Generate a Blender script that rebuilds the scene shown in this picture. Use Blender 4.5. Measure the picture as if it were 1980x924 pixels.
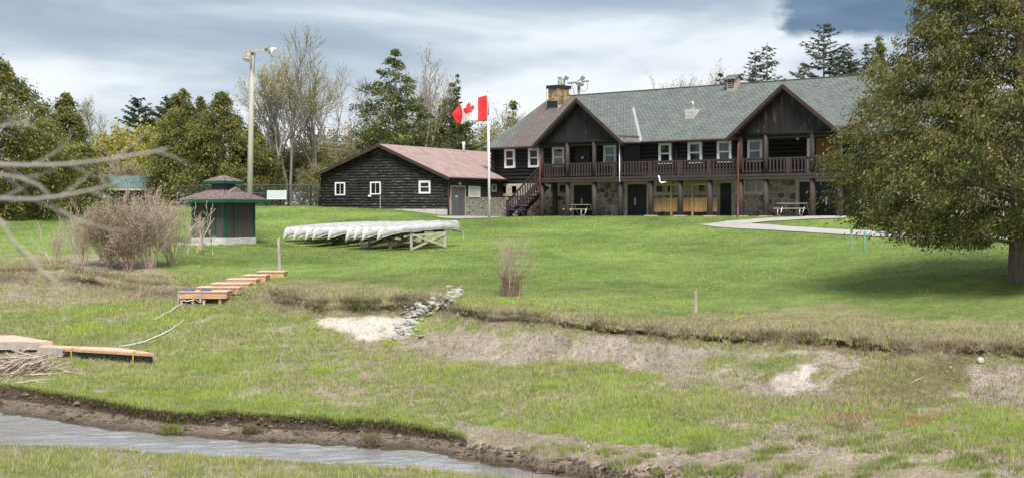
import bpy, math, random
import numpy as np
from mathutils import Vector, Matrix

for o in list(bpy.data.objects):
    bpy.data.objects.remove(o, do_unlink=True)

# ------------------------------------------------------------------ camera, sky, sun, exposure
F, HZ, CZ = 2750.0, 402.0, 6.0          # focal length in photo pixels, horizon row, eye height
scene = bpy.context.scene
COL = scene.collection
cam_d = bpy.data.cameras.new('camera')
cam_d.sensor_width = 36.0
cam_d.lens = 36.0 * F / 1980.0
cam_d.shift_y = -(462.0 - HZ) / 1980.0
cam_d.clip_start = 0.05
cam_d.clip_end = 6000.0
cam_d.dof.use_dof = True
cam_d.dof.focus_distance = 70.0
cam_d.dof.aperture_fstop = 4.0
cam = bpy.data.objects.new('camera', cam_d)
cam.location = (0, 0, CZ)
cam.rotation_euler = (math.radians(90), 0, 0)
COL.objects.link(cam)
scene.camera = cam

SUN_EL, SUN_AZ = math.radians(53), math.radians(174)   # azimuth clockwise from +Y: high behind the camera
sun_d = bpy.data.lights.new('sun', 'SUN')
sun_d.energy = 2.9
sun_d.angle = math.radians(24)
sun_d.color = (1.0, 0.955, 0.89)
sun = bpy.data.objects.new('sun', sun_d)
sd = Vector((math.sin(SUN_AZ) * math.cos(SUN_EL), math.cos(SUN_AZ) * math.cos(SUN_EL), math.sin(SUN_EL)))
sun.rotation_euler = sd.to_track_quat('Z', 'Y').to_euler()
sun.location = sd * 100
COL.objects.link(sun)

scene.view_settings.view_transform = 'Standard'
scene.view_settings.look = 'None'
scene.view_settings.gamma = 1.0
scene.view_settings.use_curve_mapping = False
scene.view_settings.exposure = 1.0
scene.cycles.max_bounces = 5
scene.cycles.diffuse_bounces = 3
scene.cycles.transparent_max_bounces = 8
scene.cycles.use_denoising = True

world = bpy.data.worlds.new('World')
scene.world = world
world.use_nodes = True
nt = world.node_tree
nt.nodes.clear()


def nd(tree, typ, **kw):
    n = tree.nodes.new(typ)
    for k, v in kw.items():
        if k == 'inp':
            for kk, vv in v.items():
                n.inputs[kk].default_value = vv
        else:
            setattr(n, k, v)
    return n


def build_world():
    L = nt.links.new
    out = nd(nt, 'ShaderNodeOutputWorld')
    sky = nd(nt, 'ShaderNodeTexSky', sky_type='NISHITA', sun_disc=False, sun_elevation=SUN_EL, sun_rotation=SUN_AZ)
    bg1 = nd(nt, 'ShaderNodeBackground', inp={'Strength': 0.09})
    L(sky.outputs[0], bg1.inputs[0])
    tc = nd(nt, 'ShaderNodeTexCoord')
    sep = nd(nt, 'ShaderNodeSeparateXYZ')
    L(tc.outputs['Generated'], sep.inputs[0])

    def math_(op, a, b=None, c=None):
        m = nd(nt, 'ShaderNodeMath', operation=op)
        for i, x in enumerate((a, b, c)):
            if x is None:
                continue
            if isinstance(x, (int, float)):
                m.inputs[i].default_value = x
            else:
                L(x, m.inputs[i])
        return m.outputs[0]

    def noise(scale, detail, rough, loc=(0, 0, 0), dist=0.0):
        mp = nd(nt, 'ShaderNodeMapping')
        mp.inputs['Scale'].default_value = scale
        mp.inputs['Location'].default_value = loc
        L(tc.outputs['Generated'], mp.inputs[0])
        n = nd(nt, 'ShaderNodeTexNoise', inp={'Scale': 1.0, 'Detail': detail, 'Roughness': rough, 'Distortion': dist})
        L(mp.outputs[0], n.inputs['Vector'])
        return n.outputs[0]

    n1 = noise((3.2, 3.2, 15), 4.0, 0.5, (3.1, 0.0, 0.62), 0.5)
    n2 = noise((10, 10, 34), 5.0, 0.55, (0.4, 1.7, 2.3), 0.4)
    mixn = math_('ADD', math_('MULTIPLY', n1, 0.76), math_('MULTIPLY', n2, 0.24))
    # paler toward the horizon, as in any deck of cloud seen edge-on
    low = math_('SUBTRACT', 1.0, math_('MULTIPLY', sep.outputs['Z'], 7.5))
    low = math_('MAXIMUM', low, 0.0)
    val = math_('ADD', mixn, math_('MULTIPLY', low, 0.16))
    ramp = nd(nt, 'ShaderNodeValToRGB')
    L(val, ramp.inputs[0])
    e = ramp.color_ramp.elements
    e[0].position, e[0].color = 0.36, (0.27, 0.335, 0.415, 1)
    e[1].position, e[1].color = 0.70, (0.74, 0.77, 0.80, 1)
    for p, c in ((0.45, (0.335, 0.405, 0.49, 1)), (0.53, (0.47, 0.525, 0.59, 1)), (0.615, (0.66, 0.70, 0.74, 1))):
        x = e.new(p)
        x.color = c
    # slate-blue gap in the deck
    az = math_('DIVIDE', sep.outputs['X'], math_('MAXIMUM', sep.outputs['Y'], 0.05))
    el = math_('DIVIDE', sep.outputs['Z'], math_('MAXIMUM', sep.outputs['Y'], 0.05))
    nb = math_('MULTIPLY', math_('SUBTRACT', noise((30, 30, 60), 5.0, 0.6, (1, 5, 2)), 0.5), 0.05)

    def sst(x, a, b):
        mr = nd(nt, 'ShaderNodeMapRange', interpolation_type='SMOOTHSTEP')
        mr.inputs[1].default_value = a
        mr.inputs[2].default_value = b
        L(x, mr.inputs[0])
        return mr.outputs[0]
    azn = math_('ADD', az, nb)
    eln = math_('ADD', el, math_('MULTIPLY', nb, 0.25))
    gap = math_('MULTIPLY', sst(azn, 0.182, 0.197), sst(eln, 0.116, 0.126))
    gap = math_('MULTIPLY', gap, math_('SUBTRACT', 1.0, sst(azn, 0.30, 0.36)))
    gap = math_('MULTIPLY', gap, math_('SUBTRACT', 1.0, sst(eln, 0.20, 0.26)))
    gcol = nd(nt, 'ShaderNodeValToRGB')
    L(n2, gcol.inputs[0])
    gcol.color_ramp.elements[0].position, gcol.color_ramp.elements[0].color = 0.35, (0.085, 0.14, 0.225, 1)
    gcol.color_ramp.elements[1].position, gcol.color_ramp.elements[1].color = 0.65, (0.15, 0.225, 0.325, 1)
    mx = nd(nt, 'ShaderNodeMix', data_type='RGBA')
    L(gap, mx.inputs[0])
    L(ramp.outputs[0], mx.inputs[6])
    L(gcol.outputs[0], mx.inputs[7])
    bg2 = nd(nt, 'ShaderNodeBackground', inp={'Strength': 0.66})
    L(mx.outputs[2], bg2.inputs[0])
    ms = nd(nt, 'ShaderNodeMixShader', inp={0: 0.93})
    L(bg1.outputs[0], ms.inputs[1])
    L(bg2.outputs[0], ms.inputs[2])
    L(ms.outputs[0], out.inputs[0])


build_world()

# ------------------------------------------------------------------ helpers
RNG = np.random.default_rng(7)
random.seed(7)


def W(u, py, Y):
    """point seen at photo pixel (u, py) when it stands Y metres away"""
    return Vector(((u - 990.0) / F * Y, Y, CZ - (py - HZ) / F * Y))


def tag(o, label=None, cat=None, group=None, kind=None):
    if label:
        o['label'] = label
    if cat:
        o['category'] = cat
    if group:
        o['group'] = group
    if kind:
        o['kind'] = kind
    return o


def empty(name, loc, rz=0.0, label=None, cat=None, group=None):
    o = bpy.data.objects.new(name, None)
    o.location = loc
    o.rotation_euler = (0, 0, rz)
    o.empty_display_size = 0.3
    COL.objects.link(o)
    return tag(o, label, cat, group)


def copy_tree(o, parent=None):
    c = o.copy()
    COL.objects.link(c)
    c.parent = parent
    for ch in list(o.children):
        copy_tree(ch, c)
    return c


class MB:
    def __init__(self):
        self.v, self.f, self.uv = [], [], {}

    def add(self, verts, faces):
        b = len(self.v)
        self.v += [tuple(p) for p in verts]
        self.f += [tuple(i + b for i in f) for f in faces]
        return self

    def box(self, c, s, M=None):
        x, y, z = s[0] / 2, s[1] / 2, s[2] / 2
        vs = [Vector((sx * x, sy * y, sz * z)) for sx in (-1, 1) for sy in (-1, 1) for sz in (-1, 1)]
        c = Vector(c)
        vs = [(M @ p if M else p) + c for p in vs]
        return self.add(vs, [(0, 1, 3, 2), (4, 6, 7, 5), (0, 4, 5, 1), (2, 3, 7, 6), (0, 2, 6, 4), (1, 5, 7, 3)])

    def b2(self, x0, x1, y0, y1, z0, z1):
        return self.box(((x0 + x1) / 2, (y0 + y1) / 2, (z0 + z1) / 2), (abs(x1 - x0), abs(y1 - y0), abs(z1 - z0)))

    def bar(self, p, q, w, h, up=(0, 0, 1)):
        """rectangular bar from p to q, w across and h along up"""
        p, q = Vector(p), Vector(q)
        d = (q - p).normalized()
        a = d.cross(Vector(up))
        if a.length < 1e-5:
            a = Vector((1, 0, 0))
        a.normalize()
        b = a.cross(d)
        vs = []
        for e in (p, q):
            for sa, sb in ((-1, -1), (1, -1), (1, 1), (-1, 1)):
                vs.append(e + a * (sa * w / 2) + b * (sb * h / 2))
        return self.add(vs, [(0, 1, 2, 3), (7, 6, 5, 4), (0, 4, 5, 1), (1, 5, 6, 2), (2, 6, 7, 3), (3, 7, 4, 0)])

    def tube(self, pts, r, n=8, caps=True):
        pts = [Vector(p) for p in pts]
        rs = r if isinstance(r, (list, tuple)) else [r] * len(pts)
        vs, fs = [], []
        ref = None
        for i, p in enumerate(pts):
            d = (pts[min(i + 1, len(pts) - 1)] - pts[max(i - 1, 0)]).normalized()
            if ref is None:
                ref = Vector((0, 0, 1)) if abs(d.z) < 0.9 else Vector((1, 0, 0))
            a = d.cross(ref)
            a.normalize()
            b = a.cross(d)
            ref = b
            for k in range(n):
                t = 2 * math.pi * k / n
                vs.append(p + a * (math.cos(t) * rs[i]) + b * (math.sin(t) * rs[i]))
        for i in range(len(pts) - 1):
            for k in range(n):
                k2 = (k + 1) % n
                fs.append((i * n + k, i * n + k2, (i + 1) * n + k2, (i + 1) * n + k))
        if caps:
            fs.append(tuple(range(n - 1, -1, -1)))
            fs.append(tuple((len(pts) - 1) * n + k for k in range(n)))
        return self.add(vs, fs)

    def prism(self, poly, off):
        """planar polygon (3-D points) pushed along off"""
        n = len(poly)
        off = Vector(off)
        vs = [Vector(p) for p in poly] + [Vector(p) + off for p in poly]
        fs = [tuple(range(n)), tuple(range(2 * n - 1, n - 1, -1))]
        for k in range(n):
            k2 = (k + 1) % n
            fs.append((k, n + k, n + k2, k2))
        return self.add(vs, fs)

    def build(self, name, mat, parent=None, smooth=False, uvf=None):
        me = bpy.data.meshes.new(name)
        me.from_pydata(self.v, [], self.f)
        if uvf:
            ul = me.uv_layers.new(name='UVMap')
            for l in me.loops:
                ul.data[l.index].uv = uvf(Vector(self.v[l.vertex_index]))
        if smooth:
            me.polygons.foreach_set('use_smooth', [True] * len(me.polygons))
        me.materials.append(M[mat] if isinstance(mat, str) else mat)
        me.update()
        o = bpy.data.objects.new(name, me)
        COL.objects.link(o)
        if parent:
            o.parent = parent
        return o


def np_mesh(name, verts, faces, mat, cols=None, parent=None, smooth=False):
    """verts (n,3), faces (m,k) with k=3 or 4, cols (n,3)"""
    verts = np.asarray(verts, dtype=np.float32)
    faces = np.asarray(faces, dtype=np.int32)
    m, k = faces.shape
    me = bpy.data.meshes.new(name)
    me.vertices.add(len(verts))
    me.vertices.foreach_set('co', verts.ravel())
    me.loops.add(m * k)
    me.loops.foreach_set('vertex_index', faces.ravel())
    me.polygons.add(m)
    me.polygons.foreach_set('loop_start', np.arange(0, m * k, k, dtype=np.int32))
    me.polygons.foreach_set('loop_total', np.full(m, k, dtype=np.int32))
    if smooth:
        me.polygons.foreach_set('use_smooth', np.ones(m, dtype=bool))
    if cols is not None:
        a = me.color_attributes.new('col', 'FLOAT_COLOR', 'POINT')
        c4 = np.ones((len(verts), 4), dtype=np.float32)
        c4[:, :3] = cols
        a.data.foreach_set('color', c4.ravel())
    me.materials.append(M[mat] if isinstance(mat, str) else mat)
    me.update(calc_edges=True)
    me.validate()
    o = bpy.data.objects.new(name, me)
    COL.objects.link(o)
    if parent:
        o.parent = parent
    return o


# value noise -----------------------------------------------------------------
_P = np.random.default_rng(99).random((256, 256))


def vnoise(x, y):
    x = np.asarray(x, float)
    y = np.asarray(y, float)
    xi, yi = np.floor(x).astype(int), np.floor(y).astype(int)
    fx, fy = x - xi, y - yi
    fx, fy = fx * fx * (3 - 2 * fx), fy * fy * (3 - 2 * fy)
    a, b = _P[xi & 255, yi & 255], _P[(xi + 1) & 255, yi & 255]
    c, d = _P[xi & 255, (yi + 1) & 255], _P[(xi + 1) & 255, (yi + 1) & 255]
    return (a * (1 - fx) + b * fx) * (1 - fy) + (c * (1 - fx) + d * fx) * fy - 0.5


def fbm(x, y, o=4, g=0.5):
    s, a, t = 0.0, 1.0, 0.0
    for i in range(o):
        s = s + a * vnoise(x * 2 ** i + 17.3 * i, y * 2 ** i + 5.1 * i)
        t += a
        a *= g
    return s / t


# ------------------------------------------------------------------ materials
M = {}


def mat(name, base, rough=0.8, var=0.25, scale=6.0, bump=0.0, bscale=None, metal=0.0, stretch=(1, 1, 1), rand=0.0,
        spots=None, spec=0.35, attr=False, extra=None):
    """noise-mottled surface; spots=(colour, threshold, scale, stretch) adds worn flecks; rand varies object by object"""
    m = bpy.data.materials.new(name)
    m.use_nodes = True
    t = m.node_tree
    L = t.links.new
    p = t.nodes['Principled BSDF']
    p.inputs['Roughness'].default_value = rough
    p.inputs['Metallic'].default_value = metal
    p.inputs['Specular IOR Level'].default_value = spec
    tc = nd(t, 'ShaderNodeTexCoord')
    mp = nd(t, 'ShaderNodeMapping')
    mp.inputs['Scale'].default_value = stretch
    L(tc.outputs['Object'], mp.inputs[0])
    n = nd(t, 'ShaderNodeTexNoise', inp={'Scale': scale, 'Detail': 6.0, 'Roughness': 0.6})
    L(mp.outputs[0], n.inputs['Vector'])
    mr = nd(t, 'ShaderNodeMapRange')
    mr.inputs[1].default_value, mr.inputs[2].default_value = 0.3, 0.7
    mr.inputs[3].default_value, mr.inputs[4].default_value = 1 - var, 1 + var
    L(n.outputs[0], mr.inputs[0])
    fac = mr.outputs[0]
    if rand:
        oi = nd(t, 'ShaderNodeObjectInfo')
        r2 = nd(t, 'ShaderNodeMapRange')
        r2.inputs[3].default_value, r2.inputs[4].default_value = 1 - rand, 1 + rand
        L(oi.outputs['Random'], r2.inputs[0])
        mm = nd(t, 'ShaderNodeMath', operation='MULTIPLY')
        L(fac, mm.inputs[0])
        L(r2.outputs[0], mm.inputs[1])
        fac = mm.outputs[0]
    vm = nd(t, 'ShaderNodeVectorMath', operation='SCALE')
    if attr:
        at = nd(t, 'ShaderNodeAttribute', attribute_name='col')
        L(at.outputs['Color'], vm.inputs[0])
    else:
        vm.inputs[0].default_value = base
    L(fac, vm.inputs['Scale'])
    col = vm.outputs[0]
    for sp in (spots or []):
        c2, th, sc, st = sp
        mp2 = nd(t, 'ShaderNodeMapping')
        mp2.inputs['Scale'].default_value = st
        mp2.inputs['Location'].default_value = (th * 31, sc, th * 7)
        L(tc.outputs['Object'], mp2.inputs[0])
        n2 = nd(t, 'ShaderNodeTexNoise', inp={'Scale': sc, 'Detail': 5.0, 'Roughness': 0.65})
        L(mp2.outputs[0], n2.inputs['Vector'])
        r3 = nd(t, 'ShaderNodeMapRange')
        r3.inputs[1].default_value, r3.inputs[2].default_value = th, th + 0.06
        L(n2.outputs[0], r3.inputs[0])
        mx = nd(t, 'ShaderNodeMix', data_type='RGBA')
        L(r3.outputs[0], mx.inputs[0])
        L(col, mx.inputs[6])
        mx.inputs[7].default_value = (*c2, 1)
        col = mx.outputs[2]
    L(col, p.inputs['Base Color'])
    if bump:
        n3 = n
        if bscale:
            n3 = nd(t, 'ShaderNodeTexNoise', inp={'Scale': bscale, 'Detail': 4.0})
            L(mp.outputs[0], n3.inputs['Vector'])
        b = nd(t, 'ShaderNodeBump', inp={'Strength': 1.0, 'Distance': bump})
        L(n3.outputs[0], b.inputs['Height'])
        L(b.outputs[0], p.inputs['Normal'])
    M[name] = m
    return m


def shingle_mat(name, c1, c2, cm, stain=None):
    m = bpy.data.materials.new(name)
    m.use_nodes = True
    t = m.node_tree
    L = t.links.new
    p = t.nodes['Principled BSDF']
    p.inputs['Roughness'].default_value = 0.85
    p.inputs['Specular IOR Level'].default_value = 0.3
    uv = nd(t, 'ShaderNodeUVMap', uv_map='UVMap')
    br = nd(t, 'ShaderNodeTexBrick', inp={'Scale': 1.0, 'Mortar Size': 0.022, 'Brick Width': 0.34, 'Row Height': 0.17,
                                         'Color1': (*c1, 1), 'Color2': (*c2, 1), 'Mortar': (*cm, 1)})
    L(uv.outputs[0], br.inputs['Vector'])
    n = nd(t, 'ShaderNodeTexNoise', inp={'Scale': 1.1, 'Detail': 7.0, 'Roughness': 0.65})
    L(uv.outputs[0], n.inputs['Vector'])
    mr = nd(t, 'ShaderNodeMapRange')
    mr.inputs[1].default_value, mr.inputs[2].default_value = 0.3, 0.7
    mr.inputs[3].default_value, mr.inputs[4].default_value = 0.78, 1.22
    L(n.outputs[0], mr.inputs[0])
    vm = nd(t, 'ShaderNodeVectorMath', operation='SCALE')
    L(br.outputs[0], vm.inputs[0])
    L(mr.outputs[0], vm.inputs['Scale'])
    col = vm.outputs[0]
    if stain:   # rust run-off below the chimney: a stain with its own outline, in roof coordinates
        (x0, x1), sc = stain
        sx = nd(t, 'ShaderNodeSeparateXYZ')
        L(uv.outputs[0], sx.inputs[0])
        w = nd(t, 'ShaderNodeTexNoise', inp={'Scale': 1.0, 'Detail': 5.0})
        mp = nd(t, 'ShaderNodeMapping')
        mp.inputs['Scale'].default_value = (2.2, 0.35, 1)
        L(uv.outputs[0], mp.inputs[0])
        L(mp.outputs[0], w.inputs['Vector'])
        ad = nd(t, 'ShaderNodeMath', operation='MULTIPLY_ADD')
        L(w.outputs[0], ad.inputs[0])
        ad.inputs[1].default_value = 1.6
        L(sx.outputs['X'], ad.inputs[2])
        fs = []
        for a, b in ((x0 + 0.3, x0 + 1.3), (x1 + 1.5, x1 + 0.4)):
            r = nd(t, 'ShaderNodeMapRange')
            r.inputs[1].default_value, r.inputs[2].default_value = a, b
            L(ad.outputs[0], r.inputs[0])
            fs.append(r.outputs[0])
        mu = nd(t, 'ShaderNodeMath', operation='MULTIPLY')
        L(fs[0], mu.inputs[0])
        L(fs[1], mu.inputs[1])
        mu2 = nd(t, 'ShaderNodeMath', operation='MULTIPLY')
        L(mu.outputs[0], mu2.inputs[0])
        L(w.outputs[0], mu2.inputs[1])
        mu2b = nd(t, 'ShaderNodeMath', operation='MULTIPLY')
        L(mu2.outputs[0], mu2b.inputs[0])
        mu2b.inputs[1].default_value = 1.05
        mx = nd(t, 'ShaderNodeMix', data_type='RGBA')
        L(mu2b.outputs[0], mx.inputs[0])
        L(col, mx.inputs[6])
        mx.inputs[7].default_value = (*sc, 1)
        col = mx.outputs[2]
    L(col, p.inputs['Base Color'])
    b = nd(t, 'ShaderNodeBump', inp={'Strength': 1.0, 'Distance': 0.03})
    L(br.outputs['Fac'], b.inputs['Height'])
    b.invert = True
    L(b.outputs[0], p.inputs['Normal'])
    M[name] = m


def glass_mat():
    m = bpy.data.materials.new('glass')
    m.use_nodes = True
    t = m.node_tree
    t.nodes.clear()
    L = t.links.new
    out = nd(t, 'ShaderNodeOutputMaterial')
    gl = nd(t, 'ShaderNodeBsdfGlossy', inp={'Color': (0.9, 0.92, 0.95, 1), 'Roughness': 0.03})
    tr = nd(t, 'ShaderNodeBsdfTransparent', inp={'Color': (0.55, 0.6, 0.58, 1)})
    fr = nd(t, 'ShaderNodeFresnel', inp={'IOR': 1.5})
    ms = nd(t, 'ShaderNodeMixShader')
    L(fr.outputs[0], ms.inputs[0])
    L(tr.outputs[0], ms.inputs[1])
    L(gl.outputs[0], ms.inputs[2])
    L(ms.outputs[0], out.inputs[0])
    M['glass'] = m


def leaf_mat(name, trans=0.25, rough=0.65):
    m = bpy.data.materials.new(name)
    m.use_nodes = True
    t = m.node_tree
    t.nodes.clear()
    L = t.links.new
    out = nd(t, 'ShaderNodeOutputMaterial')
    at = nd(t, 'ShaderNodeAttribute', attribute_name='col')
    df = nd(t, 'ShaderNodeBsdfDiffuse')
    tl = nd(t, 'ShaderNodeBsdfTranslucent')
    ms = nd(t, 'ShaderNodeMixShader', inp={0: trans})
    L(at.outputs['Color'], df.inputs[0])
    L(at.outputs['Color'], tl.inputs[0])
    L(df.outputs[0], ms.inputs[1])
    L(tl.outputs[0], ms.inputs[2])
    L(ms.outputs[0], out.inputs[0])
    M[name] = m


def water_mat():
    m = bpy.data.materials.new('water')
    m.use_nodes = True
    t = m.node_tree
    L = t.links.new
    p = t.nodes['Principled BSDF']
    p.inputs['Base Color'].default_value = (0.46, 0.45, 0.44, 1)
    p.inputs['Metallic'].default_value = 0.5
    p.inputs['Roughness'].default_value = 0.08
    p.inputs['Specular IOR Level'].default_value = 0.9
    p.inputs['IOR'].default_value = 2.6
    tc = nd(t, 'ShaderNodeTexCoord')
    mp = nd(t, 'ShaderNodeMapping')
    mp.inputs['Scale'].default_value = (1.0, 1.6, 1.0)
    mp.inputs['Rotation'].default_value = (0, 0, 0.35)
    L(tc.outputs['Object'], mp.inputs[0])
    n = nd(t, 'ShaderNodeTexNoise', inp={'Scale': 5.5, 'Detail': 4.0, 'Roughness': 0.6, 'Distortion': 0.8})
    L(mp.outputs[0], n.inputs['Vector'])
    b = nd(t, 'ShaderNodeBump', inp={'Strength': 1.0, 'Distance': 0.012})
    L(n.outputs[0], b.inputs['Height'])
    L(b.outputs[0], p.inputs['Normal'])
    M['water'] = m


DK = (0.0135, 0.0115, 0.012)
mat('dark_log', DK, 0.75, 0.35, 3.0, 0.02, 14, stretch=(0.25, 1, 1), rand=0.25,
    spots=[((0.05, 0.042, 0.038), 0.66, 3.0, (0.3, 1, 3))])
mat('old_log', (0.019, 0.018, 0.018), 0.8, 0.4, 3.0, 0.02, 12, stretch=(0.25, 1, 1), rand=0.3,
    spots=[((0.17, 0.155, 0.14), 0.585, 4.5, (0.35, 1, 4.0)), ((0.42, 0.39, 0.35), 0.620, 9.0, (0.45, 1, 3.5)), ((0.19, 0.085, 0.035), 0.665, 1.6, (0.5, 1, 1.6))])
mat('gable_board', (0.016, 0.015, 0.017), 0.75, 0.3, 4.0, 0.01, 20, stretch=(3, 3, 0.3), rand=0.3,
    spots=[((0.055, 0.055, 0.06), 0.64, 3.0, (4, 1, 0.4))])
mat('worn_board', (0.016, 0.015, 0.017), 0.75, 0.3, 4.0, 0.01, 20, stretch=(3, 3, 0.3), rand=0.3,
    spots=[((0.13, 0.058, 0.03), 0.585, 1.3, (2.6, 1, 0.7))])
mat('brown_paint', (0.056, 0.040, 0.037), 0.6, 0.3, 4.0, 0.006, 18, stretch=(1, 1, 1), rand=0.12,
    spots=[((0.11, 0.085, 0.075), 0.66, 5.0, (1, 1, 0.4))])
mat('post_wood', (0.050, 0.037, 0.034), 0.7, 0.35, 5.0, 0.01, 14, stretch=(2, 2, 0.25), rand=0.15,
    spots=[((0.13, 0.11, 0.10), 0.64, 4.0, (2, 2, 0.3))])
mat('fascia', (0.052, 0.032, 0.029), 0.55, 0.25, 3.0, spots=[((0.2, 0.17, 0.15), 0.68, 2.5, (1, 1, 1))])
mat('gutter', (0.062, 0.034, 0.031), 0.4, 0.15, 2.0)
mat('downspout', (0.16, 0.05, 0.042), 0.4, 0.15, 2.0)
mat('white_paint', (0.74, 0.76, 0.77), 0.5, 0.06, 4.0)
mat('cream_paint', (0.50, 0.45, 0.34), 0.55, 0.12, 4.0)
mat('interior', (0.012, 0.012, 0.012), 0.9, 0.2, 1.0)
mat('curtain', (0.42, 0.42, 0.38), 0.9, 0.12, 3.0, stretch=(6, 6, 0.5))
mat('door_dark', (0.012, 0.014, 0.017), 0.45, 0.25, 2.0)
mat('door_amber', (0.22, 0.095, 0.03), 0.55, 0.25, 3.0, stretch=(3, 3, 0.5))
mat('steel', (0.55, 0.56, 0.57), 0.35, 0.12, 5.0, metal=0.8)
mat('lamp_metal', (0.20, 0.21, 0.22), 0.45, 0.15, 5.0, metal=0.5)
mat('mast_grey', (0.24, 0.235, 0.23), 0.8, 0.2, 5.0)
mat('galvanised', (0.62, 0.63, 0.64), 0.4, 0.12, 6.0, metal=0.5)
mat('stone', (0.25, 0.19, 0.168), 0.85, 0.35, 7.0, 0.03, 5.0, rand=0.6)
mat('stone_pale', (0.44, 0.39, 0.34), 0.85, 0.2, 7.0, 0.02, 5.0, rand=0.2)
mat('mortar', (0.50, 0.46, 0.41), 0.9, 0.18, 8.0, 0.01)
mat('chimney_stone', (0.27, 0.19, 0.10), 0.85, 0.35, 4.0, 0.02, rand=0.45)
mat('concrete', (0.50, 0.47, 0.44), 0.9, 0.2, 3.0, 0.006, 20, spots=[((0.25, 0.22, 0.2), 0.64, 3.0, (1, 1, 1))])
mat('old_wall', (0.33, 0.30, 0.27), 0.9, 0.25, 3.0, 0.01, spots=[((0.03, 0.028, 0.027), 0.55, 4.0, (1, 1, 1.5))])
mat('black', (0.02, 0.02, 0.022), 0.55, 0.2, 4.0)
mat('asphalt_path', (0.40, 0.375, 0.36), 0.9, 0.12, 2.0, 0.004, 40)
shingle_mat('green_shingle', (0.138, 0.156, 0.146), (0.178, 0.194, 0.180), (0.068, 0.080, 0.075))
shingle_mat('stained_shingle', (0.138, 0.156, 0.146), (0.178, 0.194, 0.180), (0.068, 0.080, 0.075), stain=((-5.3, -2.2), (0.15, 0.088, 0.078)))
shingle_mat('brown_shingle', (0.365, 0.258, 0.235), (0.425, 0.31, 0.285), (0.26, 0.18, 0.165))
mat('shake', (0.25, 0.20, 0.19), 0.9, 0.35, 9.0, 0.01, spots=[((0.42, 0.38, 0.37), 0.60, 5.0, (1, 1, 1))])
mat('green_trim', (0.009, 0.078, 0.045), 0.5, 0.15, 3.0)
mat('hut_board', (0.080, 0.063, 0.058), 0.75, 0.25, 4.0, 0.006, 18, stretch=(4, 4, 0.3), rand=0.08)
mat('new_wood', (0.50, 0.285, 0.16), 0.7, 0.25, 4.0, 0.004, stretch=(0.6, 3, 3), rand=0.12,
    spots=[((0.34, 0.15, 0.07), 0.66, 5.0, (0.5, 3, 3))])
mat('pine_picket', (0.46, 0.28, 0.13), 0.7, 0.25, 4.0, 0.004, stretch=(3, 3, 0.5), rand=0.2)
mat('grey_wood', (0.36, 0.32, 0.285), 0.85, 0.3, 5.0, 0.006, 20, stretch=(2, 2, 0.3), rand=0.15)
mat('dark_wood', (0.10, 0.083, 0.072), 0.85, 0.3, 5.0, 0.006, stretch=(2, 2, 0.5), rand=0.2)
mat('dock_deck', (0.58, 0.42, 0.34), 0.85, 0.15, 4.0, 0.004, rand=0.1)
mat('driftwood', (0.42, 0.34, 0.28), 0.85, 0.3, 4.0, 0.006)
mat('float_black', (0.018, 0.02, 0.022), 0.5, 0.3, 4.0, 0.005, spots=[((0.09, 0.085, 0.08), 0.65, 4.0, (1, 1, 1))])
mat('aluminium', (0.56, 0.555, 0.535), 0.42, 0.14, 3.0, 0.004, 3.0, metal=0.35, rand=0.06,
    spots=[((0.36, 0.345, 0.325), 0.56, 3.5, (0.4, 1.5, 1.5))])
mat('rope_white', (0.62, 0.62, 0.60), 0.8, 0.1, 8.0)
mat('rope_blue', (0.06, 0.16, 0.40), 0.8, 0.2, 8.0)
mat('strap_yellow', (0.65, 0.42, 0.07), 0.7, 0.15, 6.0)
mat('table_blue', (0.015, 0.065, 0.24), 0.45, 0.15, 4.0)
mat('table_top', (0.46, 0.36, 0.29), 0.7, 0.2, 4.0, stretch=(0.5, 3, 3), rand=0.1)
mat('flag_red', (0.72, 0.028, 0.035), 0.7, 0.05, 3.0)
mat('flag_white', (0.80, 0.80, 0.83), 0.7, 0.04, 3.0)
mat('pole_white', (0.70, 0.71, 0.74), 0.45, 0.06, 3.0)
mat('pole_wood', (0.42, 0.385, 0.33), 0.85, 0.2, 4.0, 0.006, stretch=(2, 2, 0.2))
mat('sign_white', (0.78, 0.75, 0.69), 0.6, 0.08, 6.0)
mat('ink', (0.06, 0.06, 0.07), 0.7, 0.1, 5.0)
mat('sign_blue', (0.03, 0.14, 0.42), 0.5, 0.1, 5.0)
mat('banner', (0.50, 0.58, 0.60), 0.7, 0.08, 3.0)
mat('fence_wire', (0.07, 0.075, 0.075), 0.5, 0.1, 5.0, metal=0.3)
mat('green_metal', (0.16, 0.30, 0.24), 0.5, 0.15, 5.0)
mat('lamp_glass', (0.80, 0.83, 0.86), 0.12, 0.03, 5.0)
mat('rock', (0.37, 0.35, 0.33), 0.85, 0.25, 6.0, 0.015, rand=0.25)
mat('bark', (0.155, 0.125, 0.105), 0.9, 0.35, 6.0, 0.03, 9, stretch=(2, 2, 0.4))
mat('bark_pale', (0.36, 0.32, 0.28), 0.9, 0.3, 5.0, 0.01, stretch=(2, 2, 0.5))
mat('bark_grey', (0.26, 0.23, 0.205), 0.9, 0.3, 5.0, 0.01, stretch=(2, 2, 0.5))
mat('twig_tan', (0.42, 0.335, 0.265), 0.9, 0.25, 5.0)
mat('twig_red', (0.25, 0.165, 0.125), 0.9, 0.25, 5.0)
mat('twig_pale', (0.50, 0.41, 0.34), 0.9, 0.2, 5.0)
mat('wet_twig', (0.30, 0.265, 0.235), 0.8, 0.2, 9.0)


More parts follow.
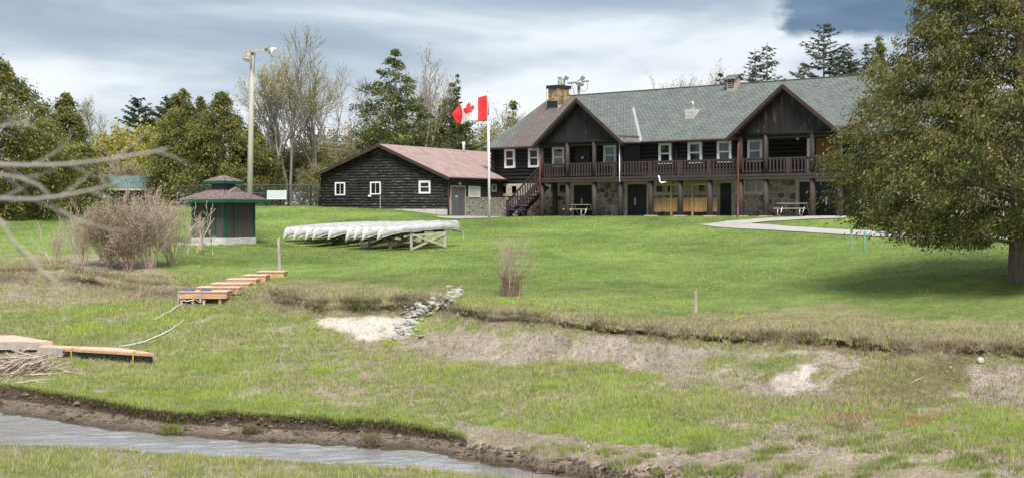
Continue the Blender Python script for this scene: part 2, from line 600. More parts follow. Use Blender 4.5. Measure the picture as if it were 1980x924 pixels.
def soil_mat():
    m = bpy.data.materials.new('soil')
    m.use_nodes = True
    t = m.node_tree
    L = t.links.new
    p = t.nodes['Principled BSDF']
    p.inputs['Roughness'].default_value = 0.95
    p.inputs['Specular IOR Level'].default_value = 0.15
    tc = nd(t, 'ShaderNodeTexCoord')
    at = nd(t, 'ShaderNodeAttribute', attribute_name='col')
    col = at.outputs['Color']
    hs = []
    for sc, lo, hi in ((1.3, 0.80, 1.20), (9.0, 0.66, 1.32), (38.0, 0.70, 1.28)):
        n = nd(t, 'ShaderNodeTexNoise', inp={'Scale': sc, 'Detail': 5.0, 'Roughness': 0.65})
        L(tc.outputs['Object'], n.inputs['Vector'])
        mr = nd(t, 'ShaderNodeMapRange')
        mr.inputs[1].default_value, mr.inputs[2].default_value = 0.3, 0.7
        mr.inputs[3].default_value, mr.inputs[4].default_value = lo, hi
        L(n.outputs[0], mr.inputs[0])
        vm = nd(t, 'ShaderNodeVectorMath', operation='SCALE')
        L(col, vm.inputs[0])
        L(mr.outputs[0], vm.inputs['Scale'])
        col = vm.outputs[0]
        hs.append(n.outputs[0])
    L(col, p.inputs['Base Color'])
    b1 = nd(t, 'ShaderNodeBump', inp={'Strength': 1.0, 'Distance': 0.10})
    L(hs[1], b1.inputs['Height'])
    b2 = nd(t, 'ShaderNodeBump', inp={'Strength': 1.0, 'Distance': 0.03})
    L(hs[2], b2.inputs['Height'])
    L(b1.outputs[0], b2.inputs['Normal'])
    L(b2.outputs[0], p.inputs['Normal'])
    M['soil'] = m


soil_mat()
glass_mat()
water_mat()
leaf_mat('leaf', 0.38)
leaf_mat('grass_blade', 0.35)
# ------------------------------------------------------------------ terrain: far bank of a drained pond
# One profile per bearing (photo column u), near to far; values turn (row, distance or drop) into (distance, drop below eye)
UK = np.array([0, 150, 300, 450, 600, 750, 850, 950, 1050, 1200, 1400, 1600, 1800, 1980], float)
_B = [858, 865, 873, 884, 893, 903, 910, 918, 930, 960, 1000, 1040, 1085, 1130]
_C = [795, 818, 838, 850, 857, 864, 874, 896, 912, 938, 970, 1005, 1045, 1090]
_D = [770, 790, 815, 825, 833, 840, 852, 872, 886, 911, 941, 975, 1011, 1053]
_Dh = [5.12] * 6 + [5.13] + [5.0] * 7
_E = [742, 765, 792, 797, 805, 816, 832, 858, 872, 890, 905, 925, 945, 970]
_Eh = [4.86] * 6 + [4.95, 4.92, 4.88, 4.85, 4.80, 4.75, 4.70, 4.65]
_mid = [(700, 43), (710, 42), (720, 41), (715, 41.5), (720, 39.5), (730, 37.5), (745, 36), (760, 34.5), (770, 33),
        (790, 31.5), (800, 30), (820, 28.5), (830, 27.5), (830, 27)]
_toe = [(620, 50), (630, 49.5), (622, 48.0), (632, 47.4), (655, 46.2), (660, 45.2), (670, 43.5), (680, 41), (690, 39.5),
        (705, 37.6), (730, 35.2), (755, 33.3), (770, 32), (770, 31.5)]
_foot = [(555, 56), (560, 55.8), (590, 50.9), (588, 50.8), (612, 48.1), (612, 46.9), (615, 46.3), (632, 42.5), (640, 40.7),
         (655, 38.5), (675, 36.7), (682, 35.4), (695, 34.0), (705, 33.4)]
_edge = [(520, 57.5), (520, 57.5), (548, 53.6), (552, 53.4), (580, 48.6), (582, 47.4), (572, 47), (605, 43), (615, 41.2),
         (630, 39), (645, 37.2), (650, 36), (665, 34.6), (675, 34)]
_lawn1 = [(470, 68), (475, 67), (492, 65), (512, 62), (518, 60), (520, 58), (520, 57), (530, 55), (540, 53), (550, 51.5),
          (560, 50), (560, 48), (556, 45), (551, 44)]
_lawn2 = [(420, 85), (425, 84), (438, 82), (464, 74), (475, 75), (476, 73), (475, 73), (468, 74), (465, 74.5), (465, 73),
          (468, 70), (470, 66), (475, 60), (480, 57)]
_line = [(397, 110), (398, 110), (399, 108), (399.5, 101), (400, 96.5), (404.5, 94), (416, 92.5), (420, 96), (419, 94), (418, 90),
         (418, 85), (419, 80), (421, 75), (423, 71)]
NK = len(UK)


def _py(lst):
    return [(F * 0 + y, (p - HZ) * y / F) for p, y in lst]


def _h(pys, hs):
    return [(h * F / (p - HZ), h) for p, h in zip(pys, hs)]


_cre = _h(_B, [5.02] * NK)
_far = _h(_C, [5.25] * NK)
_prof = [[(2.0, 1.7)] * NK, [(13.0, 4.9)] * NK, _cre, [(y + 0.45, 5.36) for y, h in _cre],
         [((a[0] + b[0]) / 2 + 0.1, 5.5) for a, b in zip(_cre, _far)], _far, _h(_D, _Dh), _h(_E, _Eh),
         _py(_mid), _py(_toe), _py(_foot), _py(_edge), _py(_lawn1), _py(_lawn2), _py(_line)]
_prof += [[(135.0, (-0.3 if u < 650 else 0.45)) for u in UK], [(420.0, -0.6)] * NK, [(4000.0, -0.2)] * NK]
PROF = np.array(_prof)                      # (nb, NK, 2)
NB = len(PROF)
JIT = np.array([0, 0, 0.25, 0.2, 0, 0.35, 0.3, 0.62, 0.3, 0.4, 0.35, 0.6, 0, 0, 0, 0, 0, 0])
AMP = np.array([0.02, 0.05, 0.05, 0.0, 0.0, 0.02, 0.06, 0.05, 0.09, 0.10, 0.09, 0.07, 0.04, 0.03, 0.0, 0.0, 0.0, 0.0])


def profile(u):
    """breakpoint distances and drops at bearings u -> (n, nb), (n, nb)"""
    u = np.asarray(u, float)
    us = np.clip(u + 22 * vnoise(u / 55.0, u * 0 + 3.3), -200, 2200)
    Ys = np.stack([np.interp(us, UK, PROF[k, :, 0]) for k in range(NB)], -1)
    Hs = np.stack([np.interp(us, UK, PROF[k, :, 1]) for k in range(NB)], -1)
    for k in range(NB):
        if JIT[k]:
            kk = 7 if k in (6, 7) else (11 if k in (10, 11) else k)
            Ys[..., k] += JIT[k] * 1.6 * fbm(u / 42.0 + 9 * kk, u * 0 + kk * 3.7, 4, 0.6)
    for k in (9, 10, 11):
        Ys[..., k] += (1.0 if k > 9 else 0.7) * 2 * fbm(u / 120.0 + 4.4, u * 0 + 1.7, 3)
    for k in range(1, NB):
        Ys[..., k] = np.maximum(Ys[..., k], Ys[..., k - 1] + 0.04)
    return Ys, Hs


def ground_full(X, Y):
    X, Y = np.atleast_1d(np.asarray(X, float)), np.atleast_1d(np.asarray(Y, float))
    Yc = np.maximum(Y, 2.05)
    u = 990 + F * X / Yc
    Ys, Hs = profile(np.clip(u, -4000, 6000))
    k = np.clip((Ys <= Yc[:, None]).sum(1) - 1, 0, NB - 2)
    i = np.arange(len(X))
    t = np.clip((Yc - Ys[i, k]) / (Ys[i, k + 1] - Ys[i, k]), 0, 1)
    h = Hs[i, k] * (1 - t) + Hs[i, k + 1] * t
    amp = AMP[k] * (1 - t) + AMP[np.minimum(k + 1, NB - 1)] * t
    n = fbm(X * 0.55, Y * 0.55, 4, 0.55) * 1.9
    return CZ - h + amp * n, u, k + t


def gz(X, Y):
    return float(ground_full([X], [Y])[0][0])


def on_ground(u, Y):
    X = (u - 990) / F * Y
    return Vector((X, Y, gz(X, Y)))


def inpoly(px, py, poly):
    ins = np.zeros(len(px), bool)
    n = len(poly)
    for a in range(n):
        x0, y0 = poly[a]
        x1, y1 = poly[(a + 1) % n]
        c = ((y0 > py) != (y1 > py))
        xx = (x1 - x0) * (py - y0) / ((y1 - y0) if y1 != y0 else 1e-9) + x0
        ins ^= c & (px < xx)
    return ins


SAND = [[(622, 618), (650, 608), (720, 607), (785, 613), (790, 628), (765, 655), (705, 658), (680, 646), (650, 640), (632, 632)],
        [(1490, 735), (1560, 705), (1590, 712), (1580, 745), (1530, 766)]]
CLAY = [[(770, 655), (830, 640), (960, 634), (1080, 640), (1250, 655), (1420, 678), (1560, 675), (1680, 690), (1640, 770),
         (1560, 780), (1440, 760), (1330, 735), (1200, 705), (1080, 700), (960, 712), (880, 695), (770, 678)],
        [(165, 632), (230, 604), (335, 586), (345, 592), (280, 606), (200, 630)],
        [(345, 632), (390, 612), (440, 597), (450, 606), (400, 622), (352, 640)],
        [(1860, 705), (1990, 700), (1990, 800), (1930, 800), (1870, 770)],
        [(455, 706), (520, 700), (600, 704), (560, 712), (470, 713)],
        [(590, 742), (625, 741), (660, 765), (620, 760)],
        [(860, 836), (950, 826), (1010, 838), (1090, 862), (1250, 868), (1400, 880), (1300, 935), (960, 935), (880, 880)],
        [(130, 490), (260, 500), (330, 520), (230, 540), (130, 520)],
        [(1090, 866), (1300, 876), (1500, 858), (1700, 864), (2150, 866), (2150, 990), (1000, 990)]]
MOSS = [[(1560, 800), (1640, 735), (1720, 690), (1890, 690), (1880, 730), (1800, 775), (1700, 800), (1620, 838)]]
RUST = [[(1565, 796), (1610, 786), (1680, 788), (1660, 812), (1590, 815)], [(1690, 818), (1800, 800), (1850, 800), (1730, 835)]]
DRY = [[(-200, 495), (110, 490), (330, 520), (345, 575), (180, 585), (60, 600), (-200, 600)],
       [(480, 545), (600, 540), (700, 548), (800, 565), (880, 550), (905, 560), (800, 600), (640, 610), (560, 590)],
       [(930, 590), (1050, 600), (1230, 618), (1440, 600), (1640, 585), (1760, 620), (2200, 610), (2200, 700), (1700, 690),
        (1560, 665), (1440, 672), (1200, 655), (1000, 634), (930, 622)],
       [(100, 720), (-100, 690), (-100, 745), (60, 740)],
       [(1640, 690), (1730, 680), (1760, 720), (1640, 760)]]
RACK_TURF = [[(560, 470), (690, 466), (880, 466), (860, 484), (700, 486), (570, 486)]]  # darker, browner, thinner turf around the canoe racks


GU, GP = np.arange(-240, 2260, 4.0), np.arange(440, 1000, 2.0)


def soft_mask(polys, ru, rp):
    uu, pp = np.meshgrid(GU, GP, indexing='ij')
    r = np.zeros(uu.size, bool)
    for q in polys:
        r |= inpoly(uu.ravel(), pp.ravel(), q)
    r = r.reshape(uu.shape).astype(float)
    for ax, k in ((0, ru), (1, rp)):
        ker = np.hanning(2 * k + 3)[1:-1]
        ker /= ker.sum()
        r = np.apply_along_axis(lambda v: np.convolve(np.pad(v, k, mode='edge'), ker, 'valid'), ax, r)
    return r


MASKS = {k: soft_mask(v, ru, rp) for k, v, ru, rp in (('sand', SAND, 3, 2), ('clay', CLAY, 7, 5), ('moss', MOSS, 8, 6), ('rust', RUST, 6, 5),
                                                     ('dry', DRY, 10, 8), ('rack_turf', RACK_TURF, 6, 4))}


def cover(X, Y, seg, u=None):
    """ground colour (n,3), green probability, dry probability at world points"""
    z = ground_full(X, Y)[0]
    u = 990 + F * X / np.maximum(Y, 1)
    p = HZ + F * (CZ - z) / np.maximum(Y, 1)
    s = np.clip(40.0 / Y, 0.4, 1.6)
    nu = u + 34 * s * fbm(X * 0.9, Y * 0.9 + 40, 4, 0.6) * 2
    npy = p + 12 * s * fbm(X * 0.9 + 70, Y * 0.9, 4, 0.6) * 2
    iu = np.clip(((nu - GU[0]) / 4).astype(int), 0, len(GU) - 1)
    ip = np.clip(((npy - GP[0]) / 2).astype(int), 0, len(GP) - 1)
    n = len(X)
    f1 = fbm(X * 0.22, Y * 0.22, 4)[:, None]
    f2 = fbm(X * 1.3 + 31, Y * 1.3, 4, 0.6)[:, None]
    f3 = fbm(X * 4.5 + 3, Y * 4.5, 3, 0.6)
    lawn = np.array([0.185, 0.252, 0.070]) * (1 + 0.9 * f1) + np.array([0.13, 0.085, 0.045]) * f2 + np.array([0.05, 0.04, 0.02]) * f3[:, None]
    floor = np.array([0.235, 0.27, 0.095]) * (1 + 0.6 * f1) + np.array([0.12, 0.09, 0.06]) * f2
    wl = np.clip((seg[:, None] - 10.8) / 1.2, 0, 1)
    col = floor * (1 - wl) + lawn * wl
    green = np.ones(n)
    dry = np.clip(0.24 + 1.4 * fbm(X * 0.35 + 11, Y * 0.35, 4, 0.6), 0, 0.8) * (1 - wl[:, 0])
    dry = np.where(seg < 2.2, 0.45, dry)

    def mk(name):
        m = MASKS[name][iu, ip]
        if name == 'clay':
            m = m * np.clip(0.95 + 2.4 * fbm(X * 0.45 + 50, Y * 0.8, 4, 0.6), 0, 1.0)
        return np.clip(0.5 + (m - 0.5) * 1.7 + (f2[:, 0] * 1.0 + f3 * 0.8) * (m > 0.02) * (m < 0.98), 0, 1)

    def setc(mask, c, w, g, d):
        m1 = np.asarray(mask, float)
        mm = m1[:, None] * w
        col[:] = col * (1 - mm) + np.array(c) * (1 + 0.5 * f2) * mm
        if g is not None:
            green[:] = green * (1 - m1) + g * m1
        if d is not None:
            dry[:] = dry * (1 - m1) + d * m1
    setc(mk('rack_turf'), (0.16, 0.17, 0.05), 0.45, 0.6, 0.25)
    setc(mk('dry'), (0.32, 0.275, 0.165), 0.65, 0.8, 0.7)
    # worn soil patches on the pond floor
    worn = np.clip((f2[:, 0] + 0.7 * f1[:, 0] + 0.5 * f3 - 0.10) / 0.14, 0, 1) * ((seg > 6.9) & (seg < 10.8))
    setc(worn, (0.33, 0.275, 0.215), 0.85, 0.2, 0.45)
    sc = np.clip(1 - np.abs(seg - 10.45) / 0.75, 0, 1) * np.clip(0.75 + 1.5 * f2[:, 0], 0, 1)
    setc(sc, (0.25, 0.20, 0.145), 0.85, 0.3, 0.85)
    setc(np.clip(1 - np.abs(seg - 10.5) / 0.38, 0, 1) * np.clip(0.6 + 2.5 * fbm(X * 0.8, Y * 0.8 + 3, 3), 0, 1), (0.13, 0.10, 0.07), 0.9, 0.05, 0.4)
    setc(mk('clay'), (0.385, 0.325, 0.27), 0.95, 0.08, 0.30)
    setc(mk('moss'), (0.175, 0.15, 0.075), 0.8, 0.38, 0.55)
    setc(mk('rust'), (0.27, 0.155, 0.06), 0.75, 0.2, 0.3)
    setc(mk('sand'), (0.60, 0.53, 0.455), 1.0, 0.0, 0.02)
    wet = (seg > 2.0) & (seg < 6.0)
    setc(wet, (0.185, 0.145, 0.11), 1.0, 0.0, 0.0)
    setc((seg > 5.45) & (seg < 6.15), (0.22, 0.175, 0.135), 0.9, 0.02, 0.02)
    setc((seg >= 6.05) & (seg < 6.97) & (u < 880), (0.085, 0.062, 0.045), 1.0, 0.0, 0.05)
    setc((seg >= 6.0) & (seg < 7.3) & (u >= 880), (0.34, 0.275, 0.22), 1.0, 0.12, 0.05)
    setc(np.clip(1 - np.abs(seg - 5.05) / 0.35, 0, 1), (0.09, 0.07, 0.052), 0.9, 0.0, 0.0)
    setc(np.clip((f2[:, 0] + 0.6 * f3 - 0.02) / 0.12, 0, 1) * (seg < 2.0), (0.38, 0.315, 0.255), 0.8, 0.3, 0.55)
    return np.clip(col, 0.01, 0.9), green, dry


def build_terrain():
    us = np.concatenate([np.linspace(-6000, -800, 40, endpoint=False), np.linspace(-800, -60, 60, endpoint=False),
                         np.arange(-60, 2040, 6.0), np.linspace(2040, 2800, 60, endpoint=False), np.linspace(2800, 8000, 40)])
    cnt = [6, 26, 4, 4, 6, 10, 14, 34, 30, 26, 18, 34, 34, 34, 8, 8, 4]
    par = np.concatenate([k + np.linspace(0, 1, c, endpoint=False) for k, c in enumerate(cnt)] + [[NB - 1.0]])
    Ys, Hs = profile(us)
    k = np.minimum(par.astype(int), NB - 2)
    t = par - k
    Yg = Ys[:, k] * (1 - t) + Ys[:, k + 1] * t          # (ncol, nrow)
    ug = np.repeat(us[:, None], len(par), 1)
    X = (ug - 990) / F * Yg
    Xf, Yf = X.ravel(), Yg.ravel()
    Z = ground_full(Xf, Yf)[0]
    seg = np.tile(par, len(us))
    # broken turf: bite back the scarps a little
    nf = fbm(Xf * 3.0, Yf * 3.0, 3)
    Z += np.where((seg > 6.1) & (seg < 11.3), 0.07 * nf + 0.035 * fbm(Xf * 9, Yf * 9, 2), 0.012 * nf * (seg < 14))
    Z += 0.045 * fbm(Xf * 5, Yf * 5, 3, 0.6) * ((seg > 5.15) & (seg <= 6.1))
    under = np.clip(1 - np.abs(seg - 6.45) / 0.4, 0, 1) * (Xf / Yf * F + 990 < 900)
    Yf = Yf + 0.28 * under * np.clip(0.7 + 1.5 * fbm(Xf * 0.9, Yf * 0.9, 3), 0.1, 1.3)                      # undercut below the turf of the creek scarp
    Z += 0.07 * fbm(Xf / Yf * F / 13.0, seg * 0.9, 3) * np.clip(1 - np.abs(seg - 9.7) / 0.75, 0, 1)      # rills down the clay face
    u10 = np.clip(1 - np.abs(seg - 10.35) / 0.4, 0, 1)
    Yf = Yf + 0.62 * u10 * np.clip(0.55 + 1.6 * fbm(Xf * 0.7, Yf * 0.7, 3), 0, 1.2)
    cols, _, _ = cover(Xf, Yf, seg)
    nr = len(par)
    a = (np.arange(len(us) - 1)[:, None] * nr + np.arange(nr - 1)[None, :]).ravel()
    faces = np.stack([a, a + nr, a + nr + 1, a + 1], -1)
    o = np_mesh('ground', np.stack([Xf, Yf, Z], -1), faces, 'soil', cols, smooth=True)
    tag(o, 'grassy lawn falling in eroded banks to the drained pond floor', kind='structure')
    o['category'] = 'ground'
    # creek
    u2 = np.concatenate([np.linspace(-3000, -100, 20), np.arange(-60, 1200, 3.0), np.linspace(1210, 5000, 60)])
    Y2, _ = profile(u2)
    K = 72
    fr = np.linspace(0, 1, K)
    Yw = (Y2[:, 2:3] + 0.05) * (1 - fr) + (Y2[:, 6:7] + 0.02) * fr
    Xw = (u2[:, None] - 990) / F * Yw
    ca, sa = math.cos(0.2), math.sin(0.2)
    A, B = Xw * ca + Yw * sa, -Xw * sa + Yw * ca
    calm = np.clip(0.75 + 1.3 * fbm(A * 0.35, B * 0.9, 3), 0.15, 1.2)
    wave = (fbm(A * 1.7, B * 4.2, 3, 0.55) * 0.050 + fbm(A * 5.0 + 9, B * 10.0, 2) * 0.012) * calm
    v = np.stack([Xw, Yw, CZ - 5.262 + wave], -1).reshape(-1, 3)
    a = (np.arange(len(u2) - 1)[:, None] * K + np.arange(K - 1)[None]).ravel()
    f = np.stack([a, a + K, a + K + 1, a + 1], -1)
    w = np_mesh('water', v, f, 'water', smooth=True)
    tag(w, 'rippled brown creek reflecting grey sky below the cut bank', kind='structure')
    w['category'] = 'water'


build_terrain()


def blades(pts, height, width, lean, cols, rng, per):
    """per triangular blades around each point -> verts, faces, colours"""
    n = len(pts)
    N = n * per
    P = np.repeat(pts, per, 0) + np.concatenate([rng.normal(0, 0.035, (N, 2)), np.zeros((N, 1))], 1)
    H = np.repeat(height, per) * rng.uniform(0.55, 1.15, N)
    Wd = np.repeat(width, per)
    C = np.repeat(cols, per, 0) * rng.uniform(0.75, 1.25, (N, 1))
    az = rng.uniform(0, 2 * np.pi, N)
    a = np.stack([np.cos(az), np.sin(az), 0 * az], -1)
    la = rng.uniform(0, 2 * np.pi, N)
    ll = np.repeat(lean, per) * rng.uniform(0.3, 1.2, N)
    tip = P + np.stack([np.cos(la) * ll * H, np.sin(la) * ll * H, H * np.sqrt(np.clip(1 - (0.6 * ll) ** 2, 0.15, 1))], -1)
    P = P - np.array([0, 0, 0.01])
    v = np.stack([P - a * Wd[:, None], P + a * Wd[:, None], tip], 1).reshape(-1, 3)
    f = np.arange(N * 3).reshape(-1, 3)
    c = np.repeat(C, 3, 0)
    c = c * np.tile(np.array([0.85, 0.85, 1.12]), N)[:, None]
    return v, f, np.clip(c, 0, 0.95)


def scatter(n, Y0, Y1, rng, u0=-120, u1=2100, p=0.0):
    y = rng.random(n)
    if abs(p + 1) < 1e-6:
        Y = Y0 * (Y1 / Y0) ** y
    else:
        Y = (Y0 ** (p + 1) + y * (Y1 ** (p + 1) - Y0 ** (p + 1))) ** (1 / (p + 1))
    u = rng.uniform(u0, u1, n)
    X = (u - 990) / F * Y
    Z, _, seg = ground_full(X, Y)
    return X, Y, Z, seg, u


def build_grass():
    rng = np.random.default_rng(5)
    # pond floor and banks
    X, Y, Z, seg, u = scatter(270000, 22.5, 60, rng, p=-0.8)
    _, g, d = cover(X, Y, seg)
    clump = fbm(X * 0.8, Y * 0.8, 4, 0.6)
    pr = rng.random(len(X))
    ok = (seg < 11.25) & ((seg < 2.0) | (seg > 6.93)) & (pr < g * np.clip(0.72 + 1.6 * clump, 0.12, 1))
    isdry = rng.random(len(X)) < d * 0.8
    kk = ok
    pts = np.stack([X, Y, Z], -1)[kk]
    dr = isdry[kk]
    cl = clump[kk]
    m = len(pts)
    gc = np.array([0.305, 0.395, 0.090])[None] * (1 + 1.0 * cl[:, None]) + np.array([[0.07, 0.04, 0.02]]) * rng.random((m, 1))
    dc = np.array([0.55, 0.46, 0.33])[None] * rng.uniform(0.5, 1.15, (m, 1))
    cols = np.where(dr[:, None], dc, np.clip(gc, 0.03, 0.5))
    hh = np.where(dr, 0.125, 0.09) * (1 + 1.4 * np.clip(cl, -0.3, 0.5)) * rng.uniform(0.7, 1.3, m)
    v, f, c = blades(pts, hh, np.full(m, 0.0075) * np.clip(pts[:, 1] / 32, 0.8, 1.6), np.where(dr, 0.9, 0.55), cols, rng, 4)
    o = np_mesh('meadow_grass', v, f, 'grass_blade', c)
    tag(o, 'fresh green and straw grass over the drained pond floor', 'grass', kind='stuff')
    # mown lawn
    X, Y, Z, seg, u = scatter(150000, 34, 104, rng, p=0.1)
    col, g, d = cover(X, Y, seg)
    path_clear = ~on_path(X, Y)
    ok = (seg >= 11.0) & (seg < 14.05) & (rng.random(len(X)) < g) & path_clear
    pts = np.stack([X, Y, Z], -1)[ok]
    m = len(pts)
    cols = np.clip(col[ok] * np.array([1.2, 1.25, 1.0]) * rng.uniform(0.75, 1.3, (m, 1)), 0.01, 0.6)
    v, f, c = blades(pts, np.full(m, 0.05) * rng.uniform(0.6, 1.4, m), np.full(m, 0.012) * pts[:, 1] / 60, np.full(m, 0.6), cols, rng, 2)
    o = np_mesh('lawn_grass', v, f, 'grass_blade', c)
    tag(o, 'short mown lawn grass sloping up to the log lodge', 'grass', kind='stuff')
    # straw tussocks hanging over the scarps
    n = 34000
    u = rng.uniform(-120, 2100, n)
    Ys, Hs = profile(u)
    off = np.where(rng.random(n) < 0.6, rng.normal(0.04, 0.13, n), rng.normal(0.5, 0.5, n))
    Y = Ys[:, 11] + off
    X = (u - 990) / F * Y
    Z = ground_full(X, Y)[0]
    k = (rng.random(n) < np.clip(0.5 + 3.4 * fbm(u / 34, u * 0 + 2.2, 4, 0.6), 0.04, 1)) & ~((u > 335) & (u < 520))
    pts = np.stack([X, Y, Z], -1)[k]
    m = len(pts)
    gk = (rng.random(m) < np.clip(0.22 + 1.2 * fbm(pts[:, 0] * 0.5 + 8, pts[:, 1] * 0.5, 3), 0, 0.8))[:, None]
    cols = np.where(gk, np.array([0.26, 0.30, 0.10]), np.array([0.66, 0.55, 0.41])) * rng.uniform(0.45, 1.2, (m, 1)) * (1 + 0.5 * fbm(pts[:, 0] * 0.8, pts[:, 1] * 0.8, 3)[:, None])
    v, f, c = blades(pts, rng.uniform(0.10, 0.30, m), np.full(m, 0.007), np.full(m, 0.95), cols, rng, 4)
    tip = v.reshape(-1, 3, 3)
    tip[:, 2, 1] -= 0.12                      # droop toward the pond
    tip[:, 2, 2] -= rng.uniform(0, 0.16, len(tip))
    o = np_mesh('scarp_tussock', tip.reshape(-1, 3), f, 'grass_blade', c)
    tag(o, 'dry straw tussocks hanging over the eroded bank edge', 'dry grass', kind='stuff')
    # flattened straw litter on the bare slopes
    X, Y, Z, seg, u = scatter(70000, 24, 58, rng, p=-0.5)
    _, g, d = cover(X, Y, seg)
    k = (seg > 7.45) & (seg < 11.4) & (rng.random(len(X)) < 0.25 + 0.6 * (g < 0.5)) & (rng.random(len(X)) < np.clip(0.5 + 2 * fbm(X * 0.6, Y * 0.6 + 9, 3), 0, 1)) & (d > 0.05)
    pts = np.stack([X, Y, Z + 0.01], -1)[k]
    m = len(pts)
    cols = np.array([0.47, 0.385, 0.28])[None] * rng.uniform(0.35, 1.25, (m, 1))
    v, f, c = blades(pts, rng.uniform(0.08, 0.20, m), np.full(m, 0.008), np.full(m, 1.25), cols, rng, 3)
    o = np_mesh('straw_litter', v, f, 'grass_blade', c)
    tag(o, 'flattened straw litter strewn over the bare clay slopes', 'dry grass', kind='stuff')
    # turf fringe and roots on the creek scarp
    n = 9000
    u = rng.uniform(-120, 900, n)
    Ys, Hs = profile(u)
    Y = Ys[:, 7] + rng.normal(0.02, 0.07, n)
    X = (u - 990) / F * Y
    Z = ground_full(X, Y)[0]
    pts = np.stack([X, Y, Z], -1)
    root = rng.random(n) < 0.55
    cols = np.where(root[:, None], np.array([0.13, 0.10, 0.075]), np.array([0.27, 0.34, 0.08])) * rng.uniform(0.6, 1.3, (n, 1))
    v, f, c = blades(pts, np.where(root, 0.16, 0.06), np.full(n, 0.008), np.full(n, 0.6), cols, rng, 3)
    tip = v.reshape(-1, 3, 3)
    rr = np.repeat(root, 3)
    tip[rr, 2, 2] -= 0.26 * np.random.default_rng(3).random(rr.sum()) + 0.08
    tip[rr, 2, 1] -= 0.10
    o = np_mesh('creek_fringe', tip.reshape(-1, 3), f, 'grass_blade', c)
    tag(o, 'turf fringe and roots hanging over the creek cut bank', 'grass', kind='stuff')
    # separate tufts standing on the mud bar
    cu, cp = rng.uniform(900, 2080, 60), rng.uniform(846, 925, 60)
    P = []
    for uu, pp in zip(cu, cp):
        Yc = np.linspace(24, 34, 260)
        Xc = (uu - 990) / F * Yc
        zc = ground_full(Xc, Yc)[0]
        i = int(np.argmin(np.abs(HZ + F * (CZ - zc) / Yc - pp)))
        r_ = rng.uniform(0.04, 0.13)
        q = rng.normal(0, 1, (int(60 + 500 * r_), 2)) * r_ * np.array([1.5, 1.0])
        P.append(np.stack([Xc[i] + q[:, 0], Yc[i] + q[:, 1], np.zeros(len(q))], -1))
    P = np.concatenate(P)
    Zc, _, sg_ = ground_full(P[:, 0], P[:, 1])
    P[:, 2] = Zc
    P = P[sg_ > 5.9]
    m = len(P)
    dr = rng.random(m) < 0.28
    cols = np.where(dr[:, None], np.array([0.42, 0.34, 0.22]), np.array([0.27, 0.36, 0.085])) * rng.uniform(0.6, 1.25, (m, 1))
    v, f, c = blades(P, np.full(m, 0.10) * rng.uniform(0.6, 1.5, m), np.full(m, 0.0065), np.full(m, 0.6), cols, rng, 3)
    o = np_mesh('mud_tuft', v, f, 'grass_blade', c)
    tag(o, 'separate green grass tufts standing on the creek mud bar', 'grass', kind='stuff')
    # dandelions
    X, Y, Z, seg, u = scatter(5000, 38, 85, rng, u0=350, u1=1800, p=0.5)
    k = (seg > 11.2) & (seg < 13.6) & (fbm(X * 0.3 + 5, Y * 0.3, 3) > 0.08) & ~on_path(X, Y)
    pts = np.stack([X, Y, Z + 0.055], -1)[k][:900]
    m = len(pts)
    s = rng.uniform(0.012, 0.021, m)
    q = np.array([[-1, 0, 0], [0, -1, 0], [1, 0, 0], [0, 1, 0], [0, 0, 1.2], [0, 0, -2.5]])
    v = (pts[:, None] + q[None] * s[:, None, None]).reshape(-1, 3)
    f = np.array([[0, 1, 4], [1, 2, 4], [2, 3, 4], [3, 0, 4], [1, 0, 5], [2, 1, 5], [3, 2, 5], [0, 3, 5]])
    f = (f[None] + 6 * np.arange(m)[:, None, None]).reshape(-1, 3)
    o = np_mesh('dandelion', v, f, 'grass_blade', np.tile(np.array([0.78, 0.66, 0.10]), (m * 6, 1)))
    tag(o, 'yellow dandelions dotted over the mown lawn', 'flowers', kind='stuff')


# ------------------------------------------------------------------ path
PATH1 = [(1600, 421.5, 81), (1540, 424, 80.5), (1460, 427.5, 80.5), (1400, 432, 80), (1390, 435, 79)]
_path_pts = []


def path_world(rows):
    """rows of (u_left.., py) pixel outline on the terrain -> ground points"""
    out = []
    for u, p in rows:
        Y = np.linspace(45, 100, 900)
        X = (u - 990) / F * Y
        z = ground_full(X, Y)[0]
        pp = HZ + F * (CZ - z) / Y
        i = int(np.argmin(np.abs(pp - p)))
        out.append((X[i], Y[i]))
    return out


_ctr0 = path_world([(1640, 420.5), (1560, 422.5), (1480, 426.5), (1420, 431.5), (1392, 434)])
_wid0 = [1.6, 1.7, 2.2, 2.6, 1.6]
_ctr = path_world([(1368, 433.5), (1412, 436), (1470, 439.5), (1560, 445), (1660, 451), (1780, 456.5), (1960, 464), (2200, 476), (2600, 500)])
_wid = [1.2, 2.0, 2.0, 1.7, 1.55, 1.5, 1.5, 1.5, 1.5]
_ctr2 = path_world([(845, 420.5), (880, 421.5), (930, 420.5), (962, 420)])
_wid2 = [0.8, 1.2, 1.2, 1.0]


def smooth_line(pts, wid, n=10):
    P = np.array(pts)
    P = np.vstack([2 * P[0] - P[1], P, 2 * P[-1] - P[-2]])
    out, ow = [], []
    for i in range(1, len(P) - 2):
        for t in np.linspace(0, 1, n, endpoint=False):
            a, b, c, d = P[i - 1], P[i], P[i + 1], P[i + 2]
            out.append(0.5 * (2 * b + (c - a) * t + (2 * a - 5 * b + 4 * c - d) * t * t + (3 * b - a - 3 * c + d) * t ** 3))
            ow.append(wid[i - 1] * (1 - t) + wid[i] * t)
    out.append(P[-2])
    ow.append(wid[-1])
    return np.array(out), np.array(ow)


PL = [smooth_line(_ctr, _wid), smooth_line(_ctr0, _wid0), smooth_line(_ctr2, _wid2)]


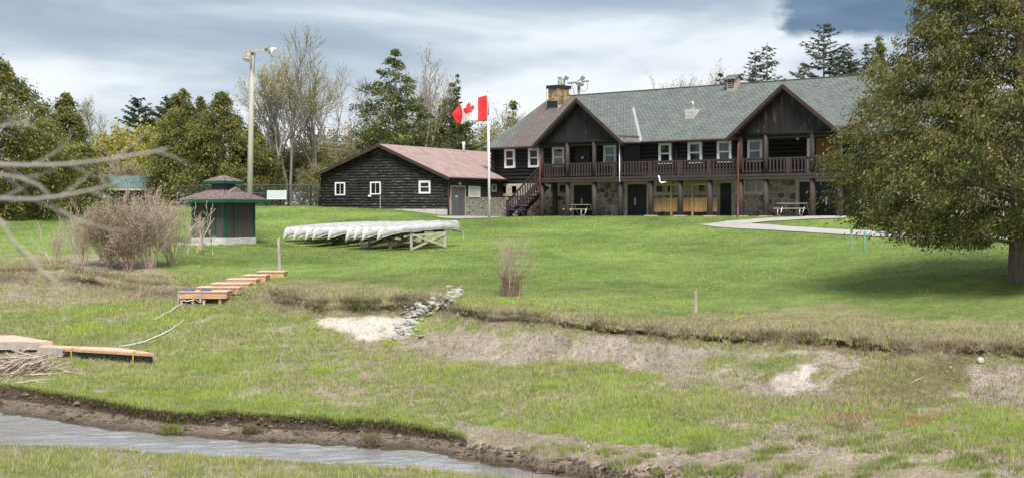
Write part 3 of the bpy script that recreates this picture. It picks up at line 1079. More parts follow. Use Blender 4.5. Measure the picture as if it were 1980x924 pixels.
def on_path(X, Y, pad=0.0):
    r = np.zeros(len(X), bool)
    for P, w in PL:
        for (x, y), ww in zip(P, w):
            r |= (X - x) ** 2 + (Y - y) ** 2 < (ww / 2 + pad) ** 2
    return r


def build_paths():
    for (P, w), lb, dz in zip(PL, ('pale paved footpath curving across the lawn below the cedar', 'pale paved spur of the path running to the lodge doors', 'worn concrete apron along the log cabin door wall'), (0.035, 0.047, 0.035)):
        d = np.gradient(P, axis=0)
        d /= np.linalg.norm(d, axis=1)[:, None]
        nrm = np.stack([-d[:, 1], d[:, 0]], -1)
        v = []
        K = 7
        for j in range(K):
            s = (j / (K - 1) - 0.5) * (1 - 0.0)
            q = P + nrm * (w * s)[:, None]
            z = ground_full(q[:, 0], q[:, 1])[0] + dz
            v.append(np.stack([q[:, 0], q[:, 1], z], -1))
        v = np.stack(v, 1).reshape(-1, 3)
        a = (np.arange(len(P) - 1)[:, None] * K + np.arange(K - 1)[None]).ravel()
        f = np.stack([a, a + K, a + K + 1, a + 1], -1)
        o = np_mesh('path', v, f, 'asphalt_path')
        tag(o, lb, kind='structure')
        o['category'] = 'path'


build_paths()
build_grass()
# ------------------------------------------------------------------ the log lodge (local frame: x along the front, y inward, z up)
HA = math.radians(-43.0)
HX, HY = Vector((math.cos(HA), math.sin(HA), 0)), Vector((-math.sin(HA), math.cos(HA), 0))
HP = Vector((1.97, 95.0, CZ - 0.55))


def S(u, t):
    k = (u - 990) / F
    return (k * (HP.y + HY.y * t) - HP.x - HY.x * t) / (HX.x - HX.y * k)


def ZL(py, s, t):
    return (HZ - py) / F * (HP.y + HX.y * s + HY.y * t) + 0.55


def window_unit(parent, x0, x1, z0, z1, y, trim=0.10, mat_='white_paint', kind='hung', curtain=0.6, face='y', rng=random):
    """framed window on a wall at depth y; face 'y' looks along -y, face 'x' looks along +x (x0/x1 then run along y)"""
    def P(a, d, z):
        return (a, y + d, z) if face == 'y' else (y - d, a, z)

    def bx(mb, a0, a1, d0, d1, c0, c1):
        p, q = P(a0, d0, c0), P(a1, d1, c1)
        mb.b2(p[0], q[0], p[1], q[1], c0, c1)
    m = MB()
    bx(m, x0, x0 + trim, -0.07, 0.06, z0, z1)
    bx(m, x1 - trim, x1, -0.07, 0.06, z0, z1)
    bx(m, x0 + trim, x1 - trim, -0.068, 0.06, z1 - trim, z1)
    bx(m, x0 + trim, x1 - trim, -0.068, 0.06, z0, z0 + trim * 0.8)
    w = m.build('window', mat_, parent)
    ix0, ix1, iz0, iz1 = x0 + trim, x1 - trim, z0 + trim * 0.8, z1 - trim
    zm, xm, b = (iz0 + iz1) / 2, (ix0 + ix1) / 2, 0.045
    m = MB()
    if kind == 'hung':
        for c0, c1, d in ((iz0, zm, 0.0), (zm, iz1, -0.025)):
            bx(m, ix0, ix0 + b, -0.04 + d, 0.0 + d, c0, c1)
            bx(m, ix1 - b, ix1, -0.04 + d, 0.0 + d, c0, c1)
            bx(m, ix0 + b, ix1 - b, -0.038 + d, 0.0 + d, c1 - b, c1)
            bx(m, ix0 + b, ix1 - b, -0.038 + d, 0.0 + d, c0, c0 + b)
        panes = [(ix0 + b, ix1 - b, iz0 + b, zm - b), (ix0 + b, ix1 - b, zm + b, iz1 - b)]
    elif kind == 'slide':
        bx(m, xm - b / 2, xm + b / 2, -0.04, 0.0, iz0, iz1)
        panes = [(ix0, xm - b / 2, iz0, iz1), (xm + b / 2, ix1, iz0, iz1)]
    else:
        bx(m, ix0, ix0 + b * 0.6, -0.04, 0.0, iz0, iz1)
        bx(m, ix1 - b * 0.6, ix1, -0.04, 0.0, iz0, iz1)
        panes = [(ix0 + b * 0.6, ix1 - b * 0.6, iz0, iz1)]
    m.build('sash', mat_, w)
    for a0, a1, c0, c1 in panes:
        m = MB()
        bx(m, a0, a1, -0.028, -0.018, c0, c1)
        m.build('pane', 'glass', w)
    m = MB()
    bx(m, ix0, ix1, 0.045, 0.055, iz0, iz1)
    m.build('interior', 'interior', w)
    if curtain:
        m = MB()
        n = 10
        hgt = (iz1 - iz0)
        wid = (ix1 - ix0)
        style = rng.random()
        cz0 = iz0 + (hgt * 0.5 if style < 0.6 else 0.02)
        pts = []
        for i in range(n + 1):
            f = i / n
            a = ix0 + 0.01 + (wid - 0.02) * f * (curtain if style >= 0.6 else 1.0)
            pts.append((a, 0.025 + 0.010 * math.sin(i * 2.6)))
        vs, fs = [], []
        for i, (a, d) in enumerate(pts):
            zz = cz0 + (0.35 * hgt * (1 - abs(2 * i / n - 1)) if style < 0.6 else 0)
            vs += [P(a, d, zz), P(a, d, iz1)]
            if i:
                fs.append((2 * i - 2, 2 * i, 2 * i + 1, 2 * i - 1))
        m.add(vs, fs)
        m.build('curtain', 'curtain', w)
    return w


def clip_poly(poly, a, b, c):
    """keep a*x+b*y<=c"""
    out = []
    for i in range(len(poly)):
        p, q = poly[i], poly[(i + 1) % len(poly)]
        dp, dq = a * p[0] + b * p[1] - c, a * q[0] + b * q[1] - c
        if dp <= 0:
            out.append(p)
        if (dp < 0) != (dq < 0) and abs(dp - dq) > 1e-12:
            t = dp / (dp - dq)
            out.append((p[0] + (q[0] - p[0]) * t, p[1] + (q[1] - p[1]) * t))
    return out


def stones(x0, x1, z0, z1, size, rng, place, parent, matf, gap=0.035, proud=0.06, sx=1.0):
    """Voronoi field stones over a rectangle; place(a, depth, z) gives local points"""
    nx, nz = max(1, int((x1 - x0) / (size * sx))), max(1, int((z1 - z0) / size))
    sites = [((x0 + (i + 0.5 + rng.uniform(-0.42, 0.42)) * (x1 - x0) / nx), (z0 + (j + 0.5 + rng.uniform(-0.42, 0.42)) * (z1 - z0) / nz))
             for i in range(nx) for j in range(nz)]
    for s in sites:
        poly = [(x0, z0), (x1, z0), (x1, z1), (x0, z1)]
        for q in sites:
            if q is s or abs(q[0] - s[0]) > size * 3 * sx or abs(q[1] - s[1]) > size * 3:
                continue
            a, b = q[0] - s[0], q[1] - s[1]
            poly = clip_poly(poly, a, b, a * (s[0] + q[0]) / 2 + b * (s[1] + q[1]) / 2)
            if len(poly) < 3:
                break
        if len(poly) < 3:
            continue
        cx, cz = sum(p[0] for p in poly) / len(poly), sum(p[1] for p in poly) / len(poly)
        rad = max(math.hypot(p[0] - cx, p[1] - cz) for p in poly)
        if rad < gap * 2.2:
            continue
        k1 = max(0.3, 1 - gap / rad * 1.1)
        k2 = k1 * 0.86
        d = proud * rng.uniform(0.7, 1.4)
        n = len(poly)
        ring0 = [place(cx + (p[0] - cx) * k1, 0.0, cz + (p[1] - cz) * k1) for p in poly]
        ring1 = [place(cx + (p[0] - cx) * k1, d * 0.7, cz + (p[1] - cz) * k1) for p in poly]
        ring2 = [place(cx + (p[0] - cx) * k2, d, cz + (p[1] - cz) * k2) for p in poly]
        m = MB()
        fs = [tuple(range(2 * n, 3 * n))]
        for r in (0, 1):
            for i in range(n):
                j = (i + 1) % n
                fs.append((r * n + i, r * n + j, (r + 1) * n + j, (r + 1) * n + i))
        m.add(ring0 + ring1 + ring2, fs)
        m.build('stone', matf(rng), parent)


def roof_slab(name, pts, thick, mat_, parent, udir):
    P = [Vector(p) for p in pts]
    nrm = (P[1] - P[0]).cross(P[2] - P[0]).normalized()
    if nrm.z < 0:
        P.reverse()
        nrm = -nrm
    ud = Vector(udir).normalized()
    vd = nrm.cross(ud)
    m = MB()
    m.prism(P, nrm * -thick)
    return m.build(name, mat_, parent, uvf=lambda p: (p.dot(ud), p.dot(vd)))


def build_lodge():
    rng = random.Random(11)
    H = empty('log_lodge', HP, HA, 'long two-storey dark log lodge with green shingle roof and two gabled porches', 'lodge')
    WT = 2.0                        # wall plane
    S0, S1 = -6.3, 28.8
    ZD0, ZD1, ZE, ZR, TR = 2.22, 2.52, 4.75, 8.55, 6.5
    TE = 1.4
    # ---- core walls
    m = MB()
    m.b2(S0 + 0.1, S1 - 0.1, WT + 0.12, 11.0, 2.3, 4.85)
    m.b2(S0 + 0.05, S1 - 0.05, WT + 0.02, 11.05, -0.6, 2.3)
    core = m.build('wall', 'mortar', H)
    # upper logs, each a course
    lr = 0.135
    nz = 10
    lm = None
    for i in range(nz):
        z = 2.35 + i * 0.255
        m = MB()
        ex = 0.22 + (0.10 if i % 2 else 0.0) + rng.uniform(-0.05, 0.05)
        m.tube([(S0 - ex, WT + 0.1, z), (S0 + 2, WT + 0.1 + rng.uniform(-.01, .01), z), (S1 + 0.2, WT + 0.1, z)], lr * rng.uniform(0.97, 1.05), 10)
        m.build('log', 'dark_log', H, smooth=True)
    for xx in (S0, S1):             # crossing logs of the end walls
        for i in range(nz):
            z = 2.35 + i * 0.255 - 0.127
            m = MB()
            m.tube([(xx, WT - 0.14 - rng.uniform(0, 0.1), z), (xx, 11.3, z)], lr, 10)
            m.build('log', 'dark_log', H, smooth=True)
    m = MB()
    m.tube([(S(1297, WT) + 0.5, WT - 0.02, 2.4), (S(1297, WT) + 0.5, WT - 0.02, 4.8)], 0.14, 10)
    m.build('corner_post', 'dark_log', H, smooth=True)
    # ---- lower field-stone wall
    doors = [(S(1110, WT), S(1147, WT)), (S(1214, WT), S(1250, WT)), (S(1393, WT), S(1414, WT)), (S(1546, WT), S(1546, WT) + 3.9)]
    wins = [(S(966, WT), S(981, WT)), (S(988.5, WT), S(1001, WT)), (S(1064, WT), S(1075, WT)), (S(1081, WT), S(1096, WT)),
            (S(1268, WT), S(1284, WT)), (S(1290, WT), S(1302, WT)), (S(1350, WT), S(1365, WT)), (S(1441, WT), S(1457, WT)), (S(1463, WT), S(1477, WT))]
    pl = lambda a, d, z: (a, WT + 0.02 - d, z)
    gm = lambda r: 'stone'
    pm = lambda r: 'stone_pale'
    spans = []
    cur = S0 + 0.05
    for a, b in doors:
        spans.append((cur, a - 0.28))
        cur = b + 0.28
    spans.append((cur, 22.8))
    xs_ = S(1479, WT)
    spans = spans[:3] + [(spans[3][0], xs_), (xs_ + 0.02, spans[3][1])] + spans[4:]
    for i, (a, b) in enumerate(spans):
        if b - a < 0.4:
            continue
        stones(a, b, 0.0, 1.36 if i in (0, 2, 3) else 2.2, 0.31 if i == 0 else 0.35, rng, pl, core, gm, gap=0.05)
    # dressed pale blocks round the basement windows and the door jambs
    wa = [p for w in wins[:2] for p in w]
    blocks = [(S0 + 0.05, wins[0][0] - 0.02), (wins[0][1] + 0.02, wins[1][0] - 0.02), (wins[1][1] + 0.02, wins[2][0] - 0.02)]
    for a, b in blocks:
        n = max(1, int((b - a) / 0.55))
        for k in range(n):
            for j in range(2):
                m = MB()
                m.b2(a + (b - a) * k / n + 0.015, a + (b - a) * (k + 1) / n - 0.015, WT - 0.03, WT + 0.02, 1.47 + j * 0.38, 1.82 + j * 0.38)
                m.build('stone_block', 'stone_pale', core)
    for a, b in doors:
        for xx in (a - 0.27, b + 0.02):
            for j in range(6):
                w = 0.25 - 0.06 * (j % 2)
                m = MB()
                m.b2(xx, xx + w, WT - 0.02, WT + 0.02, 0.02 + j * 0.36, 0.35 + j * 0.36)
                m.build('stone_block', 'stone_pale', core)
    for a, b in ((S0, S(1040, WT)), (S(1062, WT), S(1098, WT))):
        m = MB()
        m.b2(a + 0.3, b, WT - 0.08, WT + 0.03, 1.38, 1.46)
        m.build('sill', 'concrete', core)
    for i, (a, b) in enumerate(wins):
        window_unit(H, a, b, 1.5, 2.12, WT, 0.06, 'cream_paint', 'fixed', 0.0 if i > 3 else 1.0, rng=rng)
    # lower doors
    for i, (a, b) in enumerate(doors):
        n = 2 if b - a > 1.2 else 1
        for k in range(n):
            x0, x1 = a + (b - a) * k / n, a + (b - a) * (k + 1) / n
            m = MB()
            m.b2(x0 + 0.012, x1 - 0.012, WT - 0.03, WT + 0.015, 0.02, 2.05)
            d = m.build('door', 'door_dark', H)
            if i < 2 or i == 3:
                hx = x1 - 0.13 if k == 0 else x0 + 0.13
                if (k == 0 and n == 2) or n == 1:
                    m = MB()
                    m.b2(hx - 0.05, hx + 0.05, WT - 0.06, WT - 0.03, 0.72, 1.18)
                    m.b2(hx - 0.02, hx + 0.02, WT - 0.09, WT - 0.06, 0.95, 1.05)
                    m.build('handle', 'steel', d)
    # ---- upper windows
    for u0, u1 in ((975.5, 995.5), (1021.5, 1042.5), (1068, 1091), (1167, 1191), (1273.5, 1298), (1330, 1357), (1386.5, 1414), (1445.5, 1474)):
        a, b = S(u0, WT - 0.1), S(u1, WT - 0.1)
        window_unit(H, a, b, 3.32, 4.68, WT - 0.06, 0.13, 'white_paint', 'hung', 0.55, rng=rng)
    # upper doors
    for u0, u1, mt in ((1112, 1140, 'door_dark'), (1206, 1238, 'door_dark'), (1560, 1566, 'white_paint'), (1578, 1620, 'door_amber')):
        a, b = S(u0, WT - 0.1), S(u1, WT - 0.1)
        m = MB()
        m.b2(a, b, WT - 0.09, WT + 0.05, 2.5, 4.6)
        d = m.build('door' if b - a > 0.5 else 'door_casing', mt, H)
        if b - a > 0.5:
            m = MB()
            m.tube([(a + 0.12, WT - 0.12, 3.5), (a + 0.12, WT - 0.09, 3.5)], 0.03, 8)
            m.build('handle', 'steel', d)
    # ---- deck
    P1 = 23.2
    m = MB()
    m.b2(-0.15, P1, 0.0, WT, ZD0 + 0.1, ZD1 - 0.005)
    dk = m.build('deck', 'dark_wood', H)
    xs = -0.2
    while xs < P1:
        L = min(4.6, P1 - xs)
        for z0, z1, y in ((ZD0, ZD0 + 0.155, -0.05), (ZD0 + 0.16, ZD1 + 0.02, -0.075)):
            m = MB()
            m.b2(xs + 0.004, xs + L - 0.004, y - 0.05, 0.0, z0, z1)
            m.build('fascia_board', 'brown_paint', dk)
        xs += L
    m = MB()
    m.b2(-0.2, -0.15, 0.0, WT, ZD0, ZD1)
    m.build('fascia_board', 'brown_paint', dk)
    # posts
    low = [S(u, 0.12) for u in (1047.5, 1097.5, 1149, 1199.5, 1258.5, 1315, 1372.5, 1432, 1481, 1571)] + [22.35]
    for i, x in enumerate(low):
        m = MB()
        r = 0.175
        m.tube([(x, 0.14, -0.3), (x, 0.14, 1.0), (x, 0.14, ZD0 + 0.02)], [r, r * 0.97, r * 0.93], 12)
        m.build('post', 'post_wood', H, smooth=True)
        if i > 3:
            m = MB()
            m.b2(x - 0.3, x + 0.3, -0.16, 0.44, -0.35, 0.09)
            m.build('post_footing', 'concrete', H)
    up = [low[0], low[1], low[2], low[3], low[7], low[8], low[9], low[10]]
    for x in up:
        m = MB()
        m.tube([(x, 0.12, ZD1), (x, 0.12, 3.6), (x, 0.12, 4.8)], [0.15, 0.145, 0.14], 12)
        m.build('post', 'post_wood', H, smooth=True)
    m = MB()
    m.tube([(0.0, 1.36, -0.3), (0.0, 1.36, ZD0)], 0.17, 12)
    m.build('post', 'post_wood', H, smooth=True)
    # railing
    rail = MB().b2(-0.1, P1, 0.05, 0.19, 3.40, 3.47).build('railing', 'brown_paint', H)
    MB().b2(-0.1, P1, 0.09, 0.15, 2.66, 2.74).build('bottom_rail', 'brown_paint', rail)
    MB().b2(-0.1, P1, 0.10, 0.14, 3.31, 3.395).build('top_rail', 'brown_paint', rail)
    x = 0.22
    bm = MB().b2(-0.043, 0.043, -0.03, 0.03, 0, 0.80).build('baluster', 'brown_paint', rail)
    bm.location = (x, 0.06, 2.60)
    skip = sorted(low)
    while x < P1 - 0.2:
        x += 0.235
        if min(abs(x - q) for q in skip) < 0.17:
            continue
        c = bm.copy()
        COL.objects.link(c)
        c.parent = rail
        c.location = (x + rng.uniform(-.012, .012), 0.06, 2.60)
    for x in (low[4], low[5], low[6], (low[8] + low[9]) / 2, (low[7] + low[3]) * 0.5 - 5.0):
        MB().b2(x - 0.13, x + 0.13, 0.0, 0.16, ZD1, 3.46).build('rail_post', 'brown_paint', rail)
    # ---- porch gables
    gs = []
    for c, worn in ((3.42, False), (18.98, True)):
        hw, gp = 3.85, 7.69
        sl = (gp - 4.70) / hw
        tv = TE + (gp - ZE) / ((ZR - ZE) / (TR - TE)) + 0.15
        for sgn in (-1, 1):
            roof_slab('porch_roof', [(c + sgn * hw, -0.45, 4.70), (c, -0.45, gp), (c, tv, gp), (c + sgn * hw, TE + 0.02, 4.70)], 0.07, 'green_shingle', H, (0, 1, 0))
            # rake boards
            for y, h, dz, mt in ((-0.475, 0.20, -0.14, 'fascia'), (-0.40, 0.16, -0.22, 'post_wood')):
                m = MB()
                m.bar((c + sgn * (hw + 0.02), y, 4.70 + dz + 0.02), (c + sgn * 0.001, y, gp + dz), 0.045, h, up=(0, 0, 1))
                m.build('rake_board', mt, H)
        # vertical boards of the gable wall
        bw = 0.165
        n = int(6.7 / bw)
        for k in range(n):
            x0 = c - n * bw / 2 + k * bw
            x1 = x0 + bw - 0.012
            zt0, zt1 = gp - 0.13 - sl * abs(x0 - c), gp - 0.13 - sl * abs(x1 - c)
            if max(zt0, zt1) < 4.98:
                continue
            m = MB()
            y = 0.05 + rng.uniform(-0.006, 0.006)
            m.prism([(x0, y, 4.9), (x1, y, 4.9), (x1, y, max(zt1, 4.92)), (x0, y, max(zt0, 4.92))], (0, 0.05, 0))
            m.build('gable_board', 'worn_board' if worn or abs(x0 - c - 0.15) < 0.2 else 'gable_board', H)
        m = MB()
        m.prism([(c - 3.5, 0.12, 4.86), (c + 3.5, 0.12, 4.86), (c, 0.12, gp - 0.1)], (0, 0.04, 0))
        m.build('gable_backing', 'interior', H)
        m = MB()
        m.tube([(c - 3.55, 0.1, 4.85), (c + 3.55, 0.1, 4.85)], 0.13, 12)
        m.build('beam', 'dark_log', H, smooth=True)
        for xx in (c - 3.3, c + 3.3):
            m = MB()
            m.tube([(xx, -0.3, 5.03), (xx, 1.9, 5.03)], 0.13, 12)
            m.build('beam', 'post_wood', H, smooth=True)
        MB().b2(c - 3.5, c + 3.5, 0.1, WT, 4.90, 4.93).build('porch_ceiling', 'dark_wood', H)
    # ---- main roof
    ru = (1, 0, 0)
    rl, rr = -4.9, 27.5
    el, er = -6.85, 29.4
    TB = 2 * TR - TE
    roof_slab('roof', [(el, TE, ZE), (er, TE, ZE), (rr, TR, ZR), (rl, TR, ZR)], 0.09, 'stained_shingle', H, ru)
    roof_slab('roof', [(el, TB, ZE), (er, TB, ZE), (rr, TR, ZR), (rl, TR, ZR)], 0.09, 'green_shingle', H, ru)
    roof_slab('roof', [(el, TE, ZE), (rl, TR, ZR), (el, TB, ZE)], 0.09, 'green_shingle', H, (0, 1, 0))
    roof_slab('roof', [(er, TE, ZE), (rr, TR, ZR), (er, TB, ZE)], 0.09, 'green_shingle', H, (0, 1, 0))
    m = MB()
    m.tube([(rl, TR, ZR + 0.02), (rr, TR, ZR + 0.02)], 0.05, 6)
    m.build('ridge_cap', 'green_shingle', H, uvf=lambda p: (p.x, p.y))
    MB().b2(el + 0.3, er - 0.3, TE + 0.1, TB - 0.1, ZE - 0.10, ZE - 0.05).build('soffit', 'dark_wood', H)
    # valley flashing to the right of the left gable
    sl = (ZR - ZE) / (TR - TE)
    p0, p1 = Vector((3.42 + 3.85, TE + 0.02, 4.80)), Vector((3.42 + 0.15, 5.2, 7.69))
    p0 = Vector((3.42 + 3.82, TE + 0.05, ZE + 0.05))
    p1 = Vector((3.42 + 3.85 - (7.2 - 4.7) / (2.99 / 3.85), TE + (7.2 - ZE) / sl, 7.2 + 0.05))
    m = MB()
    m.bar(p0, p1, 0.24, 0.03, up=(-0.25, -0.7, 0.7))
    m.build('flashing', 'galvanised', H)
    # gutters
    for a, b in ((el, 3.42 - 3.9), (3.42 + 3.85, 18.98 - 3.85)):
        m = MB()
        m.tube([(a, TE - 0.05, ZE - 0.05), (b, TE - 0.05, ZE - 0.03)], 0.075, 8)
        m.build('gutter', 'gutter', H, smooth=True)
    m = MB()
    m.tube([(3.42 + 3.92, -0.45, 4.66), (3.42 + 3.92, TE, 4.66)], 0.075, 8)
    m.build('gutter', 'gutter', H, smooth=True)
    # downspouts
    xd = S(1426.5, -0.25)
    m = MB()
    m.tube([(xd - 0.55, TE - 0.1, 4.66), (xd - 0.5, 1.1, 4.6), (xd - 0.02, -0.12, 4.35), (xd, -0.2, 4.1), (xd, -0.2, 2.0), (xd, -0.2, 0.12), (xd, -0.4, 0.04)], 0.055, 8)
    m.build('downspout', 'downspout', H, smooth=True)
    xd = S(1044, -0.1)
    m = MB()
    m.tube([(S(1029, TE), TE - 0.05, 4.66), (xd - 0.35, 0.6, 4.4), (xd, -0.1, 4.05), (xd, -0.1, 2.4), (xd + 0.03, -0.1, 1.1)], 0.05, 8)
    m.build('downspout', 'downspout', H, smooth=True)
    xd = S(1197, -0.2)
    m = MB()
    m.tube([(xd, -0.15, 4.62), (xd, -0.15, 2.25), (xd + 0.05, -0.15, 2.15)], 0.03, 8)
    m.build('conduit', 'galvanised', H, smooth=True)
    # white vent elbow under the deck edge
    xv = S(1273, -0.2)
    zv = ZL(341, xv, -0.2)
    m = MB()
    m.tube([(xv - 0.05, 0.02, zv - 0.02), (xv - 0.03, -0.14, zv), (xv + 0.05, -0.18, zv - 0.08), (xv + 0.1, -0.18, zv - 0.34), (xv + 0.22, -0.16, zv - 0.42), (xv + 0.36, -0.1, zv - 0.38), (xv + 0.5, 0.1, zv - 0.36)], 0.05, 10)
    m.build('vent_elbow', 'white_paint', H, smooth=True)
    # porch lights
    for u, t, py in ((1543, 1.7, 269), (1127, 1.8, 306), (1059, 0.6, 359), (1064, 0.6, 360)):
        x = S(u, t)
        z = ZL(py, x, t)
        m = MB()
        m.tube([(x, t + 0.1, z + 0.07), (x, t, z + 0.06), (x, t - 0.04, z), (x, t - 0.03, z - 0.07)], [0.05, 0.08, 0.10, 0.04], 8)
        m.build('porch_light', 'white_paint', H, smooth=True)
    # ---- outside stair up to the left end of the deck
    st = MB()
    x0, x1 = -3.15, -0.1
    for y in (0.10, 1.25):
        st.bar((x0 + 0.1, y, 0.05), (x1, y, ZD1 - 0.18), 0.06, 0.28)
    stair = st.build('stair', 'brown_paint', H)
    n = 11
    for k in range(n):
        f = (k + 0.8) / n
        xx = x0 + (x1 - x0) * f
        MB().b2(xx - 0.17, xx + 0.13, 0.13, 1.22, ZD1 * f - 0.05, ZD1 * f).build('tread', 'brown_paint', stair)
    for y in (0.08, 1.27):
        hr = MB().bar((x0 - 0.02, y, 0.98), (x1 + 0.05, y, 3.42), 0.09, 0.10).build('handrail', 'brown_paint', stair)
        for k in range(13):
            f = (k + 0.6) / 13.4
            xx = x0 + 0.1 + (x1 - x0) * f
            zb = 0.05 + (ZD1 - 0.2) * f
            MB().b2(xx - 0.045, xx + 0.045, y - 0.025, y + 0.025, zb, zb + 0.92).build('baluster', 'brown_paint', hr)
        MB().b2(x0 - 0.12, x0 + 0.04, y - 0.08, y + 0.08, -0.3, 1.08).build('newel_post', 'brown_paint', stair)
    # ---- chimney
    cx, cy = S(1077, 5.05) - 0.45, 5.75
    c = MB().b2(cx - 0.45, cx + 0.45, cy - 0.62, cy + 0.62, 7.2, 9.02).build('chimney', 'mortar', H)
    gmc = lambda r: 'chimney_stone'
    stones(cx - 0.44, cx + 0.44, 7.9, 9.0, 0.27, rng, lambda a, d, z: (a, cy - 0.62 - d, z), c, gmc, 0.02, 0.04)
    stones(cy - 0.61, cy + 0.61, 7.9, 9.0, 0.27, rng, lambda a, d, z: (cx + 0.45 + d, a, z), c, gmc, 0.02, 0.04)
    MB().b2(cx - 0.56, cx + 0.56, cy - 0.73, cy + 0.73, 9.03, 9.25).build('chimney_cap', 'black', c)
    m = MB()
    for px in (cx - 0.53, cx + 0.53):
        m.tube([(px, cy - 0.70, 7.75), (px, cy - 0.70, 9.05)], 0.02, 6)
    m.tube([(cx + 0.53, cy + 0.70, 8.3), (cx + 0.53, cy + 0.70, 9.05)], 0.02, 6)
    m.build('cap_strut', 'steel', c)
    m = MB()
    m.tube([(cx + 0.1, cy, 9.2), (cx + 0.1, cy, 9.78)], 0.12, 10)
    m.tube([(cx + 0.1, cy, 9.82), (cx + 0.1, cy, 9.86)], 0.2, 10)
    m.tube([(cx - 0.05, cy, 9.75), (cx - 0.05, cy, 9.84)], 0.012, 5)
    m.tube([(cx + 0.25, cy, 9.75), (cx + 0.25, cy, 9.84)], 0.012, 5)
    m.build('flue', 'steel', c, smooth=False)
    MB().b2(cx - 0.5, cx + 0.5, cy - 0.70, cy - 0.665, 7.66, 8.12).build('flashing', 'black', c)
    roof_slab('cricket', [(cx - 0.46, cy - 0.66, 7.92), (cx + 0.46, cy - 0.66, 7.92), (cx + 0.46, cy - 0.645, 8.25), (cx - 0.46, cy - 0.645, 8.25)], 0.02, 'black', c, (1, 0, 0))
    # ---- small block vent stack on the front slope
    vx, vy = S(1336, 3.6), 3.75
    vz = ZE + sl * (vy - TE)
    c = MB().b2(vx - 0.33, vx + 0.33, vy - 0.33, vy + 0.33, vz - 0.5, vz + 0.34).build('vent_stack', 'concrete', H)
    for j in range(3):
        for k in range(2):
            MB().b2(vx - 0.34 + k * 0.34 + 0.01, vx + k * 0.34 - 0.01, vy - 0.36, vy - 0.33, vz - 0.30 + j * 0.21, vz - 0.11 + j * 0.21).build('brick', 'concrete', c)
    MB().b2(vx - 0.35, vx + 0.38, vy - 0.38, vy + 0.2, vz - 0.50, vz - 0.30).build('flashing', 'black', c)
    m = MB()
    zt = vz + 0.34
    m.tube([(vx + 0.06, vy, zt), (vx + 0.06, vy, zt + 0.36), (vx, vy, zt + 0.47), (vx - 0.1, vy, zt + 0.48), (vx - 0.18, vy, zt + 0.40), (vx - 0.18, vy, zt + 0.18)], 0.085, 10)
    m.build('vent_hood', 'steel', c, smooth=True)
    # ---- ridge cupola
    qx, qy = S(1416, TR - 0.5), TR - 0.35
    c = MB().b2(qx - 0.31, qx + 0.31, qy - 0.31, qy + 0.31, ZR - 0.6, ZR + 0.34).build('cupola', 'grey_wood', H)
    for j in range(4):
        MB().bar((qx - 0.2, qy - 0.34, ZR - 0.18 + j * 0.12), (qx + 0.2, qy - 0.34, ZR - 0.18 + j * 0.12), 0.09, 0.02, up=(0, -0.6, 0.8)).build('louvre', 'grey_wood', c)
    MB().b2(qx - 0.22, qx + 0.22, qy - 0.32, qy - 0.312, ZR - 0.26, ZR + 0.27).build('opening', 'interior', c)
    for j in range(5):
        MB().b2(qx + 0.312, qx + 0.332, qy - 0.31, qy + 0.31, ZR - 0.4 + j * 0.148, ZR - 0.268 + j * 0.148).build('siding_board', 'driftwood', c)
    for sgn in (-1, 1):
        roof_slab('cupola_roof', [(qx - 0.46, qy + sgn * 0.50, ZR + 0.27), (qx + 0.46, qy + sgn * 0.50, ZR + 0.27), (qx + 0.46, qy, ZR + 0.60), (qx - 0.46, qy, ZR + 0.60)], 0.05, 'green_shingle', c, (1, 0, 0))
    m = MB()
    m.prism([(qx + 0.32, qy - 0.31, ZR + 0.34), (qx + 0.32, qy + 0.31, ZR + 0.34), (qx + 0.32, qy, ZR + 0.56)], (-0.64, 0, 0))
    m.build('cupola_gable', 'driftwood', c)
    return H


build_lodge()


def house_world(s, t, z):
    return HP + HX * s + HY * t + Vector((0, 0, z))


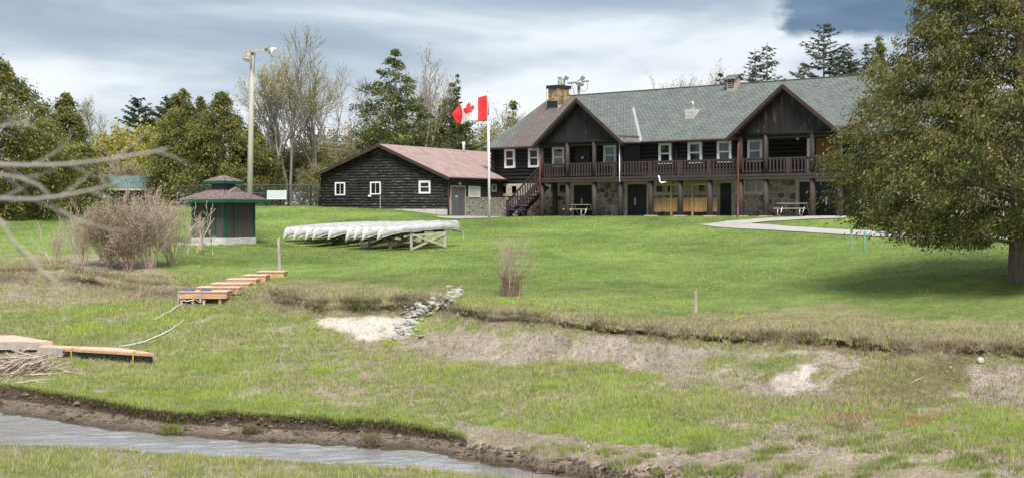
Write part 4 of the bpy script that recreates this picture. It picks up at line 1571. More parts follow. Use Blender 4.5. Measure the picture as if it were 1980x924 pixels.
def build_lodge_things():
    rng = random.Random(4)
    # pine picket screen between the posts
    f = empty('picket_fence', house_world(S(1262, 0.75), 0.75, 0), HA, 'new pine picket screen under the lodge deck', 'fence')
    Lx = S(1386, 0.75) - S(1262, 0.75)
    n = int(Lx / 0.118)
    for k in range(n):
        x = (k + 0.5) * Lx / n
        h = rng.uniform(-0.02, 0.02)
        m = MB()
        m.prism([(x - 0.042, 0, 0.30 + h), (x + 0.042, 0, 0.30 + h), (x + 0.042, 0, 1.16 + h), (x, 0, 1.20 + h), (x - 0.042, 0, 1.16 + h)], (0, 0.02, 0))
        m.build('picket', 'pine_picket', f)
    for z in (0.45, 1.0):
        MB().b2(0, Lx, 0.022, 0.06, z, z + 0.09).build('rail', 'pine_picket', f)
    for u in (1299, 1340):
        x = S(u, 0.75) - S(1262, 0.75)
        MB().b2(x - 0.06, x + 0.06, -0.10, -0.002, -0.25, 2.2).build('post', 'pine_picket', f)
    MB().b2(0, Lx * 0.93, -0.06, -0.02, 1.92, 2.03).build('header', 'pine_picket', f)

    # picnic tables
    def table(u, t, rz, label, top, leg, Lt=1.9, style='pipe', dz=0.0):
        s = S(u, t)
        p = house_world(s, t, 0)
        p.z = gz(p.x, p.y) + 0.02 + dz
        e = empty('picnic_table', p, rz, label, 'picnic table')
        for k in range(5 if style == 'pipe' else 1):
            w = 0.135 if style == 'pipe' else 0.72
            y = (k - 2) * 0.145 if style == 'pipe' else 0
            MB().b2(-Lt / 2, Lt / 2, y - w / 2, y + w / 2, 0.71, 0.75).build('table_top', top, e)
        for sg in (-1, 1):
            for k in range(2 if style == 'pipe' else 1):
                w = 0.13 if style == 'pipe' else 0.27
                y = sg * 0.68 + ((k - 0.5) * 0.14 if style == 'pipe' else 0)
                MB().b2(-Lt / 2, Lt / 2, y - w / 2, y + w / 2, 0.42, 0.46).build('bench', top, e)
        for sx in (-1, 1):
            m = MB()
            x = sx * (Lt / 2 - 0.28)
            if style == 'pipe':
                for sg in (-1, 1):
                    m.tube([(x, sg * 0.12, 0.70), (x, sg * 0.25, 0.45), (x, sg * 0.45, 0.10), (x, sg * 0.55, 0.03), (x, sg * 0.75, 0.03), (x, sg * 0.83, 0.10), (x, sg * 0.80, 0.34), (x, sg * 0.70, 0.41)], 0.028, 8)
                m.tube([(x, -0.45, 0.40), (x, 0.45, 0.40)], 0.02, 6)
                m.build('leg', leg, e, smooth=True)
            else:
                for sg in (-1, 1):
                    m.b2(x - 0.03, x + 0.03, sg * 0.30 - 0.03, sg * 0.30 + 0.03, 0, 0.71)
                    m.b2(x - 0.03, x + 0.03, sg * 0.70 - 0.03, sg * 0.70 + 0.03, 0, 0.42)
                m.b2(x - 0.025, x + 0.025, -0.68, 0.68, 0.36, 0.41)
                m.build('leg', leg, e)
        return e
    table(1124, 0.9, HA, 'pale plank picnic table with steel pipe legs outside the lodge doors under the left porch', 'table_top', 'galvanised')
    table(1537, 0.8, HA + 0.1, 'pale plank picnic table with steel pipe legs by the stone wall under the worn gable', 'table_top', 'galvanised', 1.95)
    table(1000, -0.2, HA + 0.55, 'blue picnic table at the foot of the lodge stair', 'table_blue', 'black', 1.55, 'flat')
    # floodlight mast behind the ridge
    b = on_ground(1118, 113)
    e = empty('floodlight_mast', b, 0, 'wooden mast with two floodlights rising behind the lodge chimney', 'light pole')
    ztop = W(1118, 155, 113).z - b.z
    m = MB()
    m.tube([(0, 0, -0.3), (0.05, 0, ztop)], [0.17, 0.11], 10)
    m.build('pole', 'mast_grey', e, smooth=True)
    zc = W(1118, 160, 113).z - b.z
    MB().bar((-0.85, 0.1, zc - 0.06), (0.85, -0.1, zc + 0.1), 0.12, 0.14).build('crossarm', 'mast_grey', e)
    for x, dx in ((-1.05, -0.3), (0.25, -0.15)):
        h = MB()
        h.tube([(x, -0.1, zc + 0.28), (x + dx * 0.5, -0.25, zc + 0.1), (x + dx, -0.42, zc - 0.14)], [0.10, 0.15, 0.34], 14, caps=True)
        hh = h.build('floodlight', 'lamp_metal', e, smooth=True)
        h = MB()
        h.tube([(x + dx * 1.02, -0.43, zc - 0.15), (x + dx * 1.1, -0.46, zc - 0.19)], [0.30, 0.28], 14)
        h.build('lens', 'lamp_glass', hh)
        h = MB()
        h.box((x + 0.12, 0.0, zc + 0.36), (0.34, 0.2, 0.24), Matrix.Rotation(0.6, 3, 'Y'))
        h.build('ballast', 'lamp_metal', hh)
    m = MB()
    m.tube([(-0.55, 0, zc), (-0.35, 0, zc - 0.8), (-0.12, 0, zc - 1.4)], 0.02, 5)
    m.tube([(0.7, 0, zc), (0.75, 0, zc - 0.5), (0.45, 0, zc - 0.75), (0.15, 0, zc - 0.5)], 0.02, 5)
    m.build('cable', 'black', e)


build_lodge_things()


# ------------------------------------------------------------------ log cabin with the brown roof
def build_cabin():
    rng = random.Random(21)
    L0 = Vector((-13.1, 97.5, CZ - 0.55))
    ang = math.atan2(-0.451, 0.893)
    C = empty('log_cabin', L0, ang, 'low weathered black log cabin with brown shingle roof', 'cabin')
    Wd, Ln = 9.97, 15.0
    ax, ay = Vector((math.cos(ang), math.sin(ang), 0)), Vector((-math.sin(ang), math.cos(ang), 0))

    def su(u, y=0.0):           # local x on the gable plane from a photo column
        k = (u - 990) / F
        o = L0 + ay * y
        return (k * o.y - o.x) / (ax.x - ax.y * k)

    def zl(py, x, y):
        return (HZ - py) / F * (L0 + ax * x + ay * y).y + 0.55

    def sy(u, x=Wd):            # local y on the door wall
        k = (u - 990) / F
        o = L0 + ax * x
        return (k * o.y - o.x) / (ay.x - ay.y * k)
    xr, zr = su(738), 4.82
    eR, eL = 2.52, 2.82
    oh = 0.35
    kr = (zr - eR) / (Wd + oh - xr)
    kl = (zr - eL) / (xr + oh)
    zb = 0.46

    def rake(x):
        return zr - 0.1 - (kr * (x - xr) if x > xr else kl * (xr - x))
    m = MB()
    m.prism([(0.1, 0.12, zb), (Wd - 0.1, 0.12, zb), (Wd - 0.1, 0.12, rake(Wd) - 0.1), (xr, 0.12, zr - 0.15), (0.1, 0.12, rake(0) - 0.1)], (0, Ln, 0))
    core = m.build('wall', 'interior', C)
    MB().b2(0.02, Wd - 0.02, 0.02, Ln, -0.7, zb + 0.03).build('foundation', 'concrete', C)
    pitch, r = 0.188, 0.105
    i = 0
    z = zb + 0.09
    while z < zr - 0.25:
        # clip to the rakes
        lo = max(0.0, xr - (zr - 0.16 - z) / kl)
        hi = min(Wd, xr + (zr - 0.16 - z) / kr)
        if hi - lo > 0.3:
            m = MB()
            e0 = 0.0 if lo > 0.01 else -rng.uniform(0.02, 0.08)
            m.tube([(lo + e0, 0.09, z), ((lo + hi) / 2, 0.09 + rng.uniform(-.008, .008), z), (hi, 0.09, z)], r, 8)
            m.build('log', 'old_log', C, smooth=True)
        if z < rake(Wd) - 0.15:
            m = MB()
            m.tube([(Wd - 0.09, 0.0 - rng.uniform(0, .06), z + 0.09), (Wd - 0.09, Ln, z + 0.09)], r, 8)
            if i > 3:
                m.build('log', 'old_log', C, smooth=True)
        z += pitch
        i += 1
    # peeled plaster at the foot of the door wall
    MB().b2(Wd - 0.03, Wd + 0.012, 0.04, Ln, -0.6, 1.28).build('plaster_base', 'old_wall', C)
    for sgn in (-1, 1):
        xe = (Wd + oh) if sgn > 0 else -oh
        ze = eR if sgn > 0 else eL
        roof_slab('roof', [(xe, -0.38, ze), (xr, -0.38, zr), (xr, Ln + 0.4, zr), (xe, Ln + 0.4, ze)], 0.08, 'brown_shingle', C, (0, 1, 0))
        m = MB()
        m.bar((xe, -0.41, ze - 0.11), (xr, -0.41, zr - 0.11), 0.05, 0.20)
        m.build('rake_board', 'fascia', C)
        MB().bar((xe + sgn * -0.1, -0.3, ze - 0.13), (xr, -0.3, zr - 0.13), 0.25, 0.03).build('soffit', 'fascia', C)
    m = MB()
    m.tube([(Wd + oh + 0.05, -0.38, eR - 0.03), (Wd + oh + 0.05, Ln + 0.4, eR - 0.03)], 0.07, 8)
    g = m.build('gutter', 'gutter', C, smooth=True)
    m = MB()
    m.tube([(Wd + oh + 0.03, 0.1, eR - 0.08), (Wd + 0.3, 0.0, eR - 0.2), (Wd + 0.09, -0.05, eR - 0.4), (Wd + 0.08, -0.07, 1.2), (Wd + 0.08, -0.07, -0.02)], 0.055, 8)
    m.build('downspout', 'gutter', C, smooth=True)
    m = MB()
    m.tube([(-0.12, -0.06, eL - 0.2), (-0.12, -0.06, 0.45)], 0.05, 8)
    m.build('downspout', 'gutter', C, smooth=True)
    for u0, u1, p0, p1, kd in ((648, 667.5, 353, 378, 'slide'), (716, 736.5, 352, 376.5, 'slide'), (810, 832.5, 350, 375, 'hung')):
        a, b = su(u0), su(u1)
        window_unit(C, a, b, zl(p1, a, 0), zl(p0, a, 0), 0.03, 0.09, 'white_paint', kd, 0.0, rng=rng)
    # door wall
    y0, y1 = sy(872), sy(898)
    zt = zl(362, Wd, y0)
    MB().b2(Wd - 0.05, Wd + 0.05, y0 - 0.12, y0, -0.2, zt + 0.12).build('door_casing', 'grey_wood', C)
    MB().b2(Wd - 0.05, Wd + 0.05, y1, y1 + 0.12, -0.2, zt + 0.12).build('door_casing', 'grey_wood', C)
    MB().b2(Wd - 0.05, Wd + 0.05, y0, y1, zt, zt + 0.12).build('door_casing', 'grey_wood', C)
    d = MB().b2(Wd - 0.05, Wd + 0.022, y0, y1, -0.1, zt).build('door', 'dark_wood', C)
    n = 7
    for k in range(n):
        MB().b2(Wd + 0.022, Wd + 0.034, y0 + (y1 - y0) * k / n + 0.008, y0 + (y1 - y0) * (k + 1) / n - 0.008, -0.08, zt - 0.02).build('plank', 'door_grey', d)
    yc = y0 + (y1 - y0) * 0.36
    zc = zl(378, Wd, yc)
    MB().b2(Wd + 0.036, Wd + 0.042, yc - 0.13, yc + 0.17, zc - 0.02, zc + 0.14).build('notice', 'sign_blue', d)
    MB().b2(Wd + 0.036, Wd + 0.041, yc - 0.13, yc + 0.17, zc - 0.12, zc - 0.025).build('notice', 'sign_white', d)
    m = MB()
    m.tube([(Wd + 0.03, y1 - 0.1, 0.95), (Wd + 0.09, y1 - 0.1, 0.95)], 0.035, 8)
    m.build('handle', 'steel', d)
    for u0, u1 in ((950.5, 958),):
        a, b = sy(u0), sy(u1)
        window_unit(C, a, b, zl(371, Wd, a), zl(356, Wd, a), Wd + 0.02, 0.07, 'cream_paint', 'fixed', 0.0, face='x', rng=rng)
    # the lettered board on the door wall, its own thing
    a, b = sy(905), sy(927.5)
    za, zb2 = zl(381.5, Wd, a), zl(360, Wd, a)
    sg = empty('notice_board', L0 + ax * (Wd + 0.03) + ay * ((a + b) / 2) + Vector((0, 0, za)), ang, 'white lettered notice board on the cabin wall beside its door', 'sign')
    w = b - a
    h = zb2 - za
    MB().b2(0, 0.03, -w / 2, w / 2, 0, h).build('board', 'sign_white', sg)
    # heading of two short dark words, body lines too small to read even in the photo
    m = MB()
    x = -w * 0.27
    for k, gap in enumerate((0.02, 0.02, 0.02, 0.075, 0.02, 0.02, 0.02, 0.02, 0.02)):
        m.b2(0.03, 0.033, x, x + 0.012, h * 0.86, h * 0.93)
        m.b2(0.03, 0.0332, x, x + 0.04, h * (0.92 if k % 2 else 0.86), h * (0.93 if k % 2 else 0.875))
        x += 0.04 + gap
    m.build('heading', 'ink', sg)
    for k in range(9):
        zz = h * (0.76 - k * 0.078)
        x = -w * 0.43
        m = MB()
        while x < w * 0.38:
            wl = rng.uniform(0.04, 0.13)
            m.b2(0.03, 0.033, x, min(x + wl, w * 0.43), zz, zz + h * 0.028)
            x += wl + 0.025
            if rng.random() < 0.06 and x > 0:
                break
        m.build('text_line', 'ink_grey', sg)
    # wall lamp, meter box and cable
    yy = sy(885)
    m = MB()
    m.tube([(Wd, yy, zl(354, Wd, yy)), (Wd + 0.16, yy, zl(354, Wd, yy) - 0.03), (Wd + 0.2, yy, zl(354, Wd, yy) - 0.1)], [0.04, 0.07, 0.09], 8)
    m.build('wall_lamp', 'white_paint', C, smooth=True)
    xx = su(716)
    MB().b2(xx - 0.1, xx + 0.1, -0.12, -0.02, zl(381, xx, 0), zl(377, xx, 0)).build('meter_box', 'sign_white', C)
    xx = su(736)
    m = MB()
    m.tube([(xx, -0.05, zl(378, xx, 0)), (xx, -0.05, 0.3)], 0.022, 6)
    m.build('conduit', 'galvanised', C)
    m = MB()
    pts = [(su(672), -0.04, zl(340, 3, 0)), (su(680), -0.05, zl(362, 3, 0)), (su(695), -0.06, zl(374, 3, 0)), (su(706), -0.05, zl(372, 3, 0)), (su(714), -0.04, zl(362, 3, 0))]
    m.tube(pts, 0.012, 5)
    m.build('cable', 'fence_wire', C, smooth=True)
    # roof pipe
    m = MB()
    px, pyy = xr + 0.5, 10.5
    m.tube([(px, pyy, zr - 0.3), (px, pyy, zr + 0.35), (px, pyy, zr + 0.55)], [0.1, 0.1, 0.14], 8)
    m.build('roof_vent', 'white_paint', C, smooth=True)


mat('door_grey', (0.14, 0.128, 0.128), 0.8, 0.35, 5.0, 0.005, stretch=(4, 4, 0.3), rand=0.12)
mat('ink_grey', (0.22, 0.21, 0.21), 0.8, 0.1, 5.0)
build_cabin()
# ------------------------------------------------------------------ pump hut
def build_hut():
    rng = random.Random(3)
    c = on_ground(436, 71.2)                      # nearest corner
    c.z = W(436, 472, 71.2).z
    a = 2.22
    ang = math.radians(60)
    H = empty('pump_hut', c, ang, 'square brown hut with green trim, shake roof and small cupola', 'hut')
    z0, z1 = 0.30, 2.12                            # top of slab, wall head
    m = MB().b2(-0.06, a + 0.06, -0.06, a + 0.06, -0.9, z0 - 0.004)
    m.build('slab', 'concrete', H)
    MB().b2(0.03, a - 0.03, 0.03, a - 0.03, z0, z1 + 0.1).build('wall', 'hut_board', H)
    # boards on the two faces that look at the pond, then trim
    n = 12
    for k in range(n):
        x0, x1 = a * k / n + 0.006, a * (k + 1) / n - 0.006
        MB().b2(x0, x1, 0.0, 0.03, z0, z1).build('board', 'hut_board', H)
        MB().b2(0.0, 0.03, max(x0, 0.034), x1, z0, z1).build('board', 'hut_board', H)
    for f0, f1 in ((-0.012, 0.075), (0.27, 0.325), (0.955, 1.012)):
        MB().b2(a * f0, a * f1, -0.03, -0.002, z0 - 0.02, z1).build('trim', 'green_trim', H)
    for f0, f1 in ((0.02, 0.075), (0.29, 0.345), (0.52, 0.57), (0.955, 1.012)):
        MB().b2(-0.03, -0.002, a * f0, a * f1, z0 - 0.02, z1).build('trim', 'green_trim', H)
    # roof
    o, zr, ze = 0.56, 2.92, z1 + 0.06
    lo, hi = -o, a + o
    cm = a / 2
    cup = 0.45
    m = MB()
    m.add([(lo, lo, ze), (hi, lo, ze), (hi, hi, ze), (lo, hi, ze), (cm, cm, zr)], [(0, 1, 4), (1, 2, 4), (2, 3, 4), (3, 0, 4), (3, 2, 1, 0)])
    roof = m.build('roof', 'dark_wood', H)
    for p, q in (((lo, lo), (hi, lo)), ((hi, lo), (hi, hi)), ((hi, hi), (lo, hi)), ((lo, hi), (lo, lo))):
        d = Vector((q[0] - p[0], q[1] - p[1], 0)).normalized()
        out = Vector((d.y, -d.x, 0)) * 0.025
        MB().bar(Vector((*p, ze - 0.03)) + out, Vector((*q, ze - 0.03)) + out, 0.045, 0.17).build('fascia', 'green_trim', H)

    def shakes(corner_pts, apex, rows, parent, w0=0.13):
        m = MB()
        P, Q = Vector(corner_pts[0]), Vector(corner_pts[1])
        A = Vector(apex)
        for face in range(4):
            P, Q = Vector(corner_pts[face]), Vector(corner_pts[(face + 1) % 4])
            nrm = (Q - P).cross(A - P).normalized()
            if nrm.z < 0:
                nrm = -nrm
            for r in range(rows):
                f0, f1 = r / rows, (r + 1.35) / rows
                if f1 > 1:
                    f1 = 1
                a0, b0 = P.lerp(A, f0), Q.lerp(A, f0)
                a1, b1 = P.lerp(A, f1), Q.lerp(A, f1)
                L = (b0 - a0).length
                nn = max(1, int(L / w0))
                cuts = [0] + sorted(rng.random() * 0.5 / nn + k / nn for k in range(1, nn)) + [1]
                for k in range(len(cuts) - 1):
                    u0, u1 = cuts[k] + 0.004, cuts[k + 1] - 0.004
                    lift = 0.035 + rng.uniform(0, 0.02)
                    drop = rng.uniform(-0.02, 0.02)
                    p0, p1 = a0.lerp(b0, u0) + (P - A).normalized() * (0.02 + drop), a0.lerp(b0, u1) + (P - A).normalized() * (0.02 + drop)
                    q0, q1 = a1.lerp(b1, u0), a1.lerp(b1, u1)
                    m.add([p0 + nrm * lift, p1 + nrm * lift, q1 + nrm * 0.012, q0 + nrm * 0.012, p0 + nrm * 0.002, p1 + nrm * 0.002],
                          [(0, 1, 2, 3), (0, 4, 5, 1)])
        ob = m.build('shingle', 'shake', parent)
        ob['kind'] = 'stuff'
    shakes([(lo, lo, ze), (hi, lo, ze), (hi, hi, ze), (lo, hi, ze)], (cm, cm, zr), 13, roof)
    # eyebrow gablet on the right slope
    m = MB()
    gx = cm + 0.1
    m.add([(gx - 0.55, 0.35, 2.60), (gx + 0.55, 0.35, 2.60), (gx, 0.30, 2.86), (gx, 1.1, 2.88)], [(0, 1, 2), (0, 2, 3), (1, 3, 2)])
    m.build('gablet', 'shake', roof)
    # cupola
    b, zc0, zc1 = 0.42, zr - 0.42, zr + 0.18
    cu = MB().b2(cm - b, cm + b, cm - b, cm + b, zc0, zc1).build('cupola', 'hut_board', H)
    for k in range(5):
        MB().b2(cm - b * 0.55, cm + b * 0.55, cm - b - 0.03, cm - b - 0.002, zc0 + 0.22 + k * 0.075, zc0 + 0.26 + k * 0.075).build('louvre', 'dark_wood', cu)
        MB().b2(cm - b - 0.03, cm - b - 0.002, cm - b * 0.55, cm + b * 0.55, zc0 + 0.22 + k * 0.075, zc0 + 0.26 + k * 0.075).build('louvre', 'dark_wood', cu)
    lo2, hi2 = cm - 0.72, cm + 0.72
    m = MB()
    m.add([(lo2, lo2, zc1), (hi2, lo2, zc1), (hi2, hi2, zc1), (lo2, hi2, zc1), (cm, cm, zc1 + 0.33)], [(0, 1, 4), (1, 2, 4), (2, 3, 4), (3, 0, 4), (3, 2, 1, 0)])
    r2 = m.build('cupola_roof', 'dark_wood', cu)
    for p, q in (((lo2, lo2), (hi2, lo2)), ((hi2, lo2), (hi2, hi2)), ((hi2, hi2), (lo2, hi2)), ((lo2, hi2), (lo2, lo2))):
        d = Vector((q[0] - p[0], q[1] - p[1], 0)).normalized()
        out = Vector((d.y, -d.x, 0)) * 0.02
        MB().bar(Vector((*p, zc1 + 0.0)) + out, Vector((*q, zc1 + 0.0)) + out, 0.04, 0.13).build('fascia', 'green_trim', r2)
    shakes([(lo2, lo2, zc1 + 0.05), (hi2, lo2, zc1 + 0.05), (hi2, hi2, zc1 + 0.05), (lo2, hi2, zc1 + 0.05)], (cm, cm, zc1 + 0.36), 5, r2)
    # broken paving slabs by the corner
    for k, (dx, dy) in enumerate(((-1.3, 0.9), (-0.7, 0.3), (-1.9, 1.5))):
        p = c + Vector((dx, dy * -0.6, 0))
        p.z = gz(p.x, p.y) + 0.03
        o_ = MB().box((0, 0, 0), (0.62, 0.5, 0.09)).build('paving_slab', 'concrete')
        o_.location = p
        o_.rotation_euler = (0.05 * k, 0.04, 0.5 * k)
        tag(o_, 'loose grey concrete slab lying by the pump hut corner', 'slab', 'loose slabs by the pump hut')


build_hut()


# ------------------------------------------------------------------ canoes and their racks
CD = Vector((0.77, 0.64, 0)).normalized()          # along each canoe
CR = Vector((-CD.y, CD.x, 0))                      # across the row


def canoe_mesh():
    L, B = 5.2, 0.86
    ns, nr = 34, 15
    v, f = [], []
    for i in range(ns):
        x = -1 + 2 * i / (ns - 1)
        ax = abs(x)
        hb = B / 2 * max(1 - ax ** 2.3, 0.0) ** 0.72
        sheer = -0.30 * ax ** 4.2                            # gunwale dips at the ends when upturned
        top = 0.37 - 0.05 * ax ** 2
        endf = max(0.0, (ax - 0.86) / 0.14)                  # curved stems
        top = top - (top - sheer) * (1 - math.sqrt(max(0, 1 - endf ** 2.6))) * 0.98
        xs = x * L / 2
        for j in range(nr):
            a = math.pi * j / (nr - 1)
            cy, sz = math.cos(a), math.sin(a)
            y = hb * (abs(cy) ** 0.75) * (1 if cy >= 0 else -1)
            z = sheer + (top - sheer) * (sz ** 0.62)
            v.append((xs, y, z))
    for i in range(ns - 1):
        for j in range(nr - 1):
            a = i * nr + j
            f.append((a, a + 1, a + nr + 1, a + nr))
    return v, f, L, B, ns, nr


def make_canoe():
    e = empty('canoe', (0, 0, 0), 0)
    v, f, L, B, ns, nr = canoe_mesh()
    m = MB()
    m.add(v, f)
    hull = m.build('hull', 'aluminium', e, smooth=True)
    sol = hull.modifiers.new('shell', 'SOLIDIFY')
    sol.thickness = 0.012
    for j, nm in ((0, 1), (nr - 1, -1)):
        m = MB()
        m.tube([Vector(v[i * nr + j]) + Vector((0, 0.012 * nm, 0)) for i in range(1, ns - 1)], 0.016, 6)
        m.build('gunwale', 'galvanised', e, smooth=True)
    m = MB()
    m.tube([(v[i * nr + nr // 2][0], 0, v[i * nr + nr // 2][2] + 0.008) for i in range(1, ns - 1)], 0.011, 5)
    m.build('keel', 'galvanised', e, smooth=True)
    for x in (-1.4, 0.0, 1.5):
        MB().b2(x - 0.06, x + 0.06, -0.39, 0.39, 0.0, 0.03).build('thwart', 'galvanised', e)
    for sx in (-1, 1):
        m = MB()
        m.add([(sx * L * 0.495, 0, -0.29), (sx * L * 0.41, 0.17, -0.155), (sx * L * 0.41, -0.17, -0.155)], [(0, 1, 2), (2, 1, 0)])
        m.build('deck_plate', 'galvanised', e)
    m = MB()
    m.tube([(-L * 0.455, -0.105, -0.08), (-L * 0.455, -0.13, -0.08)], 0.045, 10)
    e2 = m.build('emblem', 'canoe_mark', e)
    m = MB()
    m.tube([(L * 0.455, -0.105, -0.08), (L * 0.455, -0.13, -0.08)], 0.045, 10)
    m.build('emblem', 'sign_blue', e)
    return e


mat('canoe_mark', (0.30, 0.10, 0.07), 0.6, 0.1, 4.0)


TILT = 0.06                                       # the rack follows the rising lawn


def build_canoes():
    rng = random.Random(8)
    A, Bp = Vector((-12.15, 75.6, 0)), Vector((-6.62, 69.0, 0))       # line of the near stems
    us = [547, 566, 589, 603, 633, 667.5, 683, 698, 728]
    proto = make_canoe()
    labs = ['upturned aluminium canoe at the far end of the rack row, towards the hut',
            'second upturned aluminium canoe from the hut end of the rack row',
            'third upturned aluminium canoe from the hut end of the rack row',
            'fourth upturned aluminium canoe from the hut end of the rack row',
            'fifth upturned aluminium canoe from the hut end, before the gap between racks',
            'sixth upturned aluminium canoe from the hut end, after the gap between racks',
            'seventh upturned aluminium canoe from the hut end of the rack row',
            'eighth upturned aluminium canoe, next to the fully exposed one',
            'upturned aluminium canoe with its whole side exposed, at the lodge end of the row']
    ctr = []
    for i, u in enumerate(us):
        k = (u - 990) / F
        d = Bp - A
        t = (k * A.y - A.x) / (d.x - k * d.y)
        stem = A + d * t
        c = stem + CD * 2.6
        e = proto if i == 0 else copy_tree(proto)
        zt = W(u, 453.5, stem.y).z
        zt += 2.6 * TILT
        e.location = (c.x, c.y, zt + 0.02)
        e.rotation_euler = (rng.uniform(-0.03, 0.03), -TILT + rng.uniform(-0.006, 0.006), math.atan2(CD.y, CD.x) + rng.uniform(-0.012, 0.012))
        tag(e, labs[i], 'canoe', 'upturned canoes on the racks')
        ctr.append((c, zt))
    # racks
    for idx, lb, pale in (((0, 4), 'low timber canoe rack with crossed braces towards the hut', False), ((5, 8), 'low timber canoe rack with pale crossed braces towards the lodge', True)):
        c0, c1 = ctr[idx[0]][0], ctr[idx[1]][0]
        z = min(ctr[idx[0]][1], ctr[idx[1]][1]) - 0.02
        mid = (c0 + c1) / 2
        base = Vector((mid.x, mid.y, gz(mid.x, mid.y)))
        R = empty('canoe_rack', base, 0, lb, 'rack', 'canoe racks')
        d = (c1 - c0).normalized()
        e0, e1 = c0 - d * 0.45, c1 + d * 0.45

        def loc(p, zz):
            return (p.x - base.x, p.y - base.y, zz - base.z)
        offs = (-0.85, 1.2)
        for k, o in enumerate(offs):
            z0, z1 = ctr[idx[0]][1] - 0.05, ctr[idx[1]][1] - 0.05
            MB().bar(loc(e0 + CD * o, z0 + o * TILT), loc(e1 + CD * o, z1 + o * TILT), 0.09, 0.14).build('beam', 'dark_wood', R)
        for j, (p, zz) in enumerate(((e0, z0), ((e0 + e1) / 2, (z0 + z1) / 2), (e1, z1))):
            mt = 'grey_wood' if ((pale and j != 1) or (not pale and j == 2 and False)) else 'dark_wood'
            if pale and j == 0:
                mt = 'grey_wood'
            foot = []
            for o in offs:
                q = p + CD * o
                g = gz(q.x, q.y) - 0.2
                m = MB()
                m.bar(loc(q, g), loc(q, zz - 0.07 + o * TILT), 0.13, 0.13, up=(1, 0, 0))
                m.build('post', mt, R)
                foot.append((q, g + 0.28))
            sd_ = Vector((0.0, 0, 0)) + d * 0.07
            MB().bar(loc(foot[0][0] + sd_, foot[0][1]), loc(foot[1][0] + sd_, zz - 0.12), 0.04, 0.09).build('brace', mt, R)
            MB().bar(loc(foot[1][0] + sd_ * 1.7, foot[1][1]), loc(foot[0][0] + sd_ * 1.7, zz - 0.12), 0.04, 0.09).build('brace', mt, R)
            MB().bar(loc(foot[0][0] - sd_ * 1.2, zz - 0.14 + offs[0] * TILT), loc(foot[1][0] - sd_ * 1.2, zz - 0.14 + offs[1] * TILT), 0.04, 0.11).build('brace', mt, R)
        for o in offs:                                    # braces along the row
            for p, q in ((e0, (e0 + e1) / 2), ((e0 + e1) / 2, e1)):
                a, b = p + CD * (o + 0.09), q + CD * (o + 0.09)
                MB().bar(loc(a, gz(a.x, a.y) + 0.12), loc(b, z0 - 0.12), 0.04, 0.09).build('brace', 'dark_wood', R)
    # painter lines hanging from the bows
    for i, (u, Y, p0, p1, mt) in enumerate(((814, 71.0, 450, 478, 'strap_pale'), (895, 72.5, 447, 466, 'strap_pale'), (668, 71.2, 455, 470, 'strap_pale'))):
        a, b = W(u, p0, Y), W(u + 2, p1, Y)
        b.z = max(b.z, gz(b.x, b.y) + 0.02)
        m = MB()
        m.tube([a, a.lerp(b, 0.4) + Vector((0.03, 0, 0)), a.lerp(b, 0.7) - Vector((0.04, 0, 0)), b], 0.013, 5)
        o = m.build('painter_rope', mt)
        tag(o, 'thin pale yellow rope hanging from an upturned canoe', 'rope', 'ropes hanging from the canoes')


mat('strap_pale', (0.52, 0.55, 0.25), 0.8, 0.1, 4.0)
build_canoes()


